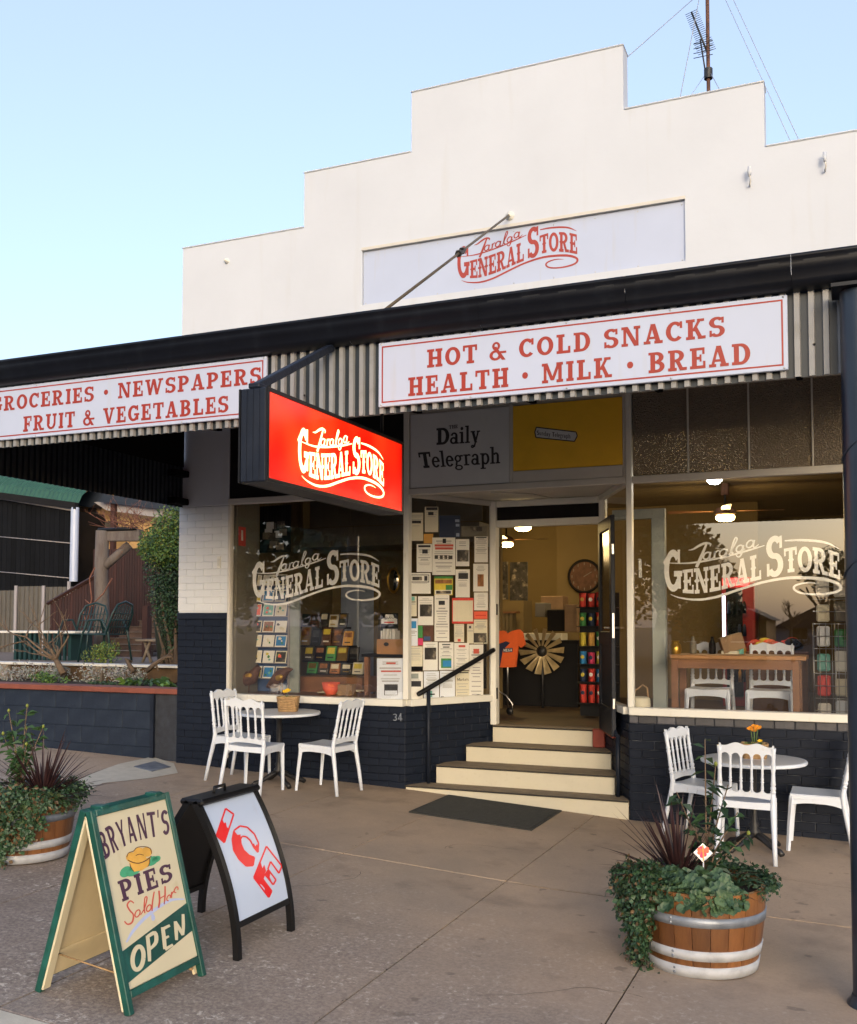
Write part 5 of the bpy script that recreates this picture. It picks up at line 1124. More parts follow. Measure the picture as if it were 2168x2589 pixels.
MB().box((-3.29, Yi, .795), (-3.14, Yj, .83), ch=.012).build('apex', 'black', ic)
MB().tube([(-3.21, -4.60, .83), (-3.21, -4.595, .862), (-3.21, -4.50, .862), (-3.21, -4.495, .83)], .009, 8).build('handle', 'black', ic)
# letters on the curved panel: pixel -> curved surface (search along the profile)
def toice(x, y, l):
    u, v = z3(x, y); best = None
    lo_, hi_ = .1, 1.0
    def err(f):
        p_ = arcp(f, -2.925, 1); tn = (arcp(min(1, f+.02), -2.925, 1)-arcp(f-.02, -2.925, 1)).normalized(); n = V((tn.z, 0, -tn.x)); p_ = p_+n*(.0068+l*.0004)
        q = pplane(u, v, p_, n); return q, (q-V((p_.x, q.y, p_.z))).dot(tn)
    for _ in range(24):
        m_ = (lo_+hi_)/2
        if err(m_)[1] > 0: lo_ = m_
        else: hi_ = m_
    return err((lo_+hi_)/2)[0]
t = MB()
def outline(pts, w=9, l=2):
    for a_, b_ in zip(pts, pts[1:]): stroke(t, [(a_[0], a_[1], w), ((a_[0]+b_[0])/2, (a_[1]+b_[1])/2, w), (b_[0], b_[1], w)], toice, l, sub=2)
def fill(pts, l=1): t.add([toice(x, y, l) for x, y in pts], [tuple(range(len(pts)))[::-1]])
I_ = [(1255, 208), (1300, 240), (1248, 398), (1204, 358)]; outline(I_+I_[:1]); fill([(1237, 268), (1246, 290), (1256, 284), (1262, 312), (1272, 318), (1248, 398), (1204, 358)])
outer = [(1408, 525), (1370, 528), (1330, 490), (1300, 440), (1292, 380), (1302, 330), (1335, 305), (1375, 312), (1415, 350), (1438, 400), (1435, 452)]
inner = [(1415, 480), (1385, 468), (1355, 440), (1340, 405), (1338, 378), (1348, 362), (1370, 365), (1392, 385), (1405, 410), (1412, 425)]
C_ = outer+[(1412, 425)]; outline(outer, 9); outline(inner, 9); outline([outer[0], inner[0]]); outline([outer[-1], inner[-1]])
for k in range(5):
    o_, i_ = outer, inner; fill([o_[k], o_[k+1], i_[min(k+1, 4)], i_[min(k, 4)]])
fill([(1402, 415), (1412, 400), (1420, 418), (1430, 405), (1436, 425), (1433, 450), (1416, 430)]); fill([(1302, 345), (1320, 355), (1338, 352), (1340, 385), (1296, 385)])
E_ = [(1482, 418), (1568, 528), (1552, 568), (1505, 503), (1490, 545), (1535, 605), (1520, 632), (1472, 572), (1462, 600), (1512, 668), (1495, 702), (1412, 592), (1482, 418)]; outline(E_, 9)
fill([(1448, 500), (1460, 540), (1470, 520), (1480, 555), (1472, 572), (1462, 600), (1430, 615), (1412, 592)]); fill([(1412, 592), (1462, 600), (1512, 668), (1495, 702)]); fill([(1490, 545), (1505, 560), (1500, 590), (1520, 632), (1472, 572)])
t.build('lettering', 'ice_red', ipan)
# ------------------------------------------------------------------ garden on the left
def zG(x, y): return (x*.2729, 1200+y*.2729)
gw = thing('garden_wall', 'low navy garden wall with a red-brown timber cap left of the pillar', 'wall', (-9, .1, .2))
gb = MB().box((-16, .112, 0), (-7.36, .3, .955)).build('block_wall', 'render_wall', gw)
lay(gb, V((-13.36, .1, 0)), V((1, 0, 0)), 6.0, .15, .955, 'render_wall', ch=.2, bl=.4, dp=.014, jit=.0, gp=.002)
box('wall_pier', (-7.36, .085, 0), (-7.31, .3, .955), 'navy', gw); box('rough_bay', (-7.309, .12, .1), (-6.95, .3, .955), 'render_rough', gw)
for i, x in enumerate((-16, -13.1, -10.15)): box('cap_board', (x, .06, .958), (x+2.94 if i < 2 else -6.94, .34, 1.02), 'cap_red', gw, ch=.006)
box('garden_bed', (-16, .3, .3), (-6.95, 1.32, .99), 'soil', None, kind='structure')
cy = MB().box((-45, 1.42, .2), (-6.96, 30, 1.18)); cy.build('courtyard', 'gravel', None, kind='structure')
sw = thing('sleeper_edge', 'low sleeper retaining edge with pale posts and pale top plank in the garden', 'garden edging', (-9, 1.3, .99))
for i in range(4): x = -15+i*2.02; box('sleeper', (x, 1.33, .992), (x+2.0, 1.42, 1.185), 'sleeper', sw, ch=.01)
for x in (-10.78, -9.15, -12.4): box('edge_post', (x-.085, 1.24, .99), (x+.085, 1.325, 1.19), 'timber_old', sw, ch=.01)
for i in range(4): x = -15+i*2.02; box('top_plank', (x, 1.22, 1.191), (x+2.005, 1.46, 1.222), 'table_white', sw, ch=.004)
def foliage(b, rr, n, fn, s0, s1, mats, up=.3):
    for i in range(n):
        p_, o = fn(); d = V((rr.gauss(0, 1), rr.gauss(0, 1), rr.gauss(up, .7))); b.leaf(p_, d, o+V((rr.gauss(0, .5), rr.gauss(0, .5), rr.gauss(0, .5))), rr.uniform(s0, s1), rr.uniform(s0, s1)*.6, rr.choice(mats), .15)
def clump(name, label, c, rx, ry, rz, n, s0, s1, mats, seed, cat='plant', group=None, up=.3, core=None):
    t = thing(name, label, cat, c, group); rr = random.Random(seed); b = MB()
    lob = [(rr.gauss(0, .35), rr.gauss(0, .35), rr.uniform(.2, .7), rr.uniform(.5, .8)) for _ in range(7)]
    def fn():
        lx, ly, lz, lr = rr.choice(lob); v = V((rr.gauss(0, 1), rr.gauss(0, 1), rr.gauss(0, 1))).normalized(); q = V((lx, ly, lz))+v*lr*rr.uniform(.55, 1)*.6
        return c+V((q.x*rx, q.y*ry, max(.01, q.z*rz))), v
    foliage(b, rr, n, fn, s0, s1, mats, up); b.build('foliage', None, t)
    if core:
        k = MB(); k.lathe([(0, 0), (rx*.45, .02), (rx*.5, rz*.35), (rx*.35, rz*.6), (0, rz*.75)], c, 12); k.build('stems', core, t)
    return t
def bp(x, y, Y): return py(*zG(x, y), Y)
for i, (x, w, n, lab) in enumerate(((90, .42, 600, 'silver ground cover at the left end of the garden bed'), (380, .4, 650, 'silver ground cover left of the bare shrub'), (760, .22, 260, 'silver ground cover in front of the pale garden post'), (1180, .4, 520, 'silver ground cover behind the big-leaved plant'))):
    p_ = bp(x, 1880, .85); clump('silver_groundcover', lab, V((p_.x, .95, .99)), w, .3, .24, n, .02, .045, ('leaf_silver', 'leaf_silver', 'eave'), 30+i, group='silver ground cover in the garden bed', up=.6)
p_ = bp(450, 1900, .6); clump('herb_clump', 'bright green leafy clump in the garden bed', V((p_.x, .6, .99)), .3, .2, .16, 420, .025, .05, ('leaf_mid', 'leaf_bright'), 41)
p_ = bp(1330, 1900, .6); t = thing('comfrey', 'big-leaved green plant in the garden bed near the pillar', 'plant', V((p_.x, .6, .99))); b = MB(); rr = random.Random(5)
for i in range(60):
    a = rr.uniform(0, 6.28); r = rr.uniform(0, .32); d = V((math.cos(a), math.sin(a), rr.uniform(.0, .8))); b.leaf(V((p_.x+r*math.cos(a), .6+r*.6*math.sin(a), .995+rr.uniform(0, .06))), d, V((0, 0, 1)), rr.uniform(.1, .2), rr.uniform(.05, .09), 'leaf_mid' if i % 4 else 'leaf_bright', .2, .35)
b.build('leaves', None, t)
p_ = bp(930, 1910, .45); clump('low_weed', 'low dark green weeds by the garden wall cap', V((p_.x, .5, .99)), .22, .14, .09, 160, .02, .045, ('leaf_dark', 'leaf_mid'), 43)
def branches(b, p_, d, l, r, depth, rr, m=None, spread=.6, kids=(2, 4), keep=.72, tips=None, up=.12):
    n = 4; P = [p_]; q = p_.copy(); dd_ = d.copy()
    for i in range(n): dd_ = (dd_+V((rr.gauss(0, .13), rr.gauss(0, .13), rr.gauss(up*.3, .1)))).normalized(); q = q+dd_*l/n; P.append(q.copy())
    b.tube(P, [r*(1-.45*i/n) for i in range(n+1)], 6 if r > .012 else 4, m)
    if depth == 0:
        if tips is not None: tips.append((q, dd_))
        return
    for k in range(rr.randint(*kids)):
        nd = (dd_+V((rr.gauss(0, spread), rr.gauss(0, spread), rr.gauss(up, spread*.6)))).normalized(); s = P[rr.choice([2, 3, 4, 4])]
        branches(b, s, nd, l*rr.uniform(.55, .85), r*keep*.8, depth-1, rr, m, spread, kids, keep, tips, up)
t = thing('bare_shrub', 'leafless branching shrub standing in the garden bed', 'shrub', V((-9.5, .8, .99))); b = MB(); rr = random.Random(11)
base = bp(590, 1850, .8); fork = bp(520, 1720, .8); b.tube([base, fork], [.045, .035], 8)
for ex, ey, r in ((500, 1480, .026), (60, 1400, .02), (0, 1520, .018), (720, 1400, .02), (560, 1500, .022), (260, 1450, .018), (150, 1600, .016)):
    e = bp(ex, ey, .8+rr.uniform(-.3, .3)); d = (e-fork); branches(b, fork, d.normalized(), d.length*.6, r, 2, rr, None, .45, (2, 3))
b.build('branches', 'twig', t)
t = thing('crooked_shrub', 'crooked bare woody stems in the garden bed near the pillar', 'shrub', V((-8.4, .8, .99))); b = MB()
b.tube([bp(1240, 1830, .8), bp(1200, 1770, .8), bp(1170, 1715, .8), bp(1225, 1735, .85)], [.035, .03, .028, .015], 7); b.tube([bp(1360, 1820, .8), bp(1440, 1750, .8), bp(1540, 1690, .85), bp(1600, 1690, .85)], [.03, .028, .024, .012], 7); b.tube([bp(1440, 1750, .8), bp(1470, 1820, .8)], [.02, .008], 6); b.tube([bp(1540, 1690, .85), bp(1620, 1600, .9)], [.014, .005], 5)
b.build('stems', 'bark', t)
# furniture in the courtyard
CZ = 1.18
t = thing('garden_table', 'green slatted garden table with a white top in the courtyard', 'table', (-11.8, 3.1, CZ))
box('table_top', (-12.5, 2.8, 1.60), (-10.95, 3.4, 1.635), 'table_white', t, ch=.006)
for i in range(11): x = -12.22+i*.1; box('slat', (x, 2.85, CZ), (x+.045, 2.88, 1.6), 'chair_green', t)
for x in (-12.25, -11.15): box('leg', (x, 2.88, CZ), (x+.06, 3.35, 1.6), 'chair_green', t)
def gchair(label, x, y, rz):
    t = thing('garden_chair', label, 'chair', (0, 0, 0), 'green metal garden chairs')
    for s in (-1, 1):
        MB().tube([(s*.28, .26, 0), (s*.27, .2, .42), (s*.27, .1, .62), (s*.26, -.12, .63), (s*.24, -.22, .45), (s*.25, -.3, 0)], .016, 8).build('leg', 'chair_green', t)
    pts = [(-.25, -.2, .42), (-.25, -.3, .72), (-.18, -.34, .85), (0, -.35, .9), (.18, -.34, .85), (.25, -.3, .72), (.25, -.2, .42)]; MB().tube(pts, .016, 8).build('back_frame', 'chair_green', t)
    b = MB()
    for i in range(7): x_ = -.18+i*.06; b.tube([(x_, -.2, .42), (x_, -.34, .86-abs(x_)*.25)], .009, 5)
    for i in range(3): b.tube([(-.24, -.24-.03*i, .52+i*.1), (.24, -.24-.03*i, .52+i*.1)], .008, 5)
    b.build('back_bars', 'chair_green', t); box('seat', (-.25, -.2, .40), (.25, .24, .42), 'chair_green', t, ch=.006)
    t.location = (x, y, CZ); t.rotation_euler = (0, 0, R_(rz)); return t
gchair('dark green metal garden chair facing the street', -11.0, 3.0, 185); gchair('dark green metal garden chair seen from the side by the steps', -10.32, 2.75, 95)
p_ = bp(1000, 1690, 2.3); clump('lime_bush', 'small rounded lime-green bush in the courtyard', V((p_.x, 2.2, CZ)), .34, .3, .34, 900, .02, .05, ('leaf_lime', 'leaf_lime', 'leaf_bright', 'leaf_mid'), 50, 'bush', up=1.2)
t = thing('trestle', 'small weathered timber trestle table beside the pillar', 'table', (-9.35, 2.9, CZ)); box('table_top', (-9.72, 2.7, 1.49), (-9.0, 3.1, 1.525), 'timber_old', t, ch=.005)
for s in (0, 1):
    for k in (-1, 1): x = -9.58+s*.42; MB().tube([(x+.05*k, 2.8+.15*s, 1.49), (x-.09*k if s else x+.0-.08*k, 2.8+.15*s, CZ)], .022, 6).build('leg', 'timber_old', t)
# arbour post with brace, beam and red vine
AY = 4.0
t = thing('arbour', 'old weathered timber arbour post with brace and beam in the courtyard', 'arbour', bp(940, 1550, AY)); lo = bp(940, 1600, AY)
pt_, pb_ = bp(950, 520, AY), V((lo.x, AY, CZ)); MB().tube([pb_, pb_.lerp(pt_, .3)+V((.015, 0, 0)), pb_.lerp(pt_, .65)-V((.02, 0, 0)), pt_], [.125, .12, .115, .11], 12).build('post', 'post_wood', t)
MB().tube([bp(970, 850, AY), bp(1200, 650, AY+.2)], .075, 8).build('brace', 'post_wood', t); a, c = bp(915, 512, AY), bp(1270, 500, AY); MB().tube([a, c], .035, 6).build('rail', 'black', t); MB().obox((bp(980, 560, AY)+bp(1290, 560, AY))/2+V((0, .05, 0)), (bp(1290, 560, AY)-bp(980, 560, AY))/2, V((0, .06, 0)), V((0, 0, .1)), ch=.01).build('beam', 'post_wood', t)
t = thing('bare_vine', 'tangle of bare reddish vine twigs on the arbour', 'vine', bp(1180, 500, AY)); b = MB(); rr = random.Random(17)
for i in range(46):
    s = bp(rr.uniform(990, 1420), rr.uniform(430, 520), AY+rr.uniform(-.3, .5)); branches(b, s, V((rr.gauss(0, .7), rr.gauss(0, .5), rr.uniform(-.1, .7))).normalized(), rr.uniform(.2, .42), .007, 1, rr, None, .8, (2, 3))
for P in ([(880, 860), (830, 960), (850, 1150), (800, 1400)], [(1040, 960), (960, 1100), (870, 1190), (820, 1350)], [(790, 1160), (860, 1220)], [(770, 1240), (800, 1400), (850, 1330)]): b.tube([bp(x, y, AY-.25) for x, y in P], [.012]*(len(P)-1)+[.005], 5)
b.build('twigs', 'twig_red', t)
# tall green climber by the pillar
t = thing('climbing_shrub', 'tall bushy green climber beside the pillar, bright on top', 'shrub', V((-9.2, 2.6, CZ))); rr = random.Random(23); b = MB(); HY = 2.5
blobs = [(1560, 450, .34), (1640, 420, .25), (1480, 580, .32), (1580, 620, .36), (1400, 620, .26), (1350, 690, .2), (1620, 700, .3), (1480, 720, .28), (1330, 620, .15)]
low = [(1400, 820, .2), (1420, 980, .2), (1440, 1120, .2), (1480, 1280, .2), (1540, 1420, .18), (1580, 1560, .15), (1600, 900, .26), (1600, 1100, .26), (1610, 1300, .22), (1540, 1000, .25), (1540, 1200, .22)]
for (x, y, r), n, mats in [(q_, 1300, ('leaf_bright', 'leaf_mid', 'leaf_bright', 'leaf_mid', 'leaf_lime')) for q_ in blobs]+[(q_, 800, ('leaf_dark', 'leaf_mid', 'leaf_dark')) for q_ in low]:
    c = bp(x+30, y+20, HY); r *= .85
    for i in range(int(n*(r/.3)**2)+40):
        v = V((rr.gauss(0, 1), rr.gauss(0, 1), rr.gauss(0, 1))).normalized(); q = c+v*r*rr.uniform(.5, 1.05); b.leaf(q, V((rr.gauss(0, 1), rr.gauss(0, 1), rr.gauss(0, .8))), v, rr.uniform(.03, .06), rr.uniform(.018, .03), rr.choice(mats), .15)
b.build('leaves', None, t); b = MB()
for k in range(9): P = [V((-8.95+rr.uniform(-.25, .25), HY+rr.uniform(-.15, .25), CZ-.01))]; e = bp(rr.uniform(1400, 1640), rr.uniform(520, 760), HY+rr.uniform(-.15, .2)); P += [P[0].lerp(e, .4)+V((rr.gauss(0, .08), rr.gauss(0, .08), 0)), e]; b.tube(P, [.03, .022, .012], 6)
b.build('stems', 'bark', t)
for k, (x, y, r) in enumerate([(1540, 900, .22), (1560, 1150, .2)]):
    pass
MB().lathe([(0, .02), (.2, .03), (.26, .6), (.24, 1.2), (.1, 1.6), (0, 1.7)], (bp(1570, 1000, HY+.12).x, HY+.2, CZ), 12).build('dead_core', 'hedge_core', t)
# timber steps and boarded balustrade
t = thing('timber_stair', 'brown timber stair with boarded sides behind the arbour post', 'stair', V((-12, 5, CZ)))
x0, x1 = bp(985, 1500, 4.9).x, bp(1385, 1500, 4.9).x
for i in range(7):
    y = 4.7+i*.28; z = CZ+.105*i
    o = box('riser', (x0-.25, y, z), (x1+.02+i*.01, y+.285, z+.098), 'timber_step', t); box('tread', (x0-.27, y-.03, z+.0985), (x1+.03+i*.01, y+.28, z+.104), 'timber_old', o)
box('stair_post', (x1+.03, 4.66, CZ), (x1+.14, 4.78, CZ+.88), 'timber_red', t); box('landing_beam', (x0-.1, 6.66, 1.93), (x1+.6, 6.75, 2.06), 'dark_roof', t)
def boards(Y, u0, u1, ytop, ybot, n, m, par, nm='board', d=.02):
    for i in range(n):
        a, c = u0+(u1-u0)*i/n, u0+(u1-u0)*(i+1)/n; mid_ = (a+c)/2; zt, zb = bp(mid_, ytop(mid_), Y).z, bp(mid_, ybot(mid_), Y).z
        box(nm, (bp(a, 1000, Y).x+.004, Y, zb), (bp(c, 1000, Y).x-.004, Y+d, zt), m, par)
boards(4.6, 470, 890, lambda x: 1200-(x-470)*.58, lambda x: 1760, 16, 'timber_red', t); MB().tube([bp(440, 1195, 4.58), bp(900, 930, 4.58)], .035, 4, smooth=False).build('handrail', 'timber_red', t)
t = thing('boarded_wall', 'dark red vertical-board wall above the timber stair', 'wall', V((-12.5, 7.2, 1.2))); boards(7.2, 860, 1680, lambda x: 690, lambda x: 1800, 34, 'timber_red', t); box('backing', (bp(850, 1000, 7.2).x, 7.225, .9), (bp(1700, 1000, 7.2).x, 7.26, bp(1000, 690, 7.2).z), 'in_dark', t)
# metal fence
t = thing('metal_fence', 'grey ribbed metal fence below the dark shed wall', 'fence', V((-15, 6, CZ))); FYY = 6.0
for u0, u1, yt, n in ((-420, 150, 1075, 2), (152, 410, 1035, 1), (412, 720, 1040, 1)):
    for k in range(n):
        a, c = u0+(u1-u0)*k/n, u0+(u1-u0)*(k+1)/n; xa, xc = bp(a, 1000, FYY).x, bp(c, 1000, FYY).x-.01; zt = bp((a+c)/2, yt, FYY).z
        nr = max(2, round((xc-xa)/.125)); w_ = (xc-xa)/nr; b = MB()
        for r in range(nr):
            P = [(xa+r*w_, .0), (xa+r*w_+w_*.68, 0), (xa+r*w_+w_*.76, -.03), (xa+r*w_+w_*.92, -.03), (xa+(r+1)*w_, 0)]
            b.add([(x, FYY+y, z) for x, y in P for z in (1.15, zt)], [(2*i, 2*i+2, 2*i+3, 2*i+1) for i in range(4)])
        b.build('fence_sheet', 'fence_metal', t)
for u in (155, 410, 645): x = bp(u, 1000, FYY-.03).x; box('fence_post', (x-.03, FYY-.06, CZ), (x+.03, FYY-.031, bp(u, 1030 if u < 600 else 990, FYY).z), 'table_white' if 0 else 'eave', t)
# shed with dark vertical cladding and green bullnose roof
SY = 7.0; t = thing('shed', 'dark clad shed with a curved green iron roof and white downpipe', 'shed', V((-16, SY, CZ)))
boards(SY, -300, 672, lambda x: 225+max(0, x)*.135, lambda x: 1090, 22, 'shade_cloth', t, 'cladding_board', .03)
box('shed_body', (bp(-300, 500, SY).x, SY+.03, 1.2), (bp(672, 500, SY).x, 9.5, bp(672, 330, SY).z), 'in_dark', t)
b = MB(); b.tube([bp(-100, 200, SY-.05), bp(672, 325, SY-.05)], .035, 6); b.build('eave_trim', 'eave', t)
for y in (600, 925): MB().tube([bp(-60, y-30, SY-.02), bp(655, y+35, SY-.02)], .01, 5).build('fixing_rail', 'eave', t)
x = bp(690, 600, SY-.1).x; MB().lathe([(.085, bp(690, 990, SY-.1).z), (.085, bp(690, 305, SY-.1).z)], (x, SY-.1, 0), 12).build('downpipe', 'sign_white', t)
b = MB(); a = bp(-200, 180, SY-.1); c = bp(720, 305, SY-.1); n = 44; prof = [(0, 0), (.12, .22), (.34, .40), (.65, .52), (1.1, .6), (1.9, .68)]
for i in range(n+1):
    f = i/n; p_ = a.lerp(c, f); k = .018*(1 if i % 2 else -1)
    b.v += [(p_.x, p_.y+dy, p_.z+.06+dz+k) for dy, dz in prof]
for i in range(n):
    for j in range(5): b.f.append((i*6+j, i*6+6+j, i*6+7+j, i*6+1+j)); b.m.append(0); b.sm.append(False)
b.build('roof', 'green_roof', t); b = MB(); b.obox((a+c)/2+V((0, -.03, .03)), (c-a)/2, V((0, .05, 0)), V((0, 0, .07))); b.build('gutter', 'in_dark', t)
# stone house
HYY = 8.0; t = thing('stone_house', 'old sandstone house wall with dark gable roof behind the arbour', 'house', V((-15.5, HYY, CZ)))
xa, xc = bp(700, 600, HYY).x, bp(1010, 600, HYY).x; zt, zb = bp(800, 290, HYY).z, 1.2
sw_ = box('stone_wall', (xa, HYY, zb), (xc+1.5, HYY+.4, zt+.3), 'stone_mortar', t)
rr = random.Random(4); z = zb+.05
while z < zt:
    h = rr.choice([.14, .2, .28, .34]); x = xa+.02+rr.uniform(0, .05)
    if rr.random() < .5:
        pass
    # brick quoins at the left, rubble beyond
    for k in range(2):
        zz = z+k*h/2; box('quoin_brick', (xa+.01, HYY-.015, zz+.006), (xa+.27-.1*((k+int(z*10)) % 2), HYY+.01, zz+h/2-.008), 'sandstone', sw_)
    x = xa+.32
    while x < xc:
        w_ = rr.uniform(.2, .5); n_ = rr.randint(5, 8); cx_, cz_ = x+w_/2, z+h/2; P = []
        for k in range(n_): a_ = 2*math.pi*k/n_+rr.uniform(-.2, .2); P.append((cx_+(w_/2-.015)*math.copysign(abs(math.cos(a_))**.6, math.cos(a_)), cz_+(h/2-.014)*math.copysign(abs(math.sin(a_))**.6, math.sin(a_))))
        MB().prism(P, lambda a_, b_, d: V((a_, HYY-d, b_)), -.01, rr.uniform(.015, .035)).build('stone', rr.choice(['sandstone', 'sandstone', 'sandstone', 'stone_dark']), sw_); x += w_+.02
    z += h
def quadpx(nm, pts, Y, m, par, d=.15):
    P = [bp(x, y, Y) for x, y in pts]; MB().prism([(p_.x, p_.z) for p_ in P], lambda a_, b_, dd_: V((a_, Y+dd_, b_)), 0, d).build(nm, m, par)
quadpx('gable', [(650, 275), (840, 305), (985, 190), (830, 140)], 7.6, 'dark_roof', t, .3); quadpx('eave_lining', [(870, 255), (985, 330), (1720, 430), (1720, 310), (1040, 240)], 7.5, 'eave', t, .05); quadpx('fascia', [(960, 180), (1720, 285), (1720, 345), (900, 250)], 7.3, 'dark_roof', t, .1)
x = bp(1040, 400, 7.4).x; box('veranda_post', (x-.05, 7.4, bp(1040, 620, 7.4).z-1.5), (x+.05, 7.49, bp(1040, 250, 7.4).z), 'timber_red', t)
bw = box('brick_gable', (bp(380, 100, 9.5).x, 9.5, 3.5), (bp(1000, 100, 9.5).x, 9.9, bp(600, -100, 9.5).z), 'stone_mortar', t)
lay(bw, V((bp(380, 100, 9.5).x, 9.49, 0)), V((1, 0, 0)), bp(1000, 100, 9.5).x-bp(380, 100, 9.5).x, bp(600, 230, 9.5).z, bp(600, -60, 9.5).z, 'sandstone', ch=.086, bl=.24)
# ------------------------------------------------------------------ notices taped inside the splayed window
cA = A0-nA*.012
def nA4(x, y): return (1020+x*.13644, 1280+y*.13644)
def nA5(x, y): return (1020+x*.13644, 1520+y*.13644)
def notice(label, zf, r, m, items=(), group='notices in the entrance window', lines=0, ink='ink_grey', plane=None, depth=0):
    p0, n = plane or (cA-nA*depth*.0015, nA)
    x0, y0, x1, y1 = r; f = lambda x, y, o=0: pplane(*zf(x, y), p0+n*o, n)
    P = [f(x0, y0), f(x1, y0), f(x1, y1), f(x0, y1)]; t = thing('notice', label, 'notice', P[3], group)
    b = MB(); b.add([p_-n*.0005 for p_ in P]+[p_+n*.0003 for p_ in P], [(0, 1, 2, 3), (7, 6, 5, 4), (0, 4, 5, 1), (1, 5, 6, 2), (2, 6, 7, 3), (3, 7, 4, 0)]); b.build('sheet', m, t)
    for k, (a, c, d, e, mm) in enumerate(items):
        q = [f(x0+(x1-x0)*u, y0+(y1-y0)*v, .0012+.0003*k) for u, v in ((a, c), (d, c), (d, e), (a, e))]; MB().add(q, [(0, 1, 2, 3)]).build('picture', mm, t)
    if lines:
        b = MB(); rr = random.Random(hash(label) % 1000 if False else len(label)); y = .08; i = 0
        while y < .93 and i < lines:
            hit = any(c-.03 < y < e+.01 and d-a > .4 for a, c, d, e, _ in items); w = rr.uniform(.2, .42)
            if not hit:
                h = .018 if rr.random() < .75 else .03; q = [f(x0+(x1-x0)*u, y0+(y1-y0)*v, .0008) for u, v in ((.5-w, y), (.5+w, y), (.5+w, y+h), (.5-w, y+h))]; b.add(q, [(0, 1, 2, 3)])
            y += rr.choice([.05, .06, .09]); i += 1
        b['kind'] if False else None
        if b.v: b.build('print', ink, t, kind='stuff')
    return t
N4 = [
 ('faded swim notice at the top left of the entrance window', (110, 120, 370, 640), 'paper_cream', [(.2, .28, .85, .38, 'ink')], 6),
 ('green-tinted notice with two dark heading lines, topmost in the window', (400, 10, 650, 480), 'paper_cream', [(.1, .02, .95, .13, 'ink'), (.25, .2, .65, .33, 'ink')], 5),
 ('square dark navy poster high in the entrance window', (670, 170, 1060, 580), 'paper_navy', [(.75, .18, .95, .3, 'in_blue'), (.78, .38, .95, .5, 'in_blue'), (.8, .8, .95, .95, 'in_blue')], 0),
 ('faded grey strip at the top right of the window', (1075, 370, 1560, 560), 'in_grey', [(.35, .05, .8, .5, 'photo_dark')], 0),
 ('plain orange paper square beside the swim notice', (380, 510, 555, 690), 'paper_orange', [], 0),
 ('white notice with a small black car picture', (250, 700, 535, 1220), 'paper', [(.1, .04, .9, .12, 'ink'), (.36, .2, .72, .34, 'ink')], 10),
 ('tall notice with a round crest and four small animals', (540, 580, 965, 1275), 'paper', [(.45, .03, .6, .15, 'ink'), (.1, .18, .92, .24, 'sg_red'), (.12, .26, .9, .32, 'sg_red'), (.1, .47, .25, .57, 'photo_dark'), (.33, .47, .46, .57, 'photo_dark'), (.52, .47, .65, .57, 'photo_dark'), (.7, .48, .88, .58, 'photo_dark')], 14),
 ('notice with a dark square photo in the upper window', (975, 610, 1225, 1110), 'paper', [(.1, .4, .95, .83, 'photo_dark')], 3),
 ('grey-white text notice at the upper right of the window', (1320, 560, 1570, 1040), 'paper', [(.1, .02, .9, .06, 'ink')], 10),
 ('wide notice with a black-framed banner', (110, 1235, 510, 1620), 'paper', [(.07, .08, .93, .46, 'ink'), (.1, .12, .9, .42, 'paper'), (.15, .18, .6, .36, 'photo_dark'), (.7, .15, .85, .38, 'ink')], 8),
 ('colourful market flyer in yellow and green', (575, 1300, 920, 1650), 'paper_yellow', [(.0, .0, 1, .12, 'paper_green'), (.05, .17, .95, .38, 'photo_bush'), (.62, .45, .98, .72, 'paper_green'), (.03, .72, .95, .95, 'paper'), (.1, .76, .9, .92, 'photo_dark')], 0),
 ('notice with a black torn-edge banner', (970, 1170, 1235, 1690), 'paper', [(.2, .13, .88, .34, 'ink')], 9),
 ('notice with a tall russet photo', (1300, 1065, 1575, 1580), 'paper', [(.28, .38, .7, .82, 'photo_bush')], 4),
 ('narrow notice with a teal square', (110, 1670, 250, 2040), 'paper_cream', [(.1, .02, .75, .22, 'paper_teal'), (.05, .26, .85, .3, 'ink')], 6),
]
for i, (lab, r, m, it, ln) in enumerate(N4): notice(lab, nA4, r, m, it, lines=ln, depth=i % 3)
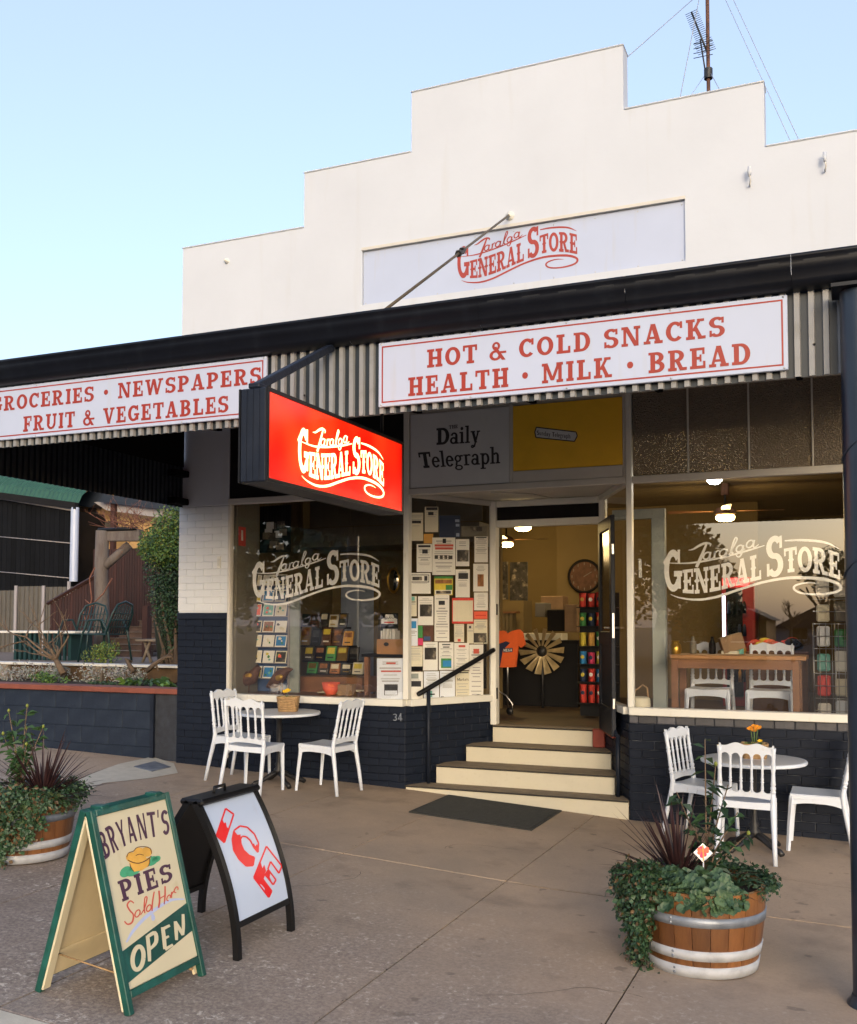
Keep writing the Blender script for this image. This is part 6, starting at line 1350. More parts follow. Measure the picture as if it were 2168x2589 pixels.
N5 = [
 ('notice with a square photo of a pale animal', (275, -90, 560, 445), 'paper', [(.12, .28, .9, .7, 'photo_dark')], 7),
 ('very long pale notice with a small black box heading', (580, -120, 855, 745), 'paper', [(.28, .13, .7, .22, 'ink')], 20),
 ('red-bordered handwritten notice in the middle of the entrance window', (905, -60, 1305, 415), 'paper_red', [(.04, .1, .97, .92, 'paper_cream')], 0),
 ('notice of bold black text lines', (1315, -160, 1570, 170), 'paper', [], 12),
 ('small coral-red paper strip', (1315, 190, 1560, 330), 'paper_coral', [(.1, .45, .9, .6, 'paper_red')], 0),
 ('cream notice with a black and gold curve at its foot', (1310, 340, 1560, 790), 'paper_cream', [(.0, .56, .95, .95, 'photo_dark')], 6),
 ('notice with a blue splash logo', (95, 320, 270, 830), 'paper_cool', [(.1, .1, .85, .36, 'paper_blue')], 9),
 ('narrow green strip beside the splash logo', (272, 455, 360, 680), 'paper_green', [], 0),
 ('small pink card under the green strip', (275, 690, 365, 818), 'paper_pink', [], 0),
 ('brown picture card with a dark foot', (372, 455, 562, 740), 'rust', [(.05, .7, .7, .98, 'shelf_blue')], 0),
 ('narrow notice with a small red square', (945, 425, 1130, 760), 'paper_cream', [(.35, .82, .65, .97, 'paper_red')], 10),
 ('slim cream notice with tiny marks', (1185, 425, 1305, 785), 'paper_cream', [(.3, .1, .6, .22, 'ink')], 5),
 ('cream notice with faint yellow text', (95, 840, 360, 1210), 'paper_cream', [], 9),
 ('notice with a photo of an aerial farm view', (370, 755, 640, 1285), 'paper', [(.1, .2, .9, .62, 'photo_dark')], 6),
 ('notice with a bright blue cow picture', (660, 765, 935, 1275), 'paper', [(.22, .06, .78, .1, 'ink'), (.28, .15, .72, .19, 'ink'), (.15, .58, .85, .93, 'paper_green'), (.27, .66, .85, .88, 'paper_blue')], 8),
 ('notice with a red heading and dense text', (945, 775, 1220, 1280), 'paper', [(.3, .08, .75, .16, 'sg_red')], 14),
 ('tall notice with a faint red heading on the right', (1225, 805, 1485, 1800), 'paper', [(.3, .08, .7, .17, 'sg_red'), (.55, .93, .72, .99, 'ink')], 16),
 ('long black strip at the right of the window', (1485, 740, 1545, 1620), 'black', [], 0),
 ('dark strip above the lower left notice', (95, 1215, 355, 1290), 'in_dark', [], 0),
 ('lower left notice with a black block heading', (90, 1310, 365, 1840), 'paper', [(.2, .06, .7, .24, 'leaf_silver'), (.05, .32, .88, .52, 'ink')], 6),
 ('pale notice with a teal stamp in the bottom row', (382, 1300, 665, 1830), 'paper_cool', [(.28, .68, .55, .9, 'paper_teal')], 7),
 ('pale blue-white notice in the middle of the bottom row', (682, 1290, 960, 1820), 'paper_cool', [(.05, .9, .25, .98, 'ink')], 8),
]
for i, (lab, r, m, it, ln) in enumerate(N5): notice(lab, nA5, r, m, it, lines=ln, depth=i % 3)
mk = notice('cream notice headed Markets in the bottom row', nA5, (972, 1300, 1225, 1815), 'paper_cream', [(.15, .03, .95, .07, 'ink')], lines=0)
GL['k'] = (.7, [st(.08, 0, 1.02, .15), Ll(.2, .48, .14, .25, .68), Ll(.5, .26, .16, 0, .4)]); GL['t'] = (.45, [st(.14, .05, .9, .15), Rr(0, .58, .44, .68), Ee(.3, .14, .16, .14, 180, 300, .12, .09)]); GL['s'] = (.5, [Ee(.25, .5, .24, .19, 30, 270, .13, .1), Ee(.25, .19, .25, .2, -150, 90, .13, .1)]); GL['M'] = GL['M']
letters(mk, 'ink', 'Markets', [(1000, 1425), (1215, 1425)], [(1000, 1480), (1215, 1475)], lambda x, y, l: pplane(*nA5(x, y), cA+nA*(.0012+l*.0002), nA), gap=.05, serif=False)
b = MB()
for y, w in ((1530, .9), (1580, .6), (1640, 1.0), (1690, .8), (1740, .9)): b.add([pplane(*nA5(1098+s * 115*w, y+o), cA+nA*.0012, nA) for s, o in ((-1, 0), (1, -4), (1, 8), (-1, 12))], [(0, 1, 2, 3)])
b.build('print', 'ink_grey', mk, kind='stuff')
n2 = lambda x, y: (800+x*.2285, 1300+y*.2285)
notice('white notice with a red heading and photo on the left shop window', n2, (672, 1595, 968, 2060), 'paper_cool', [(.35, .1, .7, .14, 'sg_red'), (.15, .29, .9, .33, 'sg_red'), (.27, .62, .78, .88, 'photo_dark'), (.3, .77, .76, .87, 'paper_cool')], lines=10, plane=(V((0, .0235, 0)), V((0, -1, 0))))
# fire sign on the reveal
t = thing('fire_sign', 'small red fire extinguisher sign inside the left window', 'sign', px(420+545*.3525, 1240+400*.3525, -6.2)); f = lambda x, y, X=-6.2085: px(420+x*.3525, 1240+y*.3525, X)
b = MB().add([f(520, 258), f(572, 265), f(572, 402), f(520, 395)], [(0, 1, 2, 3)]); b.build('plate', 'paper_red', t); MB().add([f(540, 285, -6.2075), f(553, 286, -6.2075), f(553, 360, -6.2075), f(540, 358, -6.2075)], [(0, 1, 2, 3)]).build('symbol', 'paper', t)

# ------------------------------------------------------------------ left window display
def w2(x, y, Y): return py(580+x*.2142, 1330+y*.2142, Y)
def w3(x, y, Y): return py(800+x*.2285, 1300+y*.2285, Y)
def w4(x, y, Y): return py(540+x*.2956, 1250+y*.2956, Y)
CYk = .5; cr = thing('card_rack', 'white greeting-card rack standing in the left window', 'card rack', w2(470, 1800, CYk))
a, c = w2(240, 690, CYk), w2(700, 1800, CYk)
box('back_panel', (a.x, CYk+.05, .99), (c.x, CYk+.07, a.z), 'shelf_blue', cr); box('side', (a.x-.012, CYk-.03, .99), (a.x, CYk+.07, a.z), 'eave', cr); box('side', (c.x, CYk-.03, .99), (c.x+.014, CYk+.07, a.z), 'eave', cr)
box('return_panel', (c.x+.015, CYk+.0, .99), (c.x+.13, CYk+.03, a.z-.1), 'leaf_silver', cr)
rows = [(560, 690), (740, 880), (905, 1050), (1105, 1240), (1275, 1410), (1460, 1600), (1645, 1780)]
rr_c = random.Random(55); cols = [(250, 385), (400, 532), (546, 680)]
cm = ['paper_cream', 'paper', 'photo_dark', 'paper_yellow', 'paper_blue', 'paper_navy', 'paper_coral', 'paper_teal', 'paper_cream', 'photo_dark', 'photo_bush', 'paper', 'paper_cream', 'paper', 'paper_blue']
cn = {'paper_cream': 'cream', 'paper': 'white', 'photo_dark': 'dark photo', 'paper_yellow': 'yellow', 'paper_blue': 'blue', 'paper_navy': 'navy', 'paper_coral': 'pinkish', 'paper_teal': 'pale green', 'photo_bush': 'brown photo', 'paper_cool': 'bluish white', 'paper_red': 'red', 'paper_green': 'green', 'paper_orange': 'orange', 'paper_pink': 'pink', 'gold': 'gold', 'in_dark': 'black', 'rust': 'brown', 'shelf_blue': 'dark blue'}
ordn = ['top', 'second', 'third', 'fourth', 'fifth', 'sixth', 'bottom']; k = 0
for i, (ya, yb) in enumerate(rows):
    z = w2(400, yb+14, CYk).z; box('shelf', (a.x, CYk-.03, z-.006), (c.x, CYk+.05, z), 'eave', cr)
    for j, (xa, xb) in enumerate(cols):
        m_ = cm[(i*3+j*1) % 15]; p_, q_ = w2(xa, yb, CYk), w2(xb, ya, CYk); P = V((p_.x, CYk-.02, z+.001))
        t = thing('greeting_card', f"{cn[m_]} greeting card, {['left', 'middle', 'right'][j]} of the {ordn[i]} row of the window card rack", 'card', P, 'greeting cards in the window rack')
        h = q_.z-p_.z; w_ = q_.x-p_.x; b = MB(); b.add([P+V((x, y+zz/h*.03 if zz else y, zz)) for y in (0, .002) for x, zz in ((0, 0), (w_, 0), (w_, h), (0, h))], [(0, 1, 2, 3), (7, 6, 5, 4), (0, 4, 5, 1), (1, 5, 6, 2), (2, 6, 7, 3), (3, 7, 4, 0)]); b.build('card', 'paper' if m_ not in ('photo_dark', 'paper_navy') else 'paper_cream', t)
        e = .012; b = MB().add([P+V((x, -.001+zz/h*.03, zz)) for x, zz in ((e, e), (w_-e, e), (w_-e, h-e), (e, h-e))], [(0, 1, 2, 3)], m_)
        for q_ in range(3):
            ux_, uz_, ur_ = rr_c.uniform(.25, .75)*w_, rr_c.uniform(.25, .75)*h, rr_c.uniform(.10, .26)*h; b.add([P+V((ux_+ur_*math.cos(a_*.7)*rr_c.uniform(.5, 1.1)*.8, -.002-.0006*q_+uz_/h*.03+.0*a_, uz_+ur_*math.sin(a_*.7)*.6))-V((0, .0015, 0)) for a_ in range(9)], [tuple(range(9))], rr_c.choice(['photo_bush', 'paper_green', 'paper_teal', 'paper_yellow', 'photo_dark', 'paper_cream', 'paper_coral']))
        b.build('picture', None, t); k += 1
# stepped book and gift stand
BY = 1.15; bs = thing('gift_stand', 'dark stepped stand of books and gifts behind the window', 'display stand', w4(1000, 1520, BY))
rr = random.Random(8); step = [(1000, 1135, 740, 1140), (1140, 1290, 730, 1190), (1290, 1420, 760, 1240), (1420, 1530, 790, 1280)]
for i, (ya, yb, xa, xb) in enumerate(step):
    Y = BY+.36-.12*i; p_, q_ = w4(xa, yb, Y), w4(xb, yb, Y); box('stand_step', (p_.x, Y, p_.z-.02), (q_.x, Y+.12, p_.z), 'in_dark', bs); n_ = 5
    for j in range(n_):
        x = p_.x+(q_.x-p_.x)*j/n_; w_ = (q_.x-p_.x)/n_*.86; h = (w4(xa, ya, Y).z-p_.z)*rr.uniform(.75, 1.05); m_ = rr.choice(['photo_bush', 'gold', 'rust', 'paper_cream', 'paper_green', 'in_dark', 'photo_dark', 'paper_orange', 'rust'])
        P = V((x, Y+.02, p_.z+.001)); bb = MB(); bb.add([P+V((xx, yy+zz*.25, zz)) for yy in (0, .025) for xx, zz in ((0, 0), (w_, 0), (w_, h), (0, h))], [(0, 1, 2, 3), (7, 6, 5, 4), (0, 4, 5, 1), (1, 5, 6, 2), (2, 6, 7, 3), (3, 7, 4, 0)])
        bb.m = [bb.mi(m_)]*len(bb.f); zz0 = h*rr.uniform(.45, .62); bb.add([P+V((xx, -.002+zz*.25, zz)) for xx, zz in ((w_*.12, zz0), (w_*.88, zz0), (w_*.88, h*.9), (w_*.12, h*.9))], [(0, 1, 2, 3)], rr.choice(['photo_dark', 'paper_cream', 'gold', 'photo_bush', 'paper_yellow'])); bb.add([P+V((xx, -.0025+zz*.25, zz)) for xx, zz in ((w_*.2, h*.18), (w_*.8, h*.18), (w_*.8, h*.26), (w_*.2, h*.26))], [(0, 1, 2, 3)], rr.choice(['paper', 'ink', 'gold']))
        bb.build('book', m_, None, origin=P, label=f"{cn[m_]} book or gift pack, {['leftmost', 'second', 'middle', 'fourth', 'rightmost'][j]} on the {['top', 'second', 'third', 'lowest'][i]} step of the gift stand", category='book', group='books and gifts on the stepped stand')
p_, q_ = w4(730, 1530, .8), w4(1290, 1530, .8); box('plinth', (p_.x, .75, .986), (q_.x, 1.2, p_.z-.03), 'in_wood', bs)
# newspapers, red bowl and carton on the plinth front
p_ = w4(1080, 1560, .62); b = MB()
for i in range(5): b.obox(V((p_.x-.12+i*.06, .62+.02*i, .992+.006*i+.004)), V((.15, .02*(i-2), 0)), V((-.02, .1, 0)), V((0, 0, .0028)))
b.build('newspapers', 'paper_cream', None, origin=p_, label='loose folded newspapers lying in the left window', category='newspaper')
p_ = w4(1005, 1690, .45); MB().lathe([(.05, .0), (.085, .05), (.10, .13), (.094, .13), (.08, .05), (0, .012)], (p_.x, .45, .986), 20).build('red_bowl', 'paper_coral', None, origin=(p_.x, .45, .986), label='red pot standing in the left window', category='pot')
p_, q_ = w4(1070, 1720, .42), w4(1190, 1650, .42); box('carton', (p_.x, .4, .986), (q_.x, .5, 1.1), 'box_brown', None, label='small brown carton in the left window', category='box')
# hens
def hen(label, pts, rs, patch, Y):
    P = [w2(x, y, Y) for x, y in pts]; t = thing('metal_hen', label, 'ornament', V((P[2].x, Y, .986)), 'rusty metal hens in the window'); b = MB(); b.tube(P, rs, 10); b.build('body', 'rust', t)
    bx, by_ = patch; c_ = w2(bx, by_, Y-.062); b = MB(); b.lathe([(.05, -.004), (.046, .006), (.03, .012), (0, .014)], c_, 14, axis=(V((1, 0, .2)), V((0, 0, .7)), V((0, -1, 0)))); b.build('patch', 'gold', t)
    lw_ = min(P, key=lambda v: v.z); b = MB()
    for s in (-1, 1): b.tube([V((P[2].x+.02*s, Y, P[2].z-.03)), V((P[2].x+.02*s, Y, .986))], .006, 5)
    b.build('legs', 'rust', t)
hen('rusty metal hen facing right in the left window', [(110, 1685), (150, 1740), (215, 1810), (270, 1790), (310, 1720), (345, 1670), (378, 1690)], [.012, .05, .085, .08, .05, .035, .008], (220, 1775), .3)
hen('rusty metal hen with raised tail in the left window', [(750, 1690), (690, 1700), (610, 1760), (560, 1830), (500, 1870), (440, 1900)], [.006, .035, .07, .075, .05, .012], (585, 1790), .3)
# partition, inner door, mirror, crate table
pw = box('partition_wall', (-6.6, 3.0, .67), (-4.15, 3.08, 3.5), 'in_wall', shop)
p_, q_ = w4(1095, 1500, 2.98), w4(1385, 530, 2.98); dr = box('inner_door', (p_.x, 2.95, .68), (q_.x, 2.995, 2.55), 'in_blue', shop, ch=.004)
box('architrave', (q_.x, 2.94, .68), (q_.x+.07, 2.999, 2.62), 'in_wall', dr); box('architrave', (p_.x-.07, 2.94, .68), (p_.x, 2.999, 2.62), 'in_wall', dr); box('bulkhead', (-6.6, 2.2, 2.75), (-4.15, 2.98, 3.0), 'in_grey', shop)
for i in range(4): x = -6.5+i*.6; box('bulkhead_panel', (x, 2.185, 3.01), (x+.59, 2.2, 3.49), 'in_grey', shop)
c_ = w4(1545, 735, 2.97); t = thing('oval_mirror', 'gold-rimmed oval mirror on the yellow inner wall', 'mirror', c_); ax = (V((.09, 0, 0)), V((0, 0, .17)), V((0, -.17, 0)))
MB().lathe([(1.0, 0), (1.05, .1), (.95, .2), (.82, .12)], c_, 28, axis=ax).build('frame', 'gold', t); MB().lathe([(.84, .1), (.5, .16), (0, .18)], c_, 28, axis=ax).build('glass', 'mirror', t)
TY = .55; t = thing('side_table', 'dark wooden table holding a wooden crate in the left window', 'table', w3(760, 1540, TY)); p_, q_ = w3(545, 1545, TY), w3(1000, 1545, TY)
box('table_top', (p_.x, TY-.1, p_.z-.03), (-4.17, TY+.35, p_.z), 'in_dark', t)
for x in (p_.x+.02, -4.25): box('leg', (x, TY-.07, .986), (x+.05, TY-.02, p_.z-.0305), 'in_wood', t)
zt = p_.z; t = thing('wooden_crate', 'pale wooden crate of pamphlets on the window table', 'crate', w3(800, 1530, TY)); a, c = w3(670, 1525, TY-.05), w3(995, 1385, TY-.05)
for nm, A_, B_ in (('front', (a.x, TY-.05, zt+.001), (-4.17, TY-.035, c.z)), ('side', (a.x, TY-.034, zt+.001), (a.x+.015, TY+.2, c.z)), ('back', (a.x+.016, TY+.185, zt+.001), (-4.17, TY+.2, c.z))): box(nm, A_, B_, 'in_wood_pale', t)
b = MB(); hx = w3(775, 1440, TY-.051); b.lathe([(.03, 0), (.03, .003), (0, .004)], hx, 10, axis=(V((1, 0, 0)), V((0, 0, .7)), V((0, -1, 0)))); b.build('handle_hole', 'in_dark', t)
for i in range(7):
    x = a.x+.03+i*.026; box('pamphlet', (x, TY-.02+.01*(i % 3), zt+.002), (x+.016, TY+.1, c.z+.09+.02*(i % 2)), 'paper', None, label=f"white pamphlet in the wooden crate, {['first', 'second', 'third', 'fourth', 'fifth', 'sixth', 'last'][i]} from the left", category='pamphlet', group='pamphlets in the wooden crate')
t = thing('plaque', 'white arched name plaque on a black card above the crate', 'sign', w3(810, 1230, TY+.1)); a, c = w3(712, 1240, TY+.1), w3(905, 1095, TY+.1)
box('card', (a.x, TY+.1, zt+.12), (c.x, TY+.106, c.z), 'in_dark', t); P = [(720, 1215), (720, 1160), (755, 1150), (770, 1110), (850, 1110), (865, 1150), (897, 1160), (897, 1215)]
MB().add([w3(x, y, TY+.098) for x, y in P], [tuple(range(8))[::-1]]).build('face', 'paper', t); b = MB(); to = lambda x, y, l: w3(x, y, TY+.097-l*.0004)
stroke(b, [(758, 1165, 4), (765, 1140, 5), (760, 1165, 5), (790, 1148, 4), (800, 1162, 4), (815, 1135, 5), (820, 1160, 4), (835, 1142, 4), (850, 1158, 4), (858, 1140, 3)], to, 0, 'ink'); b.add([to(x, y, 1) for x, y in ((752, 1190), (862, 1190), (862, 1205), (752, 1205))], [(0, 1, 2, 3)], 'paper_red'); b.build('mark', None, t)
t = thing('photo_board', 'dark board of small photos hanging inside the left window', 'photo board', w4(530, 480, .7)); a, c = w4(395, 500, .7), w4(660, 90, .7); box('board', (a.x, .7, a.z), (c.x, .715, c.z), 'in_dark', t)
rr = random.Random(6)
for i in range(11): x = a.x+rr.uniform(.02, c.x-a.x-.12); z = a.z+rr.uniform(.02, (c.z-a.z)*.62); box('photo', (x, .697-.0008*i, z), (x+.1, .6995-.0008*i, z+.08), rr.choice(['in_grey', 'photo_dark', 'tele_grey']), t)

# ------------------------------------------------------------------ seen through the door
def wd_(x, y, Y): return py(1240+x*.2667, 1300+y*.2667, Y)
def lamp(x, y, z, m, power, col=(1, .68, .3)):
    l = bpy.data.lights.new('lamp_light', 'POINT'); l.energy = power; l.color = col; l.shadow_soft_size = .1; o = bpy.data.objects.new('lamp_light', l); COL.objects.link(o); o.location = (x, y, z); return o
def fan(label, x, y, z, rz, power=26):
    t = thing('ceiling_fan', label, 'ceiling fan', (x, y, z), 'ceiling fans in the shop')
    MB().tube([(x, y, z+.1), (x, y, 3.5)], .014, 8).build('down_rod', 'in_dark', t); MB().lathe([(0, .12), (.03, .12), (.04, .10), (.1, .08), (.13, .04), (.13, .01), (.1, -.01)], (x, y, z), 20).build('motor', 'rust', t)
    MB().lathe([(.05, .14), (.05, .0), (.0, .0)], (x, y, 3.36), 14).build('canopy', 'rust', t)
    for k in range(4):
        a_ = R_(rz+90*k); d = V((math.cos(a_), math.sin(a_), 0)); s = V((-d.y, d.x, 0)); o = V((x, y, z+.04)); MB().add([o+d*.12+s*.03, o+d*.2+s*.055, o+d*.68+s*.06+V((0, 0, .012)), o+d*.7-V((0, 0, 0)), o+d*.68-s*.06-V((0, 0, .012)), o+d*.2-s*.055, o+d*.12-s*.03], [tuple(range(7))]).build('blade', 'in_wood', t)
    MB().lathe([(.1, -.011), (.115, -.03), (.11, -.06), (.08, -.08), (0, -.088)], (x, y, z), 20).build('lamp', 'lamp_warm', t)
    lamp(x, y, z-.2, 0, power*.24)
p_ = wd_(312, 135, 4.3); fan('ceiling fan with lit lamp, nearest inside the doorway', p_.x, 4.3, p_.z+.05, 20)
p_ = wd_(152, 293, 6.6); fan('ceiling fan with lit lamp, farther back in the doorway', p_.x, 6.6, p_.z+.05, 10)
w8 = lambda x, y, Y: py(1560+x*.3457, 1150+y*.3457, Y)
p_ = w8(795, 465, 3.6); fan('ceiling fan with lit lamp above the right window table', p_.x, 3.6, p_.z+.05, 8, 30)
p_ = w8(205, 800, 7.3); fan('ceiling fan with lit lamp at the far left of the right window', p_.x, 7.3, p_.z+.05, 30, 18)
p_ = w8(715, 200, 2.75); t = thing('ceiling_light', 'round white ceiling light inside the right window', 'light', (p_.x, 2.75, 3.42)); MB().lathe([(0, -.09), (.05, -.08), (.085, -.045), (.09, 0)], (p_.x, 2.75, 3.47), 20).build('globe', 'lamp_white', t); MB().lathe([(.1, 0), (.1, .03), (0, .03)], (p_.x, 2.75, 3.469), 20).build('base', 'eave', t); lamp(p_.x, 2.75, 3.25, 0, 3, (1, .85, .6))
ct = thing('counter', 'black shop counter facing the door', 'counter', wd_(500, 1880, 3.6)); a, c = wd_(80, 1880, 3.6), wd_(830, 1120, 3.6)
box('counter_front', (a.x-.5, 3.6, .672), (c.x, 3.66, 1.5), 'black', ct); box('counter_top', (a.x-.5, 3.55, 1.501), (c.x+.02, 4.2, 1.54), 'in_dark', ct); box('counter_side', (c.x-.05, 3.661, .672), (c.x, 4.2, 1.5), 'black', ct)
# windmill head
cw = wd_(490, 1300, 3.35); t = thing('windmill_head', 'small galvanised windmill rotor displayed in front of the counter', 'windmill', cw); c_ = V((cw.x, 3.35, cw.z))
MB().lathe([(0, .05), (.04, .05), (.06, .02), (.06, -.03), (0, -.03)], c_, 16, axis=(V((1, 0, 0)), V((0, 0, 1)), V((0, -1, 0)))).build('hub', 'iron', t)
for k in range(14):
    if k in (11,): pass
    a_ = 2*math.pi*k/14+.1; d = V((math.cos(a_), 0, math.sin(a_))); s = V((-d.z, 0, d.x)); MB().add([c_+d*.07+s*.015, c_+d*.07-s*.015-V((0, .01, 0)), c_+d*.30-s*.05-V((0, .05, 0)), c_+d*.30+s*.03+V((0, .02, 0))], [(0, 1, 2, 3)]).build('sail', 'blade', t)
MB().tube([c_+V((0, .03, 0)), V((c_.x, 3.38, .672))], .02, 8).build('stand', 'iron', t)
# jersey on a hanger stand
JY = 2.7; t = thing('sports_jersey', 'orange and navy sports jersey hanging inside the door', 'jersey', wd_(170, 1450, JY)); b = MB()
out = [(88, 1105), (130, 1105), (165, 1130), (210, 1105), (270, 1092), (300, 1120), (328, 1240), (290, 1268), (262, 1240), (235, 1450), (95, 1455), (60, 1300), (60, 1150)]
P = [wd_(x, y, JY) for x, y in out]; b.add(P+[p_+V((0, .06, 0)) for p_ in P], [tuple(range(13))[::-1], tuple(range(13, 26))]+[(i, (i+1) % 13, 13+(i+1) % 13, 13+i) for i in range(13)]); b.build('body', 'orange_cloth', t)
MB().add([wd_(x, y, JY-.003) for x, y in ((60, 1240), (150, 1205), (190, 1220), (120, 1290), (95, 1440), (60, 1440))], [tuple(range(6))[::-1]]).build('stripe', 'navy_cloth', t); MB().add([wd_(x, y, JY-.004) for x, y in ((122, 1272), (214, 1268), (212, 1308), (120, 1312))], [(0, 1, 2, 3)]).build('badge', 'navy_cloth', t)
letters(t, 'paper', 'MEGA', [(126, 1278), (208, 1276)], [(126, 1304), (208, 1302)], lambda x, y, l: wd_(x, y, JY-.006-l*.0004), serif=False)
MB().tube([wd_(165, 1110, JY+.03), V((wd_(165, 1110, JY+.03).x, JY+.03, .672))], .012, 6).build('stand', 'steel', t)
t = thing('trolley', 'chrome-legged trolley just inside the door', 'trolley', wd_(150, 1950, 2.2)); q = lambda x, y: wd_(x, y, 2.2)
MB().tube([q(60, 1650), q(100, 1690), q(150, 1720), q(212, 1800), q(212, 1900)], .008, 6).build('frame', 'steel', t); wz = q(185, 1945); MB().lathe([(0, -.012), (.04, -.012), (.045, 0), (.04, .012), (0, .012)], (wz.x, 2.2, .718), 14, axis=(V((1, 0, 0)), V((0, 0, 1)), V((0, 1, 0)))).build('castor', 'black', t); MB().tube([q(212, 1895), V((wz.x, 2.2, .72))], .008, 6).build('fork', 'steel', t); MB().tube([q(60, 1650), q(60, 1990)], .008, 6).build('leg', 'steel', t)
# boxes and stuff on the counter
for nm, lab, r, Y, m_ in (('carton', 'dark brown carton on top of the counter shelf', (480, 775, 690, 905), 4.4, 'box_brown'), ('till_stand', 'tall brown stand beside the snack rack', (705, 855, 825, 1120), 3.4, 'box_brown'), ('till', 'black till on the counter', (540, 905, 705, 1110), 4.0, 'in_dark'), ('white_box', 'white box on the counter behind the windmill', (300, 1130, 680, 1260), 3.9, 'paper_cream'), ('cash_tray', 'small beige device on the counter', (425, 840, 520, 975), 4.1, 'in_grey')):
    a, c = wd_(r[0], r[3], Y), wd_(r[2], r[1], Y); o = MB().box((a.x, Y, a.z), (c.x, Y+.3, c.z), ch=.008).build(nm, m_, None, origin=(a.x, Y, a.z), label=lab, category=nm.replace('_', ' '))
for i, (r, lab) in enumerate((((92, 450, 165, 810), 'narrow dark landscape picture on the back wall'), ((187, 452, 352, 830), 'wide dark landscape picture on the back wall'))):
    a, c = wd_(r[0], r[3], 5.6), wd_(r[2], r[1], 5.6); box('wall_picture', (a.x, 5.6, a.z), (c.x, 5.63, c.z), 'photo_dark', None, label=lab, category='picture', group='dark pictures on the back wall')
box('back_screen_wall', (-4.14, 5.64, .672), (-1.2, 5.72, 3.5), 'in_wall', shop)
a, c = wd_(-40, 920, 5.3), wd_(335, 820, 5.3); box('dado_wall', (a.x-.3, 5.2, .672), (c.x, 5.63, c.z), 'in_wall', shop)
t = thing('shelf_unit', 'pale slotted shelf unit behind the jersey', 'shelf', wd_(160, 1110, 4.9)); a, c = wd_(70, 1120, 4.9), wd_(245, 920, 4.9); box('top', (a.x, 4.9, c.z-.03), (c.x, 5.1, c.z), 'in_wood', t)
for i in range(4): x = a.x+(c.x-a.x-.1)*i/3.2; box('divider', (x, 4.92, .672), (x+.05, 5.1, c.z-.031), 'in_ceil', t)
cc = wd_(895, 590, 5.58); t = thing('wall_clock', 'large dark round clock on the back wall', 'clock', cc); AX = (V((1, 0, 0)), V((0, 0, 1)), V((0, -1, 0))); r_ = .25
MB().lathe([(r_, -.05), (r_+.01, .01), (r_-.02, .03), (r_-.03, .012)], cc, 36, axis=AX).build('rim', 'in_dark', t); MB().lathe([(r_-.028, .011), (0, .011)], cc, 36, axis=AX).build('face', 'in_grey' if 0 else 'rust', t)
b = MB()
for k in range(12): a_ = k*math.pi/6; b.obox(cc+V((.19*math.sin(a_), -.013, .19*math.cos(a_))), V((.006, 0, 0)), V((0, .001, 0)), V((0, 0, .02)))
b.obox(cc+V((.05, -.016, .03)), V((.06, 0, .035)), V((0, .001, 0)), V((-.003, 0, .005))); b.build('marks', 'in_grey', t)
# snack rack
SYk = 2.35; sr = thing('snack_rack', 'black wire rack full of snack packets just inside the door', 'rack', wd_(930, 1880, SYk)); a, c = wd_(830, 1880, SYk), wd_(1120, 740, SYk)
box('back', (a.x, SYk+.12, .672), (c.x+.1, SYk+.14, c.z), 'black', sr)
rws = [(740, 880), (930, 1060), (1110, 1250), (1300, 1420), (1465, 1590), (1610, 1790)]; rr = random.Random(12); pm = ['paper_red', 'paper_orange', 'paper_blue', 'paper_green', 'paper_pink', 'paper_navy', 'paper_yellow']
for i, (ya, yb) in enumerate(rws):
    z = wd_(900, yb, SYk).z; box('shelf', (a.x, SYk-.03, z-.012), (c.x+.1, SYk+.12, z-.002), 'black', sr)
    for j in range(4):
        x = a.x+.01+j*.1; h = (wd_(900, ya, SYk).z-z)*rr.uniform(.9, 1.0); m_ = pm[(i*3+j*2+(i == 5)*0) % 7] if i not in (0, 5) else 'paper_red'; w_ = .045
        b = MB(); N = 8; vs = []
        for kz in range(N+1):
            f = kz/N; pu = .028*math.sin(math.pi*f)**.6+.001; ww = w_*(1-.12*math.sin(math.pi*f))
            vs += [(x+w_-ww, SYk+.05, z+h*f), (x+w_, SYk+.05-pu, z+h*f), (x+w_+ww, SYk+.05, z+h*f), (x+w_, SYk+.05+pu, z+h*f)]
        b.add(vs, [(4*i_+j_, 4*i_+(j_+1) % 4, 4*i_+4+(j_+1) % 4, 4*i_+4+j_) for i_ in range(N) for j_ in range(4)], None, True)
        P = V((x+w_, SYk+.05, z)); t = thing('snack_packet', f"{cn[m_]} snack packet, {['first', 'second', 'third', 'fourth'][j]} from the left on the {['top', 'second', 'third', 'fourth', 'fifth', 'bottom'][i]} shelf by the open door", 'snack packet', P, 'snack packets on the doorway rack')
        b.build('bag', m_, t); MB().lathe([(.024, 0), (.02, .002), (0, .003)], P+V((0, -.027, h*.55)), 10, axis=AX).build('label_patch', rr.choice(['paper', 'paper_yellow', 'paper_orange', 'paper_navy']), t)
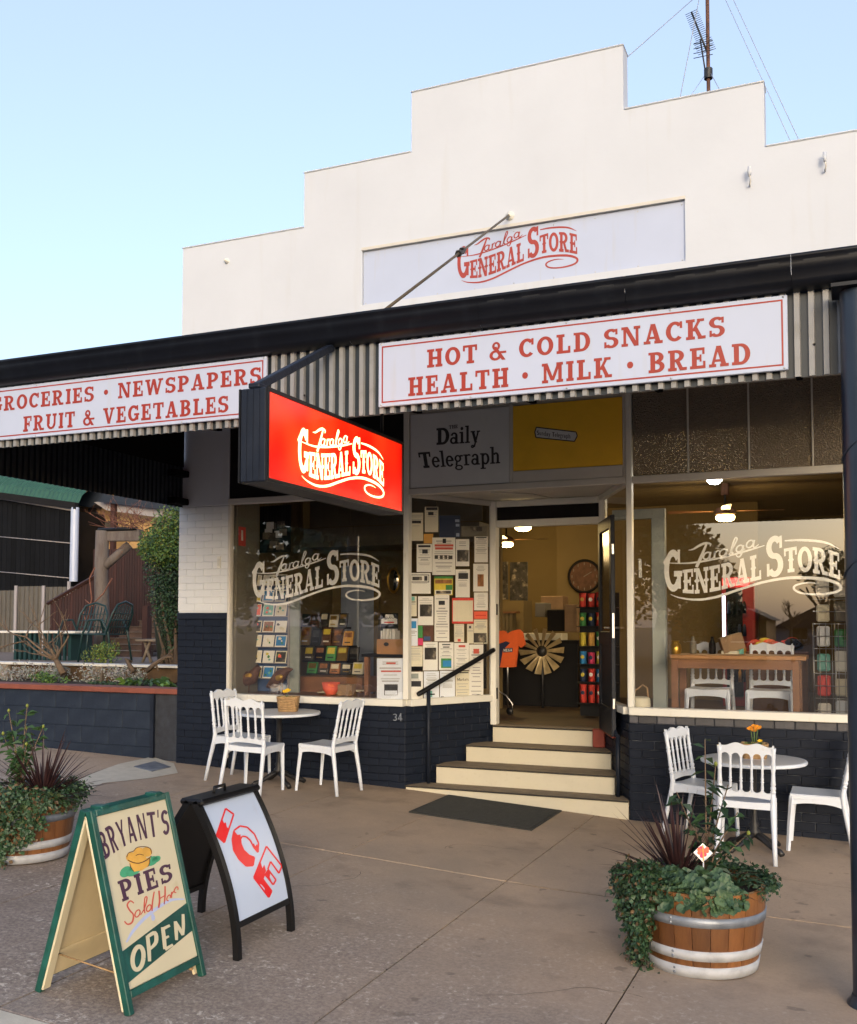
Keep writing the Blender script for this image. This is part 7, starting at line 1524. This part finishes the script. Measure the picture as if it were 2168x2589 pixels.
# ------------------------------------------------------------------ behind the right window
TBY = .62; t = thing('window_table', 'long wooden table just inside the right window', 'table', w8(890, 1850, TBY)); a, c = w8(390, 1492, TBY), w8(1385, 1475, TBY)
box('table_top', (a.x, TBY, a.z), (c.x, TBY+.62, c.z), 'in_wood_pale', t, ch=.006); q1, q2 = w8(400, 1560, TBY+.02), w8(1335, 1495, TBY+.02); box('apron', (q1.x+.05, TBY+.03, q1.z), (q2.x-.05, TBY+.05, a.z-.001), 'in_wood', t)
for x in (q1.x, q2.x-.06):
    for y in (TBY+.02, TBY+.54): box('leg', (x, y, .672), (x+.06, y+.06, a.z-.001), 'in_wood', t)
TT = c.z
for u, lab in ((680, 'white chair inside the shop, left of the two at the window table'), (1122, 'white chair inside the shop, right of the two at the window table')):
    o = copy_tree(proto, None, lab); o['group'] = 'white chairs inside the shop'; p_ = w8(u, 1500, 1.08); o.location = (p_.x, 1.06, FLOOR); o.rotation_euler = (0, 0, math.pi)
a, c = w8(265, 1850, 1.1), w8(350, 460, 1.1); box('inner_post', (a.x, 1.1, .672), (c.x, 1.2, c.z), 'jamb_blue', shop, ch=.006); box('inner_rail', (B1.x+.1, 1.11, c.z+.001), (c.x, 1.19, c.z+.1), 'jamb_blue', shop)
# jars, carton, bottles on the table
p_ = w8(430, 1400, TBY+.3); t = thing('glass_jar', 'squat jar at the left end of the window table', 'jar', (p_.x, TBY+.3, TT)); MB().lathe([(.05, 0), (.06, .03), (.055, .09), (.035, .11), (.04, .13), (0, .13)], (p_.x, TBY+.3, TT+.001), 16).build('body', 'gold', t)
t = thing('gift_carton', 'tilted open carton on the window table', 'carton', w8(840, 1300, TBY+.4)); p_ = w8(840, 1345, TBY+.4); MB().obox(V((p_.x, TBY+.4, TT+.11)), V((.10, .02, .03)), V((-.02, .07, 0)), V((-.02, 0, .075)), ch=.004).build('box', 'box_brown', t); MB().box((p_.x-.09, TBY+.32, TT+.001), (p_.x+.07, TBY+.48, TT+.035), ch=.006).build('tray', 'paper_cream', t)
for i, (u, m_, n_) in enumerate(((700, 'in_dark', 'black'), (905, 'paper_teal', 'green'), (560, 'in_grey', 'grey'))):
    p_ = w8(u, 1440, TBY+.45); MB().lathe([(.0, 0), (.03, 0), (.034, .01), (.034, .1), (.015, .14), (.015, .17), (0, .17)], (p_.x, TBY+.45, TT+.001), 14).build('bottle', m_, None, origin=(p_.x, TBY+.45, TT+.001), label=f'{n_} bottle standing at the back of the window table', category='bottle')
# drinks fridge
a, c = w8(770, 1400, 4.6), w8(1010, 890, 4.6); t = thing('drinks_fridge', 'tall red drinks fridge with lit header at the back of the shop', 'fridge', (a.x, 4.6, .672))
box('body', (a.x, 4.62, .672), (c.x, 5.1, c.z), 'fridge_red', t, ch=.01); hz = w8(800, 960, 4.6).z; box('header', (a.x+.02, 4.6, hz), (c.x-.08, 4.619, c.z-.02), 'red_light', t); box('light_strip', (a.x+.01, 4.6, 1.4), (a.x+.05, 4.619, hz-.1), 'fridge_light', t); dg = box('glass_door', (a.x+.06, 4.6, .8), (c.x-.16, 4.618, hz-.03), 'in_dark', t)
rr = random.Random(3)
for i in range(4):
    for j in range(4): x = a.x+.08+j*.065; MB().lathe([(0, 0), (.022, 0), (.022, .12), (.009, .16), (0, .16)], (x+.02, 4.575, 1.0+i*.3), 8).build('drink', rr.choice(['paper_red', 'in_dark', 'paper_orange', 'paper_navy']), dg)
# dark shelving at the back left, cloth pile, wire rack on the right
a, c = w8(110, 1500, 6.2), w8(480, 1010, 6.2); t = thing('back_shelves', 'dark shelving of bottles behind the counter', 'shelves', (a.x, 6.2, .672)); box('back', (a.x, 6.4, .672), (c.x, 6.43, c.z), 'in_dark', t)
for i in range(4): z = 1.2+i*.38; box('shelf', (a.x, 6.2, z), (c.x, 6.4, z+.025), 'in_wood', t)
for i in range(4):
    for j in range(9): x = a.x+.06+j*(c.x-a.x-.1)/9; MB().lathe([(0, 0), (.03, 0), (.03, .1), (.012, .14), (.012, .18), (0, .18)], (x, 6.28, 1.2256+i*.38), 8).build('bottle', rr.choice(['paper_cream', 'paper', 'in_wood_pale', 'gold', 'in_dark']), None, origin=(x, 6.28, 1.2256+i*.38), label=f"small bottle on the {['lowest', 'second', 'third', 'top'][i]} dark back shelf, {['first', 'second', 'third', 'fourth', 'fifth', 'sixth', 'seventh', 'eighth', 'last'][j]} from the left", category='bottle', group='bottles on the dark back shelves')
p_ = w8(1170, 1370, 3.5); t = thing('produce_bin', 'bin heaped with red packs behind the window table', 'bin', (p_.x, 3.5, .672)); box('bin', (p_.x-.35, 3.4, .672), (p_.x+.35, 3.9, p_.z-.12), 'in_wood', t)
rr = random.Random(9)
for i in range(14): x = p_.x+rr.uniform(-.28, .28); y = 3.5+rr.uniform(0, .3); MB().lathe([(0, -.05), (.07, -.03), (.09, .01), (.05, .05), (0, .06)], (x, y, p_.z-.06+rr.uniform(0, .06)), 10).build('pack', rr.choice(['paper_red', 'paper_red', 'paper_coral', 'in_dark', 'paper_yellow']), t)
RY = 1.3; a, c = w8(1450, 1900, RY), w8(1760, 1230, RY); t = thing('wire_rack', 'tall wire rack of packets at the right end of the window', 'rack', (a.x, RY, .672)); b = MB()
for x in (a.x, (a.x+c.x)/2, c.x): b.tube([(x, RY, .672), (x, RY, c.z)], .008, 5)
for i in range(12): b.tube([(a.x, RY-.05, .8+i*.12), (c.x, RY-.05, .8+i*.12)], .004, 4)
for i in range(8): x = a.x+(c.x-a.x)*i/7; b.tube([(x, RY-.05, .8), (x, RY-.05, c.z)], .003, 4)
b.build('wire_frame', 'steel', t)
pmr = ['paper', 'paper_cool', 'paper_green', 'paper_red', 'paper_cream', 'in_grey', 'paper_teal', 'paper']
for i in range(6):
    z = .82+i*.24
    for j in range(3): x = a.x+.03+j*.16; m_ = pmr[(i*3+j) % 8]; h = .17+.03*((i+j) % 2); MB().box((x, RY-.02, z), (x+.12, RY+.03, z+h), ch=.015).build('packet', m_, None, origin=(x, RY, z), label=f"{cn.get(m_, 'grey')} packet, {['left', 'middle', 'right'][j]} of the {['lowest', 'second', 'third', 'fourth', 'fifth', 'top'][i]} tier on the wire rack", category='packet', group='packets on the wire rack')
# woven bag in the window corner
p_ = w8(205, 1830, .35); t = thing('woven_bag', 'pale woven bag with a rope handle in the corner of the right window', 'bag', (p_.x, .33, .961)); zb = .961 
MB().lathe([(0, 0), (.075, .0), (.09, .04), (.085, .10), (.07, .12), (.06, .11)], (p_.x, .17, zb), 18).build('body', 'paper_cream', t); MB().tube([(p_.x-.07, .17, zb+.1), (p_.x-.05, .17, zb+.18), (p_.x+.02, .17, zb+.23), (p_.x+.06, .17, zb+.2), (p_.x+.07, .17, zb+.1)], .008, 6).build('handle', 'wicker', t)
MB().box((-1.80, .03, 2.18), (-1.772, .05, 2.34), ch=.004).build('window_latch', 'trim', shop)
# ------------------------------------------------------------------ across the road: seen only as the reflection in the right window
def mir(u, v, Yt, Y=.012):
    p_ = py(u, v, Y); d = p_-CAM; d.y *= -1; return p_+d*((Yt-p_.y)/d.y)
m8 = lambda x, y, Yt: mir(1560+x*.3457, 1150+y*.3457, Yt)
def tree(label, x, y, h, blobs, seed, n=2600, size=.3, mats=('leaf_dark', 'leaf_mid'), leafless=False, gz=None):
    z = g(x)-.15; t = thing('street_tree', label, 'tree', (x, y, z), 'trees across the road'); rr = random.Random(seed); b = MB(); tips = []
    branches(b, V((x, y, z)), V((0, 0, 1)), h*.45, h*.035, 4 if leafless else 2, rr, None, .5, (3, 4), .75, tips); b.build('trunk', 'bark', t)
    if leafless: return
    b = MB()
    for cx, cy, cz, r in blobs:
        for i in range(int(n/len(blobs))):
            v = V((rr.gauss(0, 1), rr.gauss(0, 1), rr.gauss(0, 1))).normalized(); q = V((x+cx, y+cy, z+cz))+v*r*rr.uniform(.5, 1.08); b.leaf(q, V((rr.gauss(0, 1), rr.gauss(0, 1), rr.gauss(0, .6))), v, rr.uniform(.6, 1.2)*size, rr.uniform(.4, .7)*size, rr.choice(mats), .1)
    b.build('crown', None, t)
YT = -34
e = m8(760, 560, YT); rr = random.Random(31)
def crown(H, w, k, sd):
    r2 = random.Random(sd); return [(r2.uniform(-w, w), r2.uniform(-w, w)*.7, H*(.32+.6*i/k), w*(.62-.3*i/k)+.5) for i in range(k)]
tree('dense dark tree across the road, right of the row', e.x-2.6, YT, 8.5, crown(8.2, 2.0, 8, 2)+[(1.6, 0, 4.6, 1.0), (2.2, 0, 3.4, 1.0), (2.6, .3, 2.2, .9)], 41, 11000, .34)
tree('dense dark tree across the road, second of the row', e.x-7.5, YT-1, 9.5, crown(9.0, 2.8, 9, 3), 42, 6000, .62)
tree('dense dark tree across the road, third of the row', e.x-13, YT, 9.0, crown(8.6, 3.0, 9, 4), 43, 6000, .62)
tree('dense dark tree across the road, fourth of the row', e.x-19, YT-1, 10.0, crown(9.6, 3.3, 9, 5), 44, 6000, .65)
tree('dense dark tree across the road, left end of the row', e.x-26, YT, 9.5, crown(9.0, 3.3, 9, 6), 45, 6000, .65)
p_ = m8(1285, 1200, -44); tree('leafless tree across the road', p_.x, -44, 2.9, [], 46, leafless=True)
p_ = m8(1580, 1150, -48); tree('flat-topped pine across the road', p_.x, -48, 5.5, [(0, 0, 5.2, .9), (-.9, 0, 4.7, .7), (.9, 0, 5.0, .9), (-.3, 0, 4.1, .6), (1.6, 0, 4.2, .9), (.5, 0, 3.4, .8)], 47, 2600, .25)
# low cottages
def cottage(label, x, y, w, d, h, m):
    z = g(x)-.15; t = thing('cottage', label, 'house', (x, y, z), 'cottages across the road'); wl = box('wall', (x-w/2, y-d, z), (x+w/2, y, z+h), m, t)
    b = MB(); b.prism([(-w/2-.3, h), (w/2+.3, h), (0, h+w*.28)], lambda a_, b_, dd_: V((x+a_, y+dd_, z+b_)), -d-.3, .3); r = b.build('roof', 'dark_roof', t); box('chimney', (x+w*.2, y-d*.5, z+h+.3), (x+w*.2+.5, y-d*.5+.5, z+h+w*.3+.5), 'sandstone', r)
    for k in (-1, 1): wn = box('window', (x+k*w*.25-.45, y+.001, z+1), (x+k*w*.25+.45, y+.04, z+2.1), 'in_dark', t); box('frame', (x+k*w*.25-.5, y+.0405, z+.93), (x+k*w*.25+.5, y+.06, z+1.0), 'trim', wn)
    dr_ = box('door', (x-.45, y+.001, z), (x+.45, y+.04, z+2.05), 'timber_red', t); MB().lathe([(.03, 0), (.03, .05), (0, .06)], (x+.35, y+.04, z+1), 8, axis=(V((1, 0, 0)), V((0, 0, 1)), V((0, 1, 0)))).build('handle', 'steel', dr_)
p_ = m8(1010, 1200, -38); cottage('pale cottage across the road beside the dense trees', p_.x-1.6, -38, 4.2, 6, 1.95, 'sandstone'); p_ = m8(1400, 1250, -60); cottage('low cottage far across the road', p_.x+1, -60, 6, 6, 1.7, 'eave')
